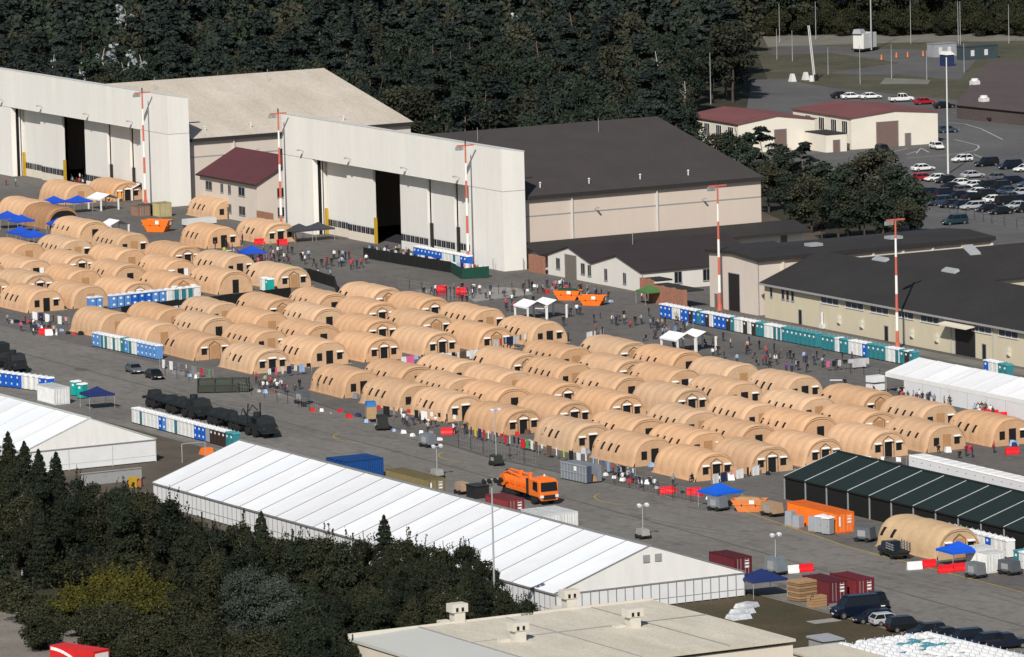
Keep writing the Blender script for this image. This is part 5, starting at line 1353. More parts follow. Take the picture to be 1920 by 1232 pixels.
# ------------------------------------------------------------------ skips, carts, barriers
def skip(px, py, rotd, label, mt='orange', L=4.6, W=1.9, H=1.55, full=None):
    p = G(px, py)
    t = thing('skip', label, 'skip', (p.x, p.y, .012), math.radians(rotd), 'orange skips')
    l0, l1 = L * .30, L * .5
    o = [(-l0, -W / 2, 0), (l0, -W / 2, 0), (l0, W / 2, 0), (-l0, W / 2, 0), (-l1, -W / 2 - .1, H), (l1, -W / 2 - .1, H), (l1, W / 2 + .1, H), (-l1, W / 2 + .1, H)]
    i_ = [(x * .95, y * .92, z + (.08 if z < .1 else 0)) for x, y, z in o]
    MB().add(o + i_, [(0, 1, 5, 4), (1, 2, 6, 5), (2, 3, 7, 6), (3, 0, 4, 7), (3, 2, 1, 0), (4, 5, 13, 12), (5, 6, 14, 13), (6, 7, 15, 14), (7, 4, 12, 15), (9, 8, 12, 13), (10, 9, 13, 14), (11, 10, 14, 15), (8, 11, 15, 12), (8, 9, 10, 11)], mt).build('shell', t)
    for s in (-1, 1):
        MB().box(-l1 * .92, s * (W / 2 + .06) - .05, H * .55, l1 * .92, s * (W / 2 + .06) + .05, H * .62, mt).build('side_rib', t)
        for x in (-.9, .9): MB().tube((x, s * (W / 2 + .1), H * .6), (x, s * (W / 2 + .32), H * .6), .07, n=8, mt='dark_metal').build('lift_pin', t)
    MB().box(.1, -W / 2 - .13, H * .66, .75, -W / 2 - .105, H * .97, 'sticker').build('sign', t); MB().box(l1 * .93, -.35, H * .6, l1 * .97 + .03, .3, H * .95, 'sticker').build('sign', t)
    if full: MB().hexa([(-l1 * .9, -W * .45, H * .8), (l1 * .9, -W * .45, H * .8), (l1 * .9, W * .45, H * .8), (-l1 * .9, W * .45, H * .8), (-l1 * .6, -W * .3, H * 1.2), (l1 * .5, -W * .25, H * 1.15), (l1 * .5, W * .3, H * 1.1), (-l1 * .5, W * .3, H * 1.22)], full).build('rubbish', t)
    return t
skip(1066, 562, 42, 'orange skip with green sheet on top, left of the pair by the white gables', full='net_green')
skip(1112, 572, 42, 'orange skip with white sign, right of the pair by the white gables')
skip(296, 434, 40, 'orange skip behind the left shelter block', L=5.4, W=2.2, H=2.1)
skip(1406, 958, 50, 'orange skip beside the bright blue canopy at the road', 'orange_dull', full='wood')

def cart(px, py, rotd, col, label, L=2.2, W=1.4, H=1.4, mast_h=0, group='generator carts'):
    p = G(px, py)
    t = thing('generator_cart', label, 'generator', (p.x, p.y, .012), math.radians(rotd), group)
    MB().hexa([(-L / 2, -W / 2, .45), (L / 2, -W / 2, .45), (L / 2, W / 2, .45), (-L / 2, W / 2, .45), (-L / 2 + .05, -W / 2 + .05, .45 + H), (L / 2 - .15, -W / 2 + .05, .4 + H), (L / 2 - .15, W / 2 - .05, .4 + H), (-L / 2 + .05, W / 2 - .05, .45 + H)], 'steelpaint').build('housing', t, color=col)
    MB().box(-L / 2 - .1, -W / 2 - .05, .32, L / 2 + .1, W / 2 + .05, .45, 'dark_metal').build('frame', t)
    MB().tube((L / 2, 0, .4), (L / 2 + 1.0, 0, .35), .05, n=6, mt='dark_metal').build('drawbar', t)
    for x in (-L * .3, L * .3):
        for s in (-1, 1): MB().tube((x, s * W / 2, .3), (x, s * (W / 2 + .18), .3), .3, n=10, mt='tyre').build('wheel', t)
    for s in (-1, 1): MB().box(-L * .25, s * (W / 2 + .005) - .01, .7, L * .2, s * (W / 2 + .005) + .01, .35 + H * .8, 'trim_grey').build('vent_panel', t)
    if mast_h:
        MB().tube((0, 0, .4), (0, 0, mast_h), .07, .05, n=6, mt='galv').build('mast', t)
        MB().box(-.1, -.7, mast_h - .05, .1, .7, mast_h + .05, 'galv').build('crossbar', t)
        for s in (-.65, .45): MB().hexa([(-.2, s - .05, mast_h), (.25, s - .05, mast_h - .2), (.25, s + .35, mast_h - .2), (-.2, s + .35, mast_h), (-.1, s - .05, mast_h + .25), (.35, s - .05, mast_h + .08), (.35, s + .35, mast_h + .08), (-.1, s + .35, mast_h + .25)], 'lamp').build('lamp_head', t)
    return t
GY = (.16, .18, .20); OL = (.03, .035, .028)
cart(803, 838, 10, GY, 'grey generator cart alone on the apron below the shelters')
cart(568, 757, 10, (.10, .11, .12), 'dark grey generator cart at the corner of the right block')
cart(717, 806, -20, (.015, .016, .016), 'black air unit cart next to the tan and blue box', 2.2, 1.5, 1.6)
cart(696, 790, -20, (.34, .23, .12), 'tan cart with blue lid beside the first front-row shelters', 2.0, 1.5, 1.7)
p = G(696, 789); tag(MB().hexa([(-.95, -.75, 2.14), (.95, -.75, 2.14), (.95, .75, 2.14), (-.95, .75, 2.14), (-.85, -.65, 2.75), (.85, -.65, 2.75), (.85, .65, 2.75), (-.85, .65, 2.75)], 'steelpaint').build('blue_crate', loc=(p.x, p.y, 0), rotz=math.radians(-20), color=(.02, .16, .42)), 'blue crate on top of the tan cart', 'crate')
cart(931, 873, 0, OL, 'olive light tower cart with tall mast on the apron', 1.8, 1.2, 1.0, 7.5, 'light tower carts')
cart(1346, 957, 15, GY, 'grey generator cart under the bright blue canopy', 2.3, 1.6, 1.4)
cart(1455, 1077, 10, (.17, .20, .22), 'grey light tower cart behind the navy canopy', 2.4, 1.6, 1.7, 4.8, 'light tower carts')
cart(1830, 1083, 10, (.15, .165, .18), 'grey generator cart before the white cabins', 2.2, 1.5, 1.4)
cart(1893, 1077, 10, (.09, .10, .11), 'dark cart with air tank at the right edge', 2.6, 1.5, 1.3)
cart(1622, 1015, 30, (.10, .11, .12), 'dark grey cart between the orange container and the pickup', 2.4, 1.6, 1.4)
cart(1448, 967, 5, (.36, .24, .14), 'tan low cart left of the orange container', 2.9, 1.6, 1.3)
cart(820, 897, 0, (.30, .30, .28), 'pale light tower behind the marquee ridge', 1.6, 1.2, .8, 4.3, 'light tower carts')
cart(1206, 1010, 0, (.30, .30, .28), 'light tower behind the marquee ridge, middle', 1.6, 1.2, .8, 4.2, 'light tower carts')
cart(867, 926, 0, (.38, .26, .17), 'pale brown air unit behind the marquee ridge', 1.9, 1.3, 1.1)
cart(216, 377, 60, (.70, .26, .02), 'orange and yellow loader beside the shelter at the hangar door', 2.6, 1.6, 1.5)
cart(274, 404, 20, (.012, .012, .012), 'black covered cart left of the tan square crate', 2.6, 1.8, 1.6)
p = G(374, 425); t = thing('box_trailer', 'low white trailer behind the shelters near the red-roofed house', 'trailer', (p.x, p.y, .012), math.radians(92))
MB().box(-3, -1, .5, 3, 1, 1.5, 'trim_white').build('body', t); MB().box(-3, -.8, .3, 3, .8, .5, 'dark_metal').build('chassis', t)
for x in (-1.8, 1.8):
    for s_ in (-1, .8): MB().tube((x, s_, .3), (x, s_ + .2, .3), .3, n=10, mt='tyre').build('wheel', t)
# grey open waste container
p = G(1100, 908)
t = thing('open_container', 'grey ribbed open-top waste container on the apron', 'waste container', (p.x, p.y, 0), math.radians(4))
L, W, H = 6.2, 2.4, 2.35; m = 'steelpaint'; gc = (.20, .22, .25)
MB().box(-L, 0, .15, 0, .08, H, m).build('side_panel', t, color=gc); MB().box(-L, W - .08, .15, 0, W, H, m).build('side_panel', t, color=gc)
MB().box(-L, .08, .15, -L + .08, W - .08, H, m).build('end_panel', t, color=gc); MB().box(-L, .0, .05, 0, W, .15, 'dark_metal').build('floor', t)
MB().hexa([(-.05, .08, .2), (0, .08, .2), (0, W * .35, .2), (-.05, W * .35, .2), (-.05, .08, H), (0, .08, H), (0, W * .35, H), (-.05, W * .35, H)], m).build('door_leaf', t, color=(.05, .07, .11))
MB().box(-.05, W * .75, .2, 0, W - .08, H, m).build('door_leaf', t, color=gc)
for i in range(9): MB().box(-L + .15 + i * .73, -.06, .15, -L + .25 + i * .73, 0, H + .02, m).build('rib', t, color=(.30, .32, .34))
MB().box(-L - .02, -.08, H - .1, .02, .0, H + .06, m).build('top_rail', t, color=(.30, .32, .34)); MB().box(-L - .02, -.07, 1.2, .02, -.0, 1.3, m).build('side_rail', t, color=(.30, .32, .34))
MB().box(-2.9, -.075, 1.5, -2.3, -.062, 2.1, 'sticker').build('sign', t)
MB().hexa([(-2.6, .4, .16), (-.4, .4, .16), (-.4, 2.0, .16), (-2.6, 2.0, .16), (-2.2, .7, 1.2), (-.7, .7, .9), (-.7, 1.8, .9), (-2.2, 1.8, 1.3)], 'wood').build('rubbish', t)
# plastic road barriers
def barrier(px, py, rotd, col, label, L=1.9, group='plastic road barriers'):
    p = G(px, py)
    mb = MB(); mb.prism([(-.28, 0), (.28, 0), (.28, .22), (.13, .5), (.10, .98), (-.10, .98), (-.13, .5), (-.28, .22)], 'x', -L / 2, L / 2, 'plastic')
    for s in (-1, 1): mb.box(-L * .3, s * .2 - .02, .26, L * .3, s * .2 + .02, .4, 'plastic')
    o = mb.build('road_barrier', loc=(p.x, p.y, .012), rotz=math.radians(rotd), color=col)
    return tag(o, label, 'barrier', group)
RB, WB = (.66, .012, .02), (.78, .78, .77)
for x, y, r, c, lb in ((1715, 1068, 78, WB, 'white plastic barrier before the single shelter'), (1741, 1064, 78, RB, 'red plastic barrier before the single shelter, next to the white one'),
                       (1773, 1074, 78, RB, 'red plastic barrier, left of the joined pair before the white cabins'), (1797, 1071, 78, RB, 'red plastic barrier, right of the joined pair before the white cabins'),
                       (1511, 1072, 80, RB, 'red plastic barrier behind the wooden stack'), (1484, 1075, 80, WB, 'white plastic barrier left of the red one behind the wooden stack'),
                       (1844, 781, 70, RB, 'red plastic barrier at the right marquee, left one'), (1860, 782, 70, RB, 'red plastic barrier at the right marquee, middle one'), (1876, 786, 70, RB, 'red plastic barrier at the right marquee, right one'),
                       (1773, 838, 75, RB, 'red plastic barrier at the foot of the last back-row shelter'), (828, 546, 75, RB, 'red plastic barrier on the wet tarmac, left one'), (866, 550, 75, RB, 'red plastic barrier on the wet tarmac, right one'),
                       (1250, 926, 70, RB, 'red plastic barrier by the kerb, left of the pair'), (1301, 928, 70, RB, 'red plastic barrier by the kerb, right of the pair'),
                       (840, 815, 60, RB, 'red sheet-covered barrier before the second front-row gap'), (487, 458, 75, RB, 'red plastic barrier, left of the pair near the hangar mast'), (529, 459, 75, RB, 'red plastic barrier, right of the pair near the hangar mast'),
                       (84, 627, 75, RB, 'red barrier at the left block corner'), (96, 629, 75, WB, 'white barrier at the left block corner'), (1898, 852, 75, RB, 'red crate-like barrier at the right edge')):
    barrier(x, y, r, c, lb)
# wooden stacks
p = G(1520, 1128)
t = thing('wood_stack', 'stack of brown wooden panels left of the dark red container', 'wood stack', (p.x, p.y, 0), math.radians(6))
for i in range(8): MB().box(-2.6 + .06 * (i % 3), -1.5 + .05 * (i % 2), .1 + i * .3, -.2 + .05 * (i % 2), 1.4, .34 + i * .3, 'wood' if i % 2 else 'wood_dark').build('panel', t)
p = G(1552, 1137)
t = thing('wood_crate', 'light wooden crate on the ground before the dark red container', 'crate', (p.x, p.y, 0), math.radians(4))
for i in range(4): MB().box(-1.1, -2.2, .1 + i * .32, 0, -.1, .38 + i * .32, 'wood').build('board', t)
MB().box(-1.1, -2.2, 0, 0, -.1, .1, 'wood_dark').build('base', t)
# white wrapped sheets on the grass
for i, (q, s) in enumerate((((1385, 1160), 1.0), ((1392, 1150), 1.1), ((1400, 1139), 1.0))):
    p = G(*q); o = MB().hexa([(-1.0, -1.3, 0), (1.0, -1.3, 0), (1.0, 1.3, 0), (-1.0, 1.3, 0), (-.8, -1.1, .5), (.7, -1.2, .6), (.8, 1.1, .55), (-.8, 1.2, .5)], 'foil').build('wrapped_sheet', loc=(p.x, p.y, .01), rotz=.2 * i)
    tag(o, '%s white plastic-wrapped bundle on the brown grass' % ('nearest', 'middle', 'farthest')[i], 'bundle', 'wrapped bundles on the grass')
p = G(1545, 1165); tag(MB().box(-1.0, -1.8, 0, 1.0, 1.8, .04, 'concrete').build('ground_slab', loc=(p.x, p.y, .01)), 'flat grey slab lying in the brown grass', 'slab')
p = G(1552, 1226)
t = thing('meter_hut', 'small grey metal hut at the bottom edge beside the stored toilets', 'hut', (p.x, p.y, 0))
MB().box(-1.6, -1.5, 0, 1.6, 1.0, 1.75, 'trim_grey').build('wall', t)
MB().hexa([(-1.8, -1.7, 1.76), (1.8, -1.7, 1.76), (1.8, 1.2, 1.76), (-1.8, 1.2, 1.76), (-1.8, -1.7, 2.0), (1.8, -1.7, 1.9), (1.8, 1.2, 1.9), (-1.8, 1.2, 2.0)], 'galv').build('roof', t)
# white picnic table and similar on the wet tarmac
def table(px, py, col, label):
    p = G(px, py); t = thing('trestle_table', label, 'table', (p.x, p.y, 0), random.uniform(0, 3))
    MB().box(-.9, -.4, .70, .9, .4, .75, 'plastic').build('table_top', t, color=col)
    for x in (-.75, .75):
        for y in (-.3, .3): MB().tube((x, y, 0), (x * .95, y, .7), .03, n=5, mt='steel').build('leg', t)
for q, lb in (((1568, 722), 'white trestle table behind the back-row shelters'), ((1012, 587), 'white trestle table under the upper canopy pair'), ((1000, 607), 'white trestle table at the left canopy leg'), ((425, 478), 'white trestle table left of the crowd'), ((460, 484), 'white trestle table below the crowd'), ((985, 836), 'white trestle table with clothes near the front-row shelters')):
    table(*q, (.8, .8, .78), lb)
# goal-like tubular frame by the soil
p = G(342, 868)
t = thing('tube_frame', 'pale tubular frame standing on the bare soil between the marquees', 'frame', (p.x, p.y, 0), math.radians(85))
MB().tube((0, 0, 0), (0, 0, 2.6), .06, n=6, mt='galv').tube((0, 0, 2.6), (3.4, 0, 2.6), .06, n=6, mt='galv').tube((3.4, 0, 2.6), (3.4, 0, 0), .06, n=6, mt='galv').build('bar', t)
p = G(388, 852); tag(MB().hexa([(-1, -.8, 0), (1, -.8, 0), (1, .8, 0), (-1, .8, 0), (-.7, -.5, .9), (.7, -.5, 1.1), (.7, .5, 1.0), (-.7, .5, .8)], 'orange').build('orange_heap', loc=(p.x, p.y, 0)), 'orange plastic heap behind the far corner of the long marquee', 'heap')
p = G(251, 913); tag(MB().box(-.6, -.5, 0, .6, .5, 1.3, 'bumper_yellow').box(-.65, .51, 0, .65, .8, 1.1, 'mast_red').build('tool_box', loc=(p.x, p.y, 0)), 'yellow and red box beside the long marquee corner', 'box')
p = G(215, 905)
tag(MB().box(-.1, -5, 0, .1, 4, 1.6, 'trim_grey').box(-.2, -5, 1.6, .2, 4, 1.7, 'trim_grey').build('screen_wall', loc=(p.x, p.y, 0)), 'pale grey screen wall below the left white marquee', 'wall')
container(103, 760, 6.06, (.70, .71, .70), 'white container behind the left white marquee', marks=False, H=2.5)

# ------------------------------------------------------------------ fences
def net_fence(pts, mt, label, hh=1.9, name='netting_fence', post='dark_metal'):
    q = [G(*p) for p in pts]
    t = thing(name, label, 'fence', (q[0].x, q[0].y, 0))
    for i in range(len(q) - 1):
        a, b = q[i] - q[0], q[i + 1] - q[0]
        n = max(1, int((b - a).length / 3.4))
        for k in range(n):
            s, e = a.lerp(b, k / n), a.lerp(b, (k + 1) / n)
            d = (e - s).normalized(); nx, ny = -d.y * .025, d.x * .025
            s2, e2 = s + d * .04, e - d * .04
            if mt:
                sag = random.uniform(-.08, .05)
                MB().hexa([(s2.x - nx, s2.y - ny, .05), (e2.x - nx, e2.y - ny, .05), (e2.x + nx, e2.y + ny, .05), (s2.x + nx, s2.y + ny, .05), (s2.x - nx, s2.y - ny, hh + sag), (e2.x - nx, e2.y - ny, hh - sag), (e2.x + nx, e2.y + ny, hh - sag), (s2.x + nx, s2.y + ny, hh + sag)], mt).build('panel', t)
            else:
                m = MB()
                for z in (.15, 1.05, hh): m.tube((s2.x, s2.y, z), (e2.x, e2.y, z), .012, n=4, mt='galv')
                for f in (.2, .4, .6, .8):
                    c = s2.lerp(e2, f); m.tube((c.x, c.y, .15), (c.x, c.y, hh), .006, n=3, mt='galv', caps=False)
                m.build('panel', t)
            MB().tube((s.x, s.y, 0), (s.x, s.y, hh + .05), .04, n=6, mt=post).build('post', t)
    return t
net_fence([(682, 484), (755, 497), (846, 512)], 'net_black', 'black netting fence hung with washing before the hangar door')
net_fence([(846, 512), (866, 524), (918, 521)], 'net_green', 'dark green netting fence at the right end of the hangar front')
net_fence([(544, 519), (584, 526), (628, 540), (634, 560)], 'net_black', 'black netting fence behind the left shelter block')
net_fence([(228, 594), (300, 585), (372, 578), (470, 567), (546, 558)], 'net_black', 'black netting fence between the left and middle shelter blocks', 1.7)
net_fence([(1096, 897), (1180, 915), (1262, 936), (1330, 950)], None, 'wire mesh fence along the kerb below the front-row shelters', 1.9, 'wire_fence')
net_fence([(860, 838), (930, 856), (1010, 876)], None, 'wire mesh fence below the light tower and washing', 1.9, 'wire_fence')
net_fence([(310, 705), (400, 727), (520, 752), (600, 775)], None, 'wire mesh fence along the middle block road side', 1.6, 'wire_fence')
net_fence([(1780, 905), (1850, 922)], 'net_black', 'dark netting at the right end of the shelters', 1.2)
net_fence([(985, 543), (885, 561), (745, 540)], None, 'wire mesh fence on the concrete strip behind the middle block', 1.6, 'wire_fence')
net_fence([(925, 508), (975, 497), (985, 512)], None, 'pale wire fence at the corner of the brown-roofed hangar', 2.0, 'wire_fence')
net_fence([(1780, 400), (1860, 420), (1930, 432)], None, 'wire fence below the far car park', 1.6, 'wire_fence')
net_fence([(1545, 690), (1620, 706), (1680, 716)], None, 'wire fence hung with grey sheets before the teal toilets', 1.5, 'wire_fence')

# ------------------------------------------------------------------ washing
CC = {'white': (.76, .76, .75), 'pale grey': (.45, .45, .46), 'black': (.012, .012, .014), 'red': (.5, .02, .025), 'pink': (.62, .10, .26), 'navy': (.02, .03, .09), 'pale blue': (.30, .42, .62), 'rose': (.62, .33, .34), 'yellow': (.70, .52, .02), 'lime green': (.38, .5, .04), 'green': (.05, .35, .10), 'brown': (.12, .07, .05), 'blue': (.03, .12, .42), 'grey': (.20, .20, .21)}
def cloth_mesh(w_, h_, n=5):
    mb = MB(); vs = []
    for i in range(n + 1):
        for j in range(4):
            vs.append((w_ * (i / n - .5), .05 * math.sin(i * 1.9 + j) * (j / 3), -h_ * j / 3 + (.04 * math.sin(i * 2.3) if j == 3 else 0)))
    mb.add(vs, [(i * 4 + j, i * 4 + j + 1, (i + 1) * 4 + j + 1, (i + 1) * 4 + j) for i in range(n) for j in range(3)], 'cloth')
    me = mb.mesh('washing', True); return me
CM = [cloth_mesh(.9, 1.2), cloth_mesh(.5, .9), cloth_mesh(1.3, 1.3), cloth_mesh(.35, 1.1), cloth_mesh(.7, .6)]
CNAME = ['towel', 'shirt', 'sheet', 'trousers', 'cloth']
wash_n = {}
def washing(p0, p1, z, cols, where, line=True):
    a, b = G(*p0), G(*p1)
    d = (b - a); ang = math.atan2(d.y, d.x)
    if line:
        m = MB().tube((a.x, a.y, z), (b.x, b.y, z), .012, n=4, mt='galv')
        for q in (a, b): m.tube((q.x, q.y, 0), (q.x, q.y, z + .1), .03, n=5, mt='galv')
        tag(m.build('washing_line'), 'thin washing line ' + where, 'washing line')
    n = len(cols)
    for i, c in enumerate(cols):
        k = random.randrange(5)
        if c in ('white',) and random.random() < .35: k = 2
        p = a.lerp(b, (i + .5) / n)
        o = mobj('washing', CM[k], None, (p.x, p.y, z), ang + random.uniform(-.15, .15), CC[c])
        key = (c, CNAME[k], where); wash_n[key] = wash_n.get(key, 0) + 1
        tag(o, '%s %s hanging %s, %s such' % (c, CNAME[k], where, nth(wash_n[key] - 1)), 'washing', 'washing ' + where)
W5 = 'white'
washing((690, 480), (840, 508), 1.85, ['pale blue', 'navy', 'white', 'black', 'white', 'pale grey', 'black', 'white', 'brown', 'rose', 'black', 'white', 'black', 'white', 'white', 'navy', 'white', 'pink', 'black', 'white', 'white'], 'on the black netting before the hangar', False)
washing((848, 512), (915, 520), 1.9, ['white', 'white', 'pale blue', 'black', 'pink', 'white', 'rose', 'white', 'red', 'green', 'white', 'red', 'white'], 'on the green netting by the hangar pier', False)
washing((752, 691), (832, 683), 1.75, ['white', 'pink', 'pale blue', 'black', 'navy', 'red', 'white'], 'between the middle and right blocks, left part')
washing((828, 685), (928, 673), 1.75, ['white', 'white', 'black', 'white', 'brown', 'white', 'white', 'white', 'white', 'black', 'pale blue'], 'between the middle and right blocks, right part')
washing((926, 660), (990, 648), 1.9, ['white', 'red', 'pale blue', 'navy', 'white', 'grey', 'white'], 'before the last shelter of the middle block')
washing((500, 712), (585, 700), 1.6, ['white', 'pink', 'white', 'navy', 'white', 'pale blue', 'black'], 'below the middle block end walls')
washing((880, 822), (1010, 852), 1.7, ['black', 'yellow', 'navy', 'red', 'white', 'grey', 'black', 'red', 'red', 'white', 'black', 'black', 'red', 'green', 'white', 'brown'], 'below the fourth front-row shelter')
washing((1010, 854), (1120, 880), 1.7, ['white', 'brown', 'white', 'lime green', 'black', 'white', 'white', 'pale blue'], 'behind the grey open container')
washing((690, 778), (860, 800), 1.6, ['black', 'red', 'black', 'grey', 'white', 'red', 'black', 'white', 'white', 'black', 'black', 'white'], 'below the second and third front-row shelters')
washing((1118, 882), (1192, 902), 1.6, ['white', 'blue', 'pale blue', 'brown', 'pale blue', 'black', 'white', 'white'], 'below the sixth front-row shelter')
washing((1335, 908), (1425, 890), 1.3, ['white', 'navy', 'rose', 'white', 'black', 'white'], 'before the last front-row shelters')
washing((300, 690), (400, 712), 1.4, ['white', 'white', 'grey', 'white', 'grey', 'red', 'green'], 'on the road side of the middle block')
washing((1548, 697), (1632, 690), 1.55, ['pink', 'black', 'pale grey', 'black', 'pale grey', 'pale grey', 'pale grey', 'pale grey'], 'on the wire fence before the teal toilets', False)
washing((305, 592), (366, 584), 1.3, ['white', 'white', 'white', 'white'], 'beside the toilets between left and middle blocks')
washing((60, 600), (130, 612), 1.4, ['white', 'navy', 'white', 'black', 'white', 'rose'], 'at the left block end walls')
washing((1610, 868), (1700, 872), 1.0, ['white', 'white', 'white'], 'at the right-block end above the green marquee')
washing((1100, 640), (1132, 634), 1.4, ['white', 'white', 'pale grey'], 'at the upper corner of the right block')
washing((1255, 632), (1300, 618), 1.5, ['pale blue', 'white'], 'by the lower white canopies')

# ------------------------------------------------------------------ people
def person_mesh(pose):
    """one continuous body: legs, torso, arms, neck and head grown with a skin modifier"""
    V, E, R = [], [], []
    def v(x, y, z, r, r2=None, par=None):
        V.append((x, y, z)); R.append((r, r2 or r))
        if par is not None: E.append((par, len(V) - 1))
        return len(V) - 1
    st = {'stand': .0, 'walk': .30, 'arms': .05, 'carry': .12, 'sit': 0, 'bend': .1}[pose]
    if pose == 'sit':
        pel = v(0, 0, .50, .15, .13)
        for s in (-1, 1):
            k = v(.40, s * .12, .52, .075, None, v(.06, s * .10, .50, .10, None, pel)); a = v(.42, s * .12, .10, .05, None, k); v(.55, s * .12, .05, .045, .04, a)
        zo = -.42
    else:
        pel = v(0, 0, .95, .15, .12); zo = 0
        for i, s in enumerate((-1, 1)):
            f = st * (1 if i else -1)
            h_ = v(0, s * .10, .86, .095, None, pel); k = v(f * .55 + .02, s * .10, .50, .07, None, h_); a = v(f - .03, s * .10, .09, .048, None, k); v(f + .13, s * .11, .045, .045, .035, a)
    bx = .22 if pose == 'bend' else .0
    wst = v(.0 + bx * .3, 0, 1.12 + zo, .135, .12, pel); ch = v(bx, 0, 1.34 + zo - bx * .2, .165, .12, wst); nk = v(bx * 1.4, 0, 1.50 + zo - bx * .35, .06, .06, ch); hd = v(bx * 1.6 + .01, 0, 1.60 + zo - bx * .45, .095, .085, nk); v(bx * 1.7 + .01, 0, 1.72 + zo - bx * .5, .085, .08, hd)
    for i, s in enumerate((-1, 1)):
        sh = v(bx, s * .19, 1.42 + zo - bx * .25, .065, None, ch)
        if pose in ('carry', 'arms', 'sit'): e = v(.10, s * .25, 1.17 + zo, .048, None, sh); w_ = v(.33, s * .17, 1.15 + zo, .038, None, e); v(.42, s * .15, 1.17 + zo, .035, .025, w_)
        else:
            f = -st * .7 * (1 if i else -1)
            e = v(f * .4 + bx * 1.1, s * .26, 1.14 + zo - bx * .3, .046, None, sh); w_ = v(f + .05 + bx * 1.4, s * .27, .90 + zo - bx * .3, .036, None, e); v(f + .07 + bx * 1.4, s * .27, .80 + zo - bx * .3, .034, .024, w_)
    me = bpy.data.meshes.new('person_skeleton'); me.from_pydata(V, E, [])
    ob = bpy.data.objects.new('person_skeleton', me); COL.objects.link(ob)
    ob.modifiers.new('skin', 'SKIN')
    sv = me.skin_vertices[0].data
    for i, r in enumerate(R): sv[i].radius = r; sv[i].use_root = (i == 0)
    sb = ob.modifiers.new('sub', 'SUBSURF'); sb.levels = 1; sb.render_levels = 1
    dg = bpy.context.evaluated_depsgraph_get()
    out = bpy.data.meshes.new_from_object(ob.evaluated_get(dg))
    bpy.data.objects.remove(ob)
    out.name = 'person'
    out.materials.clear()
    for m in ('trouser', 'cloth', 'skin', 'hair'): out.materials.append(MATS[m])
    top = 1.78 + zo
    for p in out.polygons:
        c = p.center
        if pose == 'bend': z = c.z + c.x * .25
        else: z = c.z - zo
        hand = abs(c.y) > .12 and ((pose in ('carry', 'arms', 'sit') and c.x > .30 and z > .9) or (pose not in ('carry', 'arms', 'sit') and z < .86 and abs(c.y) > .2 and z > .6))
        if hand: p.material_index = 2
        elif z > 1.62 and (c.x < .07 or z > 1.72): p.material_index = 3
        elif z > 1.48: p.material_index = 2
        elif z > .98: p.material_index = 1
        else: p.material_index = 0
        p.use_smooth = True
    return out
PM = {k: person_mesh(k) for k in ('stand', 'walk', 'arms', 'carry', 'sit', 'bend')}
POSE = {'stand': 'standing', 'walk': 'walking', 'arms': 'standing with hands raised', 'carry': 'holding something', 'sit': 'sitting', 'bend': 'bending forward'}
PCOL = {'white': (.72, .72, .72), 'black': (.012, .012, .014), 'dark grey': (.05, .05, .055), 'red': (.5, .04, .05), 'pale blue': (.30, .40, .55), 'grey': (.22, .22, .23), 'navy': (.02, .03, .09), 'pink': (.55, .07, .25), 'olive': (.09, .085, .05), 'maroon': (.18, .02, .04), 'beige': (.42, .34, .25), 'hi-vis yellow': (.55, .6, .03), 'purple': (.14, .03, .2)}
def person(px, py, col, pose, where, idx, scale=1.0, child=False):
    p = G(px, py)
    o = mobj('person', PM[pose], None, (p.x, p.y, .012 if pose != 'sit' else .0), random.uniform(0, 6.28), PCOL[col])
    s = (.72 if child else 1.0) * scale * random.uniform(.96, 1.04)
    o.scale = (s, s, s)
    tag(o, '%s %s in %s top %s' % (nth(idx), 'child' if child else 'person', col, where) if False else '%s in %s top %s, %s from left' % ('child' if child else 'person', col, where, nth(idx)), 'person', 'people ' + where)
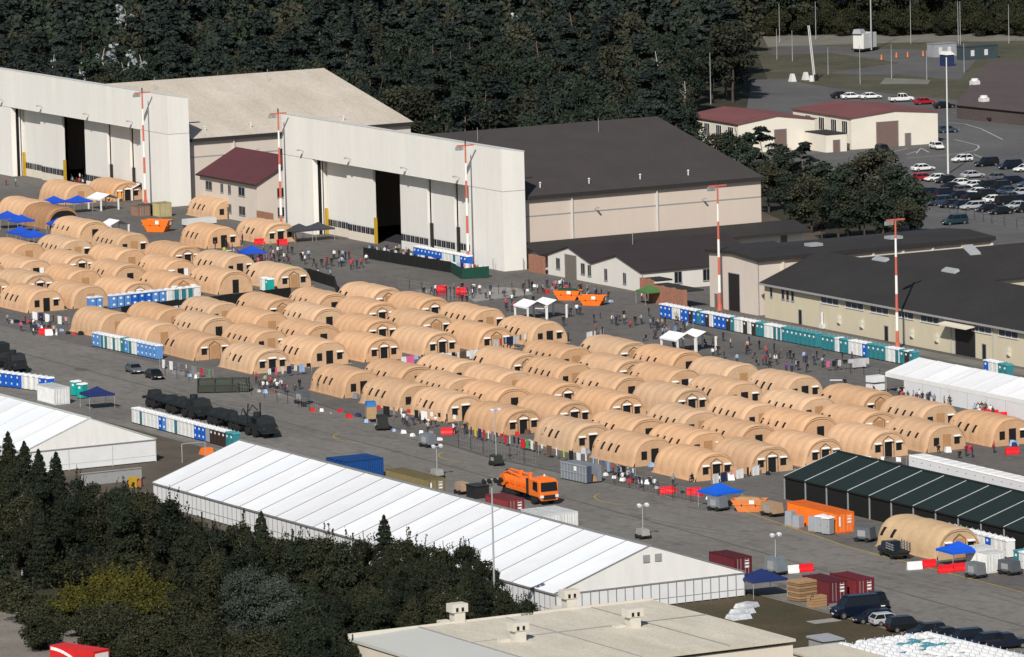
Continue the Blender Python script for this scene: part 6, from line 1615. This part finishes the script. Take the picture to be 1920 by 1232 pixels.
CROWD = {
 'on the tarmac before the hangar door': [(565, 490, 'black', 'stand'), (572, 496, 'white', 'stand'), (579, 487, 'pale blue', 'stand'), (589, 500, 'black', 'walk'), (594, 505, 'dark grey', 'stand'), (612, 505, 'maroon', 'stand'), (620, 523, 'pale blue', 'walk'), (597, 523, 'white', 'stand'), (583, 519, 'white', 'bend'), (627, 487, 'white', 'stand'), (636, 485, 'black', 'stand'), (643, 487, 'pale blue', 'stand'), (648, 488, 'navy', 'stand'), (655, 486, 'maroon', 'stand'), (637, 501, 'grey', 'walk'), (661, 501, 'red', 'walk'), (678, 502, 'red', 'walk'), (687, 495, 'white', 'bend')],
 'in the crowd around the blue canopy': [(415, 462, 'hi-vis yellow', 'stand'), (424, 465, 'black', 'stand'), (430, 474, 'red', 'stand'), (436, 468, 'grey', 'stand'), (421, 480, 'hi-vis yellow', 'stand'), (444, 462, 'white', 'stand'), (449, 484, 'red', 'stand'), (456, 488, 'white', 'stand'), (463, 492, 'black', 'stand'), (475, 493, 'beige', 'stand'), (485, 496, 'pink', 'sit'), (492, 490, 'pink', 'stand'), (500, 494, 'white', 'stand'), (510, 490, 'pink', 'stand'), (515, 492, 'black', 'stand'), (523, 489, 'dark grey', 'stand'), (528, 478, 'grey', 'stand'), (540, 475, 'maroon', 'stand'), (548, 478, 'black', 'walk'), (522, 466, 'black', 'stand'), (508, 470, 'grey', 'walk'), (434, 456, 'maroon', 'stand'), (455, 456, 'purple', 'stand'), (468, 487, 'black', 'stand'), (404, 470, 'maroon', 'stand'), (412, 480, 'maroon', 'sit')],
 'inside the hangar netting': [(692, 480, 'pale blue', 'stand'), (705, 481, 'dark grey', 'stand'), (722, 480, 'white', 'stand'), (732, 483, 'navy', 'stand'), (742, 478, 'white', 'stand'), (752, 486, 'black', 'stand'), (762, 482, 'beige', 'stand'), (872, 512, 'red', 'stand'), (883, 515, 'black', 'stand'), (896, 518, 'grey', 'stand'), (905, 516, 'pale blue', 'stand')],
 'on the wet tarmac behind the middle block': [(795, 556, 'black', 'stand'), (801, 560, 'beige', 'stand'), (810, 553, 'dark grey', 'walk'), (817, 552, 'white', 'walk'), (838, 553, 'black', 'bend'), (852, 548, 'grey', 'stand'), (867, 548, 'black', 'walk'), (920, 552, 'navy', 'stand'), (946, 557, 'grey', 'stand'), (964, 560, 'olive', 'stand'), (867, 570, 'black', 'stand'), (876, 571, 'black', 'stand'), (950, 584, 'dark grey', 'stand'), (960, 585, 'red', 'bend'), (984, 560, 'black', 'stand')],
 'along the white gabled building': [(998, 545, 'black', 'stand'), (1008, 550, 'white', 'stand'), (1018, 548, 'pale blue', 'sit'), (1026, 540, 'navy', 'stand'), (1040, 542, 'purple', 'stand'), (1050, 543, 'white', 'stand'), (1062, 545, 'navy', 'stand'), (1090, 548, 'maroon', 'stand'), (1102, 552, 'grey', 'stand'), (1118, 556, 'olive', 'stand'), (1128, 558, 'dark grey', 'stand'), (1204, 566, 'white', 'stand'), (1212, 560, 'black', 'bend')],
 'between the canopies and the toilets': [(1082, 590, 'white', 'walk'), (1088, 592, 'navy', 'stand'), (1147, 608, 'white', 'bend'), (1155, 610, 'dark grey', 'stand'), (1170, 600, 'black', 'stand'), (1183, 615, 'red', 'sit'), (1190, 602, 'olive', 'stand'), (1203, 608, 'grey', 'stand'), (1217, 594, 'black', 'stand'), (1225, 611, 'dark grey', 'stand'), (1247, 612, 'navy', 'stand'), (1212, 640, 'black', 'sit'), (1230, 636, 'purple', 'sit'), (1118, 628, 'red', 'stand'), (1130, 629, 'black', 'stand'), (1057, 612, 'black', 'stand'), (1066, 640, 'dark grey', 'stand'), (1263, 655, 'purple', 'sit'), (1280, 652, 'black', 'stand'), (1320, 648, 'black', 'sit')],
 'on the tarmac before the teal toilets': [(1356, 640, 'dark grey', 'stand'), (1405, 648, 'navy', 'stand'), (1424, 656, 'black', 'stand'), (1338, 672, 'white', 'bend'), (1346, 667, 'black', 'stand'), (1358, 673, 'olive', 'stand'), (1418, 686, 'black', 'sit'), (1431, 685, 'red', 'stand'), (1444, 682, 'grey', 'stand'), (1457, 684, 'white', 'stand'), (1452, 662, 'navy', 'stand'), (1482, 674, 'black', 'stand'), (1508, 680, 'pale blue', 'walk'), (1512, 684, 'navy', 'walk'), (1532, 676, 'black', 'stand'), (1475, 702, 'purple', 'stand'), (1485, 704, 'blue' if False else 'navy', 'stand'), (1580, 678, 'black', 'stand'), (1598, 680, 'dark grey', 'stand'), (1584, 724, 'black', 'sit'), (1637, 722, 'maroon', 'stand'), (1641, 742, 'maroon', 'bend'), (1616, 740, 'hi-vis yellow', 'sit')],
 'queueing before the white marquee row': [(1689, 752, 'black', 'stand'), (1696, 748, 'white', 'stand'), (1711, 756, 'black', 'stand'), (1718, 758, 'maroon', 'stand'), (1724, 752, 'white', 'stand'), (1730, 756, 'black', 'stand'), (1738, 757, 'white', 'stand'), (1744, 752, 'white', 'stand'), (1752, 762, 'grey', 'walk'), (1763, 756, 'olive', 'stand'), (1770, 758, 'dark grey', 'stand'), (1828, 778, 'pale blue', 'stand'), (1834, 776, 'olive', 'stand'), (1841, 776, 'black', 'stand'), (1848, 776, 'olive', 'stand'), (1858, 782, 'white', 'carry'), (1731, 722, 'black', 'stand')],
 'in front of the shelters along the road': [(1298, 905, 'black', 'sit'), (1410, 882, 'white', 'bend'), (1418, 884, 'black', 'stand'), (1165, 898, 'pale blue', 'stand'), (1150, 892, 'red', 'stand'), (876, 812, 'olive', 'stand'), (872, 815, 'black', 'stand'), (797, 800, 'black', 'sit'), (808, 804, 'dark grey', 'sit'), (775, 797, 'navy', 'sit'), (1218, 910, 'black', 'sit'), (1228, 914, 'white', 'sit'), (1632, 858, 'hi-vis yellow', 'stand'), (1640, 860, 'hi-vis yellow', 'stand'), (1812, 856, 'maroon', 'stand'), (1824, 858, 'navy', 'bend'), (1864, 850, 'red', 'stand'), (1800, 860, 'black', 'sit'), (350, 706, 'dark grey', 'sit'), (372, 712, 'grey', 'sit'), (520, 730, 'white', 'sit'), (512, 726, 'black', 'sit'), (536, 735, 'pale blue', 'sit'), (498, 722, 'black', 'stand'), (40, 622, 'rose' if False else 'pink', 'stand'), (62, 626, 'navy', 'stand'), (1760, 850, 'black', 'sit'), (655, 745, 'black', 'stand')],
 'beside the dark red containers': [(1524, 1140, 'black', 'stand'), (1539, 1118, 'black', 'stand'), (1595, 1118, 'black', 'stand')],
 'before the beige-roofed hangar': [(140, 338, 'black', 'stand'), (150, 340, 'white', 'stand'), (155, 344, 'dark grey', 'stand'), (30, 350, 'pale blue', 'stand'), (12, 348, 'red', 'stand'), (160, 332, 'navy', 'stand'), (68, 330, 'olive', 'stand')],
}
for where, cx_, cy_, n_, sx, sy in (('on the tarmac before the hangar door', 620, 497, 12, 45, 12), ('in the crowd around the blue canopy', 480, 483, 22, 55, 12), ('inside the hangar netting', 735, 478, 14, 40, 5), ('on the wet tarmac behind the middle block', 900, 556, 16, 70, 12),
        ('along the white gabled building', 1055, 549, 22, 60, 8), ('between the canopies and the toilets', 1190, 612, 22, 80, 16), ('on the tarmac before the teal toilets', 1460, 680, 22, 90, 14), ('queueing before the white marquee row', 1745, 757, 16, 50, 6), ('queueing before the white marquee row', 1842, 780, 6, 18, 4), ('in front of the shelters along the road', 1190, 904, 10, 60, 8), ('in front of the shelters along the road', 520, 728, 14, 50, 8), ('in front of the shelters along the road', 800, 802, 10, 50, 8), ('in front of the shelters along the road', 60, 618, 12, 50, 8), ('before the beige-roofed hangar', 120, 340, 8, 60, 8)):
    for _ in range(n_):
        x, y = random.gauss(cx_, sx * .6), random.gauss(cy_, sy * .6)
        if x < 4 or x > 1915: continue
        CROWD[where].append((round(x, 1), round(y + (x - cx_) * .15, 1), random.choice(['black', 'black', 'dark grey', 'dark grey', 'navy', 'white', 'white', 'grey', 'pale blue', 'maroon', 'red', 'olive', 'beige', 'dark grey', 'grey', 'black', 'navy', 'white']), random.choice(['stand', 'stand', 'walk', 'walk', 'sit', 'arms', 'bend', 'carry'])))
for where, lst in CROWD.items():
    for i, (x, y, c, po) in enumerate(sorted(lst)):
        person(x, y, c, po, where, i, child=(i % 9 == 7 and po in ('stand', 'walk')))
# extra camp clutter: bags, boxes, chairs near the shelter fronts
def clutter(pts, where):
    for i, (x, y) in enumerate(pts):
        p = G(x, y); c = random.choice([(k_, CC[k_]) for k_ in ('white', 'white', 'white', 'pale grey', 'black', 'black', 'navy', 'grey', 'grey', 'brown', 'pale blue', 'red')]); s = random.uniform(.25, .5)
        mb = MB(); mb.hexa([(-s, -s * .8, 0), (s, -s * .8, 0), (s, s * .8, 0), (-s, s * .8, 0), (-s * .7, -s * .6, s * 1.2), (s * .8, -s * .5, s), (s * .7, s * .6, s * 1.1), (-s * .8, s * .6, s * 1.3)], 'cloth')
        tag(mb.build('bag', loc=(p.x, p.y, .012), rotz=random.uniform(0, 3), color=c[1]), '%s bag %s, %s from left' % (c[0], where, nth(i)), 'bag', 'bags ' + where)
clutter(sorted((random.uniform(560, 860), 0) for _ in range(1)) and [(570 + i * 17, 770 + i * 4.1 - random.uniform(0, 14)) for i in range(16)], 'below the first front-row shelters')
clutter([(1120 + i * 16, 895 + i * 3.4 - random.uniform(0, 10)) for i in range(16)], 'along the kerb of the last front-row shelters')
clutter([(330 + i * 13, 703 + i * 2.9 - random.uniform(0, 6)) for i in range(16)], 'on the road side of the middle block')
clutter([(990 + i * 12, 548 + i * 1.9 - random.uniform(0, 14)) for i in range(14)], 'before the white gabled building')
# belongings at the shelter doors
dk = 0
for r in range(6):
    for c in range(7):
        for kk in range(random.choice((1, 2, 2, 3))):
            x, y = CX[r][c] + BX + TL / 2 + random.uniform(.5, 1.6), CY[r] + BY + random.uniform(-2.8, 2.8)
            s = random.uniform(.25, .55); cn = random.choice(['white', 'white', 'white', 'pale grey', 'black', 'navy', 'red', 'pale blue', 'grey', 'brown'])
            mb = MB(); mb.hexa([(-s, -s * .8, 0), (s, -s * .8, 0), (s, s * .8, 0), (-s, s * .8, 0), (-s * .7, -s * .6, s * 1.5), (s * .8, -s * .5, s * 1.2), (s * .7, s * .6, s * 1.4), (-s * .8, s * .6, s * 1.6)], 'cloth')
            tag(mb.build('bag', loc=(x, y, .012), rotz=random.uniform(0, 3), color=CC[cn]), '%s bundle, %s piece at the door of shelter %s in row %s, right block' % (cn, ORD[kk], ORD[c], ORD[r]), 'bag', 'bundles at shelter doors')
clutter([(20 + i * 12, 606 + i * 2.4 - random.uniform(0, 8)) for i in range(12)], 'at the foot of the left block')
# ------------------------------------------------------------------ trees
def leaf_quads(cent, size, normals=None, jitter=.7):
    """numpy: one quad per centre with random tilt"""
    n = len(cent)
    nr = rng.normal(size=(n, 3)) * jitter + (normals if normals is not None else 0)
    nr /= np.linalg.norm(nr, axis=1)[:, None] + 1e-9
    a = np.cross(nr, rng.normal(size=(n, 3))); a /= np.linalg.norm(a, axis=1)[:, None] + 1e-9
    b = np.cross(nr, a)
    s = size * rng.uniform(.6, 1.35, (n, 1)); e = rng.uniform(.55, .95, (n, 1))
    return np.stack([cent - a * s - b * s * e, cent + a * s - b * s * e * .6, cent + a * s * .8 + b * s * e, cent - a * s * .7 + b * s * e], 1)
def quads_mesh(name, q, mt, bend=0):
    n = len(q)
    me = bpy.data.meshes.new(name)
    me.vertices.add(n * 4); me.loops.add(n * 4); me.polygons.add(n)
    me.vertices.foreach_set('co', q.reshape(-1).astype(np.float32))
    me.loops.foreach_set('vertex_index', np.arange(n * 4, dtype=np.int32))
    me.polygons.foreach_set('loop_start', np.arange(0, n * 4, 4, dtype=np.int32))
    me.materials.append(MATS[mt])
    me.update(calc_edges=True)
    return me
def crown_broad(h, rad, base, nblob, nleaf, size, flat=1.0, shoots=0):
    C = []; Nn = []
    bl = []
    for i in range(nblob):
        while True:
            d = rng.uniform(-1, 1, 3)
            if np.dot(d, d) < 1: break
        zc = base + (h - base) * (.5 + .42 * d[2]); k = math.sqrt(max(.05, 1 - (d[2] * .85) ** 2))
        bl.append((d[0] * rad * .78 * k, d[1] * rad * .78 * k, zc, rad * rng.uniform(.24, .42)))
    for i in range(nleaf):
        x, y, z, r = bl[rng.integers(len(bl))]
        d = rng.normal(size=3); d /= np.linalg.norm(d)
        if d[2] < -.5: d[2] *= -.5
        rr = r * rng.uniform(.55, 1.08)
        C.append((x + d[0] * rr, y + d[1] * rr, z + d[2] * rr * flat)); Nn.append(d)
    for i in range(shoots):
        x, y, z, r = bl[rng.integers(len(bl))]
        if z < base + (h - base) * .45: continue
        L = rng.uniform(.7, 1.8); ax, ay = rng.normal(0, .15, 2); x += rng.normal() * r * .4; y += rng.normal() * r * .4
        for k in range(int(L / .09)):
            f = k * .09
            C.append((x + ax * f + rng.normal() * .07 * (1 - f / L * .6), y + ay * f + rng.normal() * .07 * (1 - f / L * .6), z + r * .7 + f)); Nn.append((rng.normal(), rng.normal(), .4))
    return leaf_quads(np.array(C), size, np.array(Nn) * .9, .75)
def crown_conifer(h, rad, base, nleaf, size, power=1.0):
    C = []; Nn = []
    asp = [rng.uniform(.65, 1.25) for _ in range(9)]
    nw = int((h - base) / .75)
    for i in range(nleaf):
        t = rng.uniform(0, 1) ** .8
        lvl = round(t * nw) / nw + rng.normal() * .012
        lvl = min(max(lvl, 0), 1)
        z = base + (h - base) * lvl
        br = rng.integers(0, 9)
        R = (rad * ((1 - lvl) ** power) + .10) * asp[(br + int(lvl * 11)) % 9]; a = br * 2 * math.pi / 9 + lvl * 17 + rng.normal() * .16
        q = rng.uniform(.15, 1) ** .7
        C.append((R * q * math.cos(a), R * q * math.sin(a), z - R * q * .28 + rng.normal() * .08))
        Nn.append((math.cos(a) * .6, math.sin(a) * .6, .9))
    return leaf_quads(np.array(C), size, np.array(Nn), .6)
def crown_pine(h, rad, base, npad, nleaf, size):
    C = []; Nn = []; pads = []
    for i in range(npad):
        z = base + (h - base) * ((i + .5) / npad) ** .8; a = rng.uniform(0, 6.28); f = math.sin(math.pi * min(.97, .25 + .7 * (i + .5) / npad))
        d = rad * rng.uniform(.25, .8) * f
        pads.append((d * math.cos(a), d * math.sin(a), z, rad * rng.uniform(.35, .55)))
    for i in range(nleaf):
        x, y, z, r = pads[rng.integers(npad)]
        a = rng.uniform(0, 6.28); q = math.sqrt(rng.uniform(0, 1)) * r
        C.append((x + q * math.cos(a), y + q * math.sin(a), z + (1 - (q / r) ** 2) * r * .5 * rng.uniform(.2, 1) + rng.normal() * .1)); Nn.append((math.cos(a) * .4, math.sin(a) * .4, 1))
    return leaf_quads(np.array(C), size, np.array(Nn), .6), pads
def trunk_mesh(h, r, mt, limbs=6, spread=2.0, z0=.35, name='trunk'):
    mb = MB(); segs = 6; pts = [Vector((0, 0, 0))]
    for i in range(segs): pts.append(Vector((rng.normal() * .12 * (i + 1) / 2, rng.normal() * .12 * (i + 1) / 2, h * (i + 1) / segs)))
    for i in range(segs): mb.tube(pts[i], pts[i + 1], r * (1 - .8 * i / segs), r * (1 - .8 * (i + 1) / segs), n=6, mt=mt, caps=False)
    for k in range(limbs):
        f = z0 + (.95 - z0) * (k + .5) / limbs; i = min(segs - 1, int(f * segs)); p = pts[i].lerp(pts[i + 1], f * segs - i)
        a = rng.uniform(0, 6.28); L = spread * rng.uniform(.6, 1.1) * (1.15 - f)
        e = p + Vector((math.cos(a) * L, math.sin(a) * L, L * rng.uniform(.35, .9)))
        mb.tube(p, e, r * .35 * (1.2 - f), r * .08, n=4, mt=mt, caps=False)
    return mb.mesh(name)
def make_tree(name, cr, tr):
    t = thing(name, 'x', 'tree'); mobj('trunk', tr, t); mobj('crown', cr, t)
    return Proto(t), cr
TREES = {}
for i in range(5):
    h, r = (17, 4.6) if i % 2 else (15.5, 5.0)
    TREES['broad%d' % i] = make_tree('broadleaf_tree', quads_mesh('crown', crown_broad(h, r, 2.5, 22, 4200, .235), 'leaf_back' if i < 3 else 'leaf_back2'), trunk_mesh(h * .85, .26, 'bark', 8, 3.5))
for i in range(3):
    q, pads = crown_pine(19, 3.6, 9.0, 12, 3000, .25)
    TREES['pine%d' % i] = make_tree('pine_tree', quads_mesh('crown', q, 'leaf_pine'), trunk_mesh(18.5, .24, 'bark_pine', 9, 3.0, .55))
for i in range(2):
    TREES['spruce%d' % i] = make_tree('spruce_tree', quads_mesh('crown', crown_conifer(19, 3.4, 1.5, 3600, .27, .9), 'leaf_pine'), trunk_mesh(18, .22, 'bark', 3, 1.0))
TREES['birch0'] = make_tree('birch_tree', quads_mesh('crown', crown_broad(19, 4.4, 5, 18, 1300, .20), 'leaf_birch'), trunk_mesh(18.5, .26, 'bark_birch', 14, 5.0, .3))
# forest behind the hangars
spots = []
sp = 8.6
xs = np.arange(-560, 30, sp); ys = np.arange(-60, 420, sp)
for X in xs:
    for Y in ys:
        x, y = X + rng.uniform(-.42, .42) * sp, Y + rng.uniform(-.42, .42) * sp
        bx_, by_ = PX((x, y, 0)); tx, ty = PX((x, y, 17))
        if not (-60 < tx < 1980): continue
        if ty > 330 or PX((x, y, 7 if tx < 1400 else 1))[1] < -6: continue
        if -203 < x < -108 and y < 54: continue          # hangar 1
        if -108 <= x < -62 and y < 56: continue
        if -62 <= x < 25 and y < 52: continue
        if x >= 10 and y < 58: continue
        if x < -203 and y < -2 and by_ > 150: continue
        # open ground upper right
        lim = 1415 if by_ < 205 else 1330
        if by_ > 72 and bx_ > lim - 26: continue
        if by_ <= 72 and bx_ > 1430 and by_ > 66: continue
        if -150 < x < -90 and y > 108: continue
        if by_ > 210 and bx_ > 1290: continue
        spots.append((x, y, ((CAM.x - x) ** 2 + (CAM.y - y) ** 2)))
spots.sort(key=lambda s: s[2])
kinds = ['broad0', 'broad1', 'broad2', 'broad3', 'broad4', 'pine0', 'pine1', 'pine2', 'spruce0', 'spruce1']
LBT = {'broad': 'dark green broadleaf tree in the forest behind the hangars', 'pine': 'dark pine with bare reddish trunk in the forest behind the hangars', 'spruce': 'dark pointed spruce in the forest behind the hangars', 'birch': 'pale birch with white limbs at the forest edge'}
STUFF = {}
for i, (x, y, d) in enumerate(spots):
    k = random.choices(kinds, (5, 5, 5, 4, 4, 3, 3, 3, 1.2, 1.2))[0]
    if PX((x, y, 10))[0] > 1430: k = random.choice(['broad0', 'broad3', 'pine0', 'pine1', 'pine2'])
    s = random.uniform(.82, 1.15); rz = random.uniform(0, 6.28)
    if i < 300:
        pr = TREES[k][0]
        pr.put((x, y, 0), rz, LBT[k.rstrip('0123456789')], 'forest trees behind the hangars: ' + k.rstrip('0123456789'), scale=(s, s, s * random.uniform(.92, 1.08)))
    else: STUFF.setdefault(k, []).append((x, y, rz, s))
acc = {}
for k, lst in STUFF.items():
    me = TREES[k][1]
    co = np.empty(len(me.vertices) * 3, np.float32); me.vertices.foreach_get('co', co); co = co.reshape(-1, 4, 3)[::4]
    for x, y, rz, s in lst:
        c, n_ = math.cos(rz), math.sin(rz)
        q = co * s * 1.0
        q = (q - q.mean(1, keepdims=True)) * 1.75 + q.mean(1, keepdims=True)
        q = np.stack([q[..., 0] * c - q[..., 1] * n_ + x, q[..., 0] * n_ + q[..., 1] * c + y, q[..., 2]], -1)
        acc.setdefault(me.materials[0].name, []).append(q)
if acc:
    mats = list(acc); allq = np.concatenate([np.concatenate(acc[m]) for m in mats])
    idx = np.concatenate([np.full(sum(len(a) for a in acc[m]), j, np.int32) for j, m in enumerate(mats)])
    me = quads_mesh('far_forest', allq, mats[0])
    for m in mats[1:]: me.materials.append(MATS[m])
    me.polygons.foreach_set('material_index', idx)
    o = mobj('far_forest', me); o['kind'] = 'stuff'; o['label'] = 'far dark forest reading as one mass'; o['category'] = 'forest'
print('forest', len(spots), 'stuff', sum(map(len, STUFF.values())))
# edge birches and named trees: pixel of tree top, height, kind
def tree_at(kind, px, py, h, label, group=None, wide=1.0):
    base = {'broad': 16.5, 'pine': 19.0, 'spruce': 19.0, 'birch': 19.0, 'fgcon': 11.0, 'fgdec': 9.0, 'bush': 3.2, 'blue': 10.0}[kind.rstrip('0123456789')]
    p = G(px, py, h); s = h / base
    return TREES[kind][0].put((p.x, p.y, 0), random.uniform(0, 6.28), label, group, scale=(s * wide, s * wide, s))
for i, (x, y, h) in enumerate(((1232, 92, 17), (1143, 140, 12), (1195, 160, 11), (1285, 150, 12))):
    tree_at('birch0', x, y, h, 'birch with pale limbs above the brown hangar roof, %s from the left' % ORD[sorted([1232, 1143, 1195, 1285]).index(x)], 'birches above the brown roof')
# trees between the brown hangar and the car park
near = [('broad1', 1380, 225, 11), ('pine0', 1430, 240, 12), ('broad3', 1345, 245, 9), ('broad0', 1465, 262, 12), ('broad2', 1400, 262, 11), ('pine1', 1505, 268, 12), ('broad4', 1440, 285, 11), ('broad0', 1545, 292, 13), ('broad1', 1590, 276, 14), ('broad3', 1635, 270, 14.5),
        ('broad2', 1680, 300, 13), ('broad0', 1705, 318, 12), ('broad4', 1610, 310, 13), ('broad1', 1655, 330, 12), ('broad3', 1520, 320, 11), ('broad2', 1570, 335, 11), ('broad0', 1480, 318, 10), ('broad4', 1690, 352, 10), ('broad1', 1620, 360, 9), ('broad3', 1540, 365, 8), ('broad0', 1495, 352, 8), ('broad2', 1660, 372, 8), ('broad1', 1715, 385, 6), ('broad3', 1590, 388, 6)]
for i, (k, x, y, h) in enumerate(sorted(near, key=lambda q: q[1])):
    tree_at(k, x, y, h, 'dark spreading tree between the brown hangar and the car park, %s from the left' % nth(i), 'trees by the car park', 1.25)
# foreground: young spruces, broadleaf scrub, bushes
for i in range(4):
    TREES['fgcon%d' % i] = make_tree('young_spruce', quads_mesh('crown', crown_conifer(11, 2.6 + .25 * i, .5, 15000, .095, .62 + .06 * i), 'leaf_fg'), trunk_mesh(10.5, .15, 'bark', 3, .8))
for i in range(4):
    TREES['fgdec%d' % i] = make_tree('broadleaf_tree', quads_mesh('crown', crown_broad(9, 2.6, 1.0, 30, 15000, .09, shoots=46), 'leaf_fg' if i % 2 else 'leaf_fg2'), trunk_mesh(8.6, .13, 'bark' if i else 'bark_birch', 12, 2.4, .3))
TREES['blue0'] = make_tree('grey_willow', quads_mesh('crown', crown_broad(10, 4.0, .2, 60, 20000, .09), 'leaf_bluegrey'), trunk_mesh(9.5, .18, 'bark', 3, .8))
for i in range(2):
    TREES['bush%d' % i] = make_tree('bush', quads_mesh('crown', crown_broad(3.2, 2.3, .1, 16, 6500, .085, shoots=20), 'leaf_yellow' if i == 0 else 'leaf_fg2'), trunk_mesh(2.2, .06, 'bark', 8, 1.4, .1))
edge = [(-15, 800), (15, 812), (45, 830), (72, 845), (105, 850), (150, 885), (190, 898), (230, 905), (275, 915), (322, 922), (360, 950), (405, 985), (450, 975), (490, 962), (528, 980), (565, 1000), (600, 1000), (640, 1002), (680, 985), (720, 968), (755, 1005), (790, 1008), (830, 1005), (870, 1015), (905, 1045), (930, 1075), (955, 1095), (985, 1118)]
def edge_y(x):
    for (a, b), (c, d) in zip(edge, edge[1:]):
        if a <= x <= c: return b + (d - b) * (x - a) / (c - a)
    return 1140
FT = []
for i, (x, y) in enumerate(edge):
    con = x < 110 or 480 < x < 500 or 700 < x < 730
    FT.append((x, y, ('fgcon' if con else 'fgdec') + str(i % 4), 11 if x < 700 else (9.5 if x < 850 else 8)))
y = 838
while y < 1300:
    x = -20 + (y * 7 % 23)
    while x < 1000:
        xx, yy = x + random.uniform(-10, 10), y + random.uniform(-8, 8)
        x += 40
        if yy < edge_y(xx) + 20: continue
        if 370 < xx < 565 and 1030 < yy: continue              # blue spruce
        if 560 < xx < 655 and yy < 1215: pass
        elif xx > 640 and yy > 1185 - (xx - 657) * .105 - 45: continue
        hh = 10 if xx < 600 else 8.5
        b = G(xx, yy, hh)
        bpx = PX((b.x, b.y, 0))[1]
        if xx < 95 and bpx > 1120: continue
        if 80 < xx < 360 and bpx > 1085: continue
        if b.x > 337 and b.y > -209: continue
        FT.append((xx, yy, random.choice(['fgcon', 'fgdec', 'fgdec']) + str(random.randrange(4)), hh * random.uniform(.85, 1.05)))
    y += 30
for i, (x, y, k, h) in enumerate(sorted(FT)):
    kind = 'dark young spruce' if 'con' in k else 'dark scrubby broadleaf tree'
    tree_at(k, x, y, h, '%s in the foreground wood, %s tree from the left' % (kind, nth(i)), 'foreground wood')
tree_at('blue0', 468, 1058, 9.5, 'broad grey-green willow at the bottom of the foreground wood')
tree_at('blue0', 520, 1075, 8.5, 'narrower grey-green willow right of the broad one')
bs = [(100, 1052, 1), (135, 1045, 1), (170, 1040, 1), (210, 1038, 1), (250, 1040, 1), (290, 1045, 1), (330, 1055, 1), (355, 1080, 1), (365, 1120, 1), (375, 1165, 1), (385, 1195, 1), (410, 1215, 1), (440, 1228, 1), (500, 1225, 1), (545, 1215, 1), (570, 1190, 1), (400, 1170, 1), (425, 1195, 1), (455, 1200, 1), (480, 1190, 1), (515, 1195, 1), (540, 1185, 1), (560, 1160, 1), (580, 1165, 1), (590, 1215, 1), (620, 1205, 1), (640, 1220, 1), (150, 1095, 0), (200, 1072, 0), (250, 1075, 0), (120, 1120, 0), (175, 1110, 0), (225, 1105, 0), (285, 1085, 0), (320, 1110, 1), (270, 1120, 0), (205, 1135, 1), (160, 1140, 1), (250, 1150, 1), (310, 1150, 1), (90, 1135, 1), (50, 1105, 1), (20, 1085, 1), (200, 1165, 1), (260, 1185, 1), (320, 1190, 1), (230, 1215, 1), (360, 1215, 1), (290, 1225, 1), (340, 1165, 1), (75, 1160, 1)]
for i, (x, y, k) in enumerate(sorted(bs)):
    tree_at('bush%d' % k, x, y, random.uniform(2.8, 4.2), '%s bush in the scrub patch lower left, %s from the left' % ('yellow-green' if k == 0 else 'dark green', nth(i)), 'bushes lower left', 1.25)
# far verge shrubs, upper right
for i in range(52):
    x = 1440 + i * 10 + random.uniform(-6, 6)
    p = G(x, (66, 52)[i % 2] + random.uniform(-4, 3)); s = random.uniform(1.1, 1.9)
    TREES['bush1'][0].put((p.x, p.y, 0), random.uniform(0, 6), 'dark shrub at the far forest edge, %s from the left' % nth(i), 'shrubs at the far forest edge', scale=(s, s, s * random.uniform(.9, 1.5)))
# sparse pale trees standing in for white patches in the wood, upper left
TREES['silver0'] = make_tree('silver_poplar', quads_mesh('crown', crown_broad(17, 3.0, 9, 5, 70, .38), 'leaf_silver'), trunk_mesh(15, .2, 'bark_birch', 6, 2.5))
for i, (x, y) in enumerate(((102, 100), (122, 96), (135, 88), (150, 112), (195, 90), (212, 84), (228, 92), (262, 96), (20, 12), (235, 14), (965, 8))):
    p = G(x, y, 16.5)
    TREES['silver0'][0].put((p.x, p.y, 0), random.uniform(0, 6), 'pale silvery tree showing through the dark forest, %s of the pale ones from the left' % ORD[sorted((102, 122, 135, 150, 195, 212, 228, 262, 20, 235, 965)).index(x)], 'pale trees in the forest', scale=random.uniform(.9, 1.1))
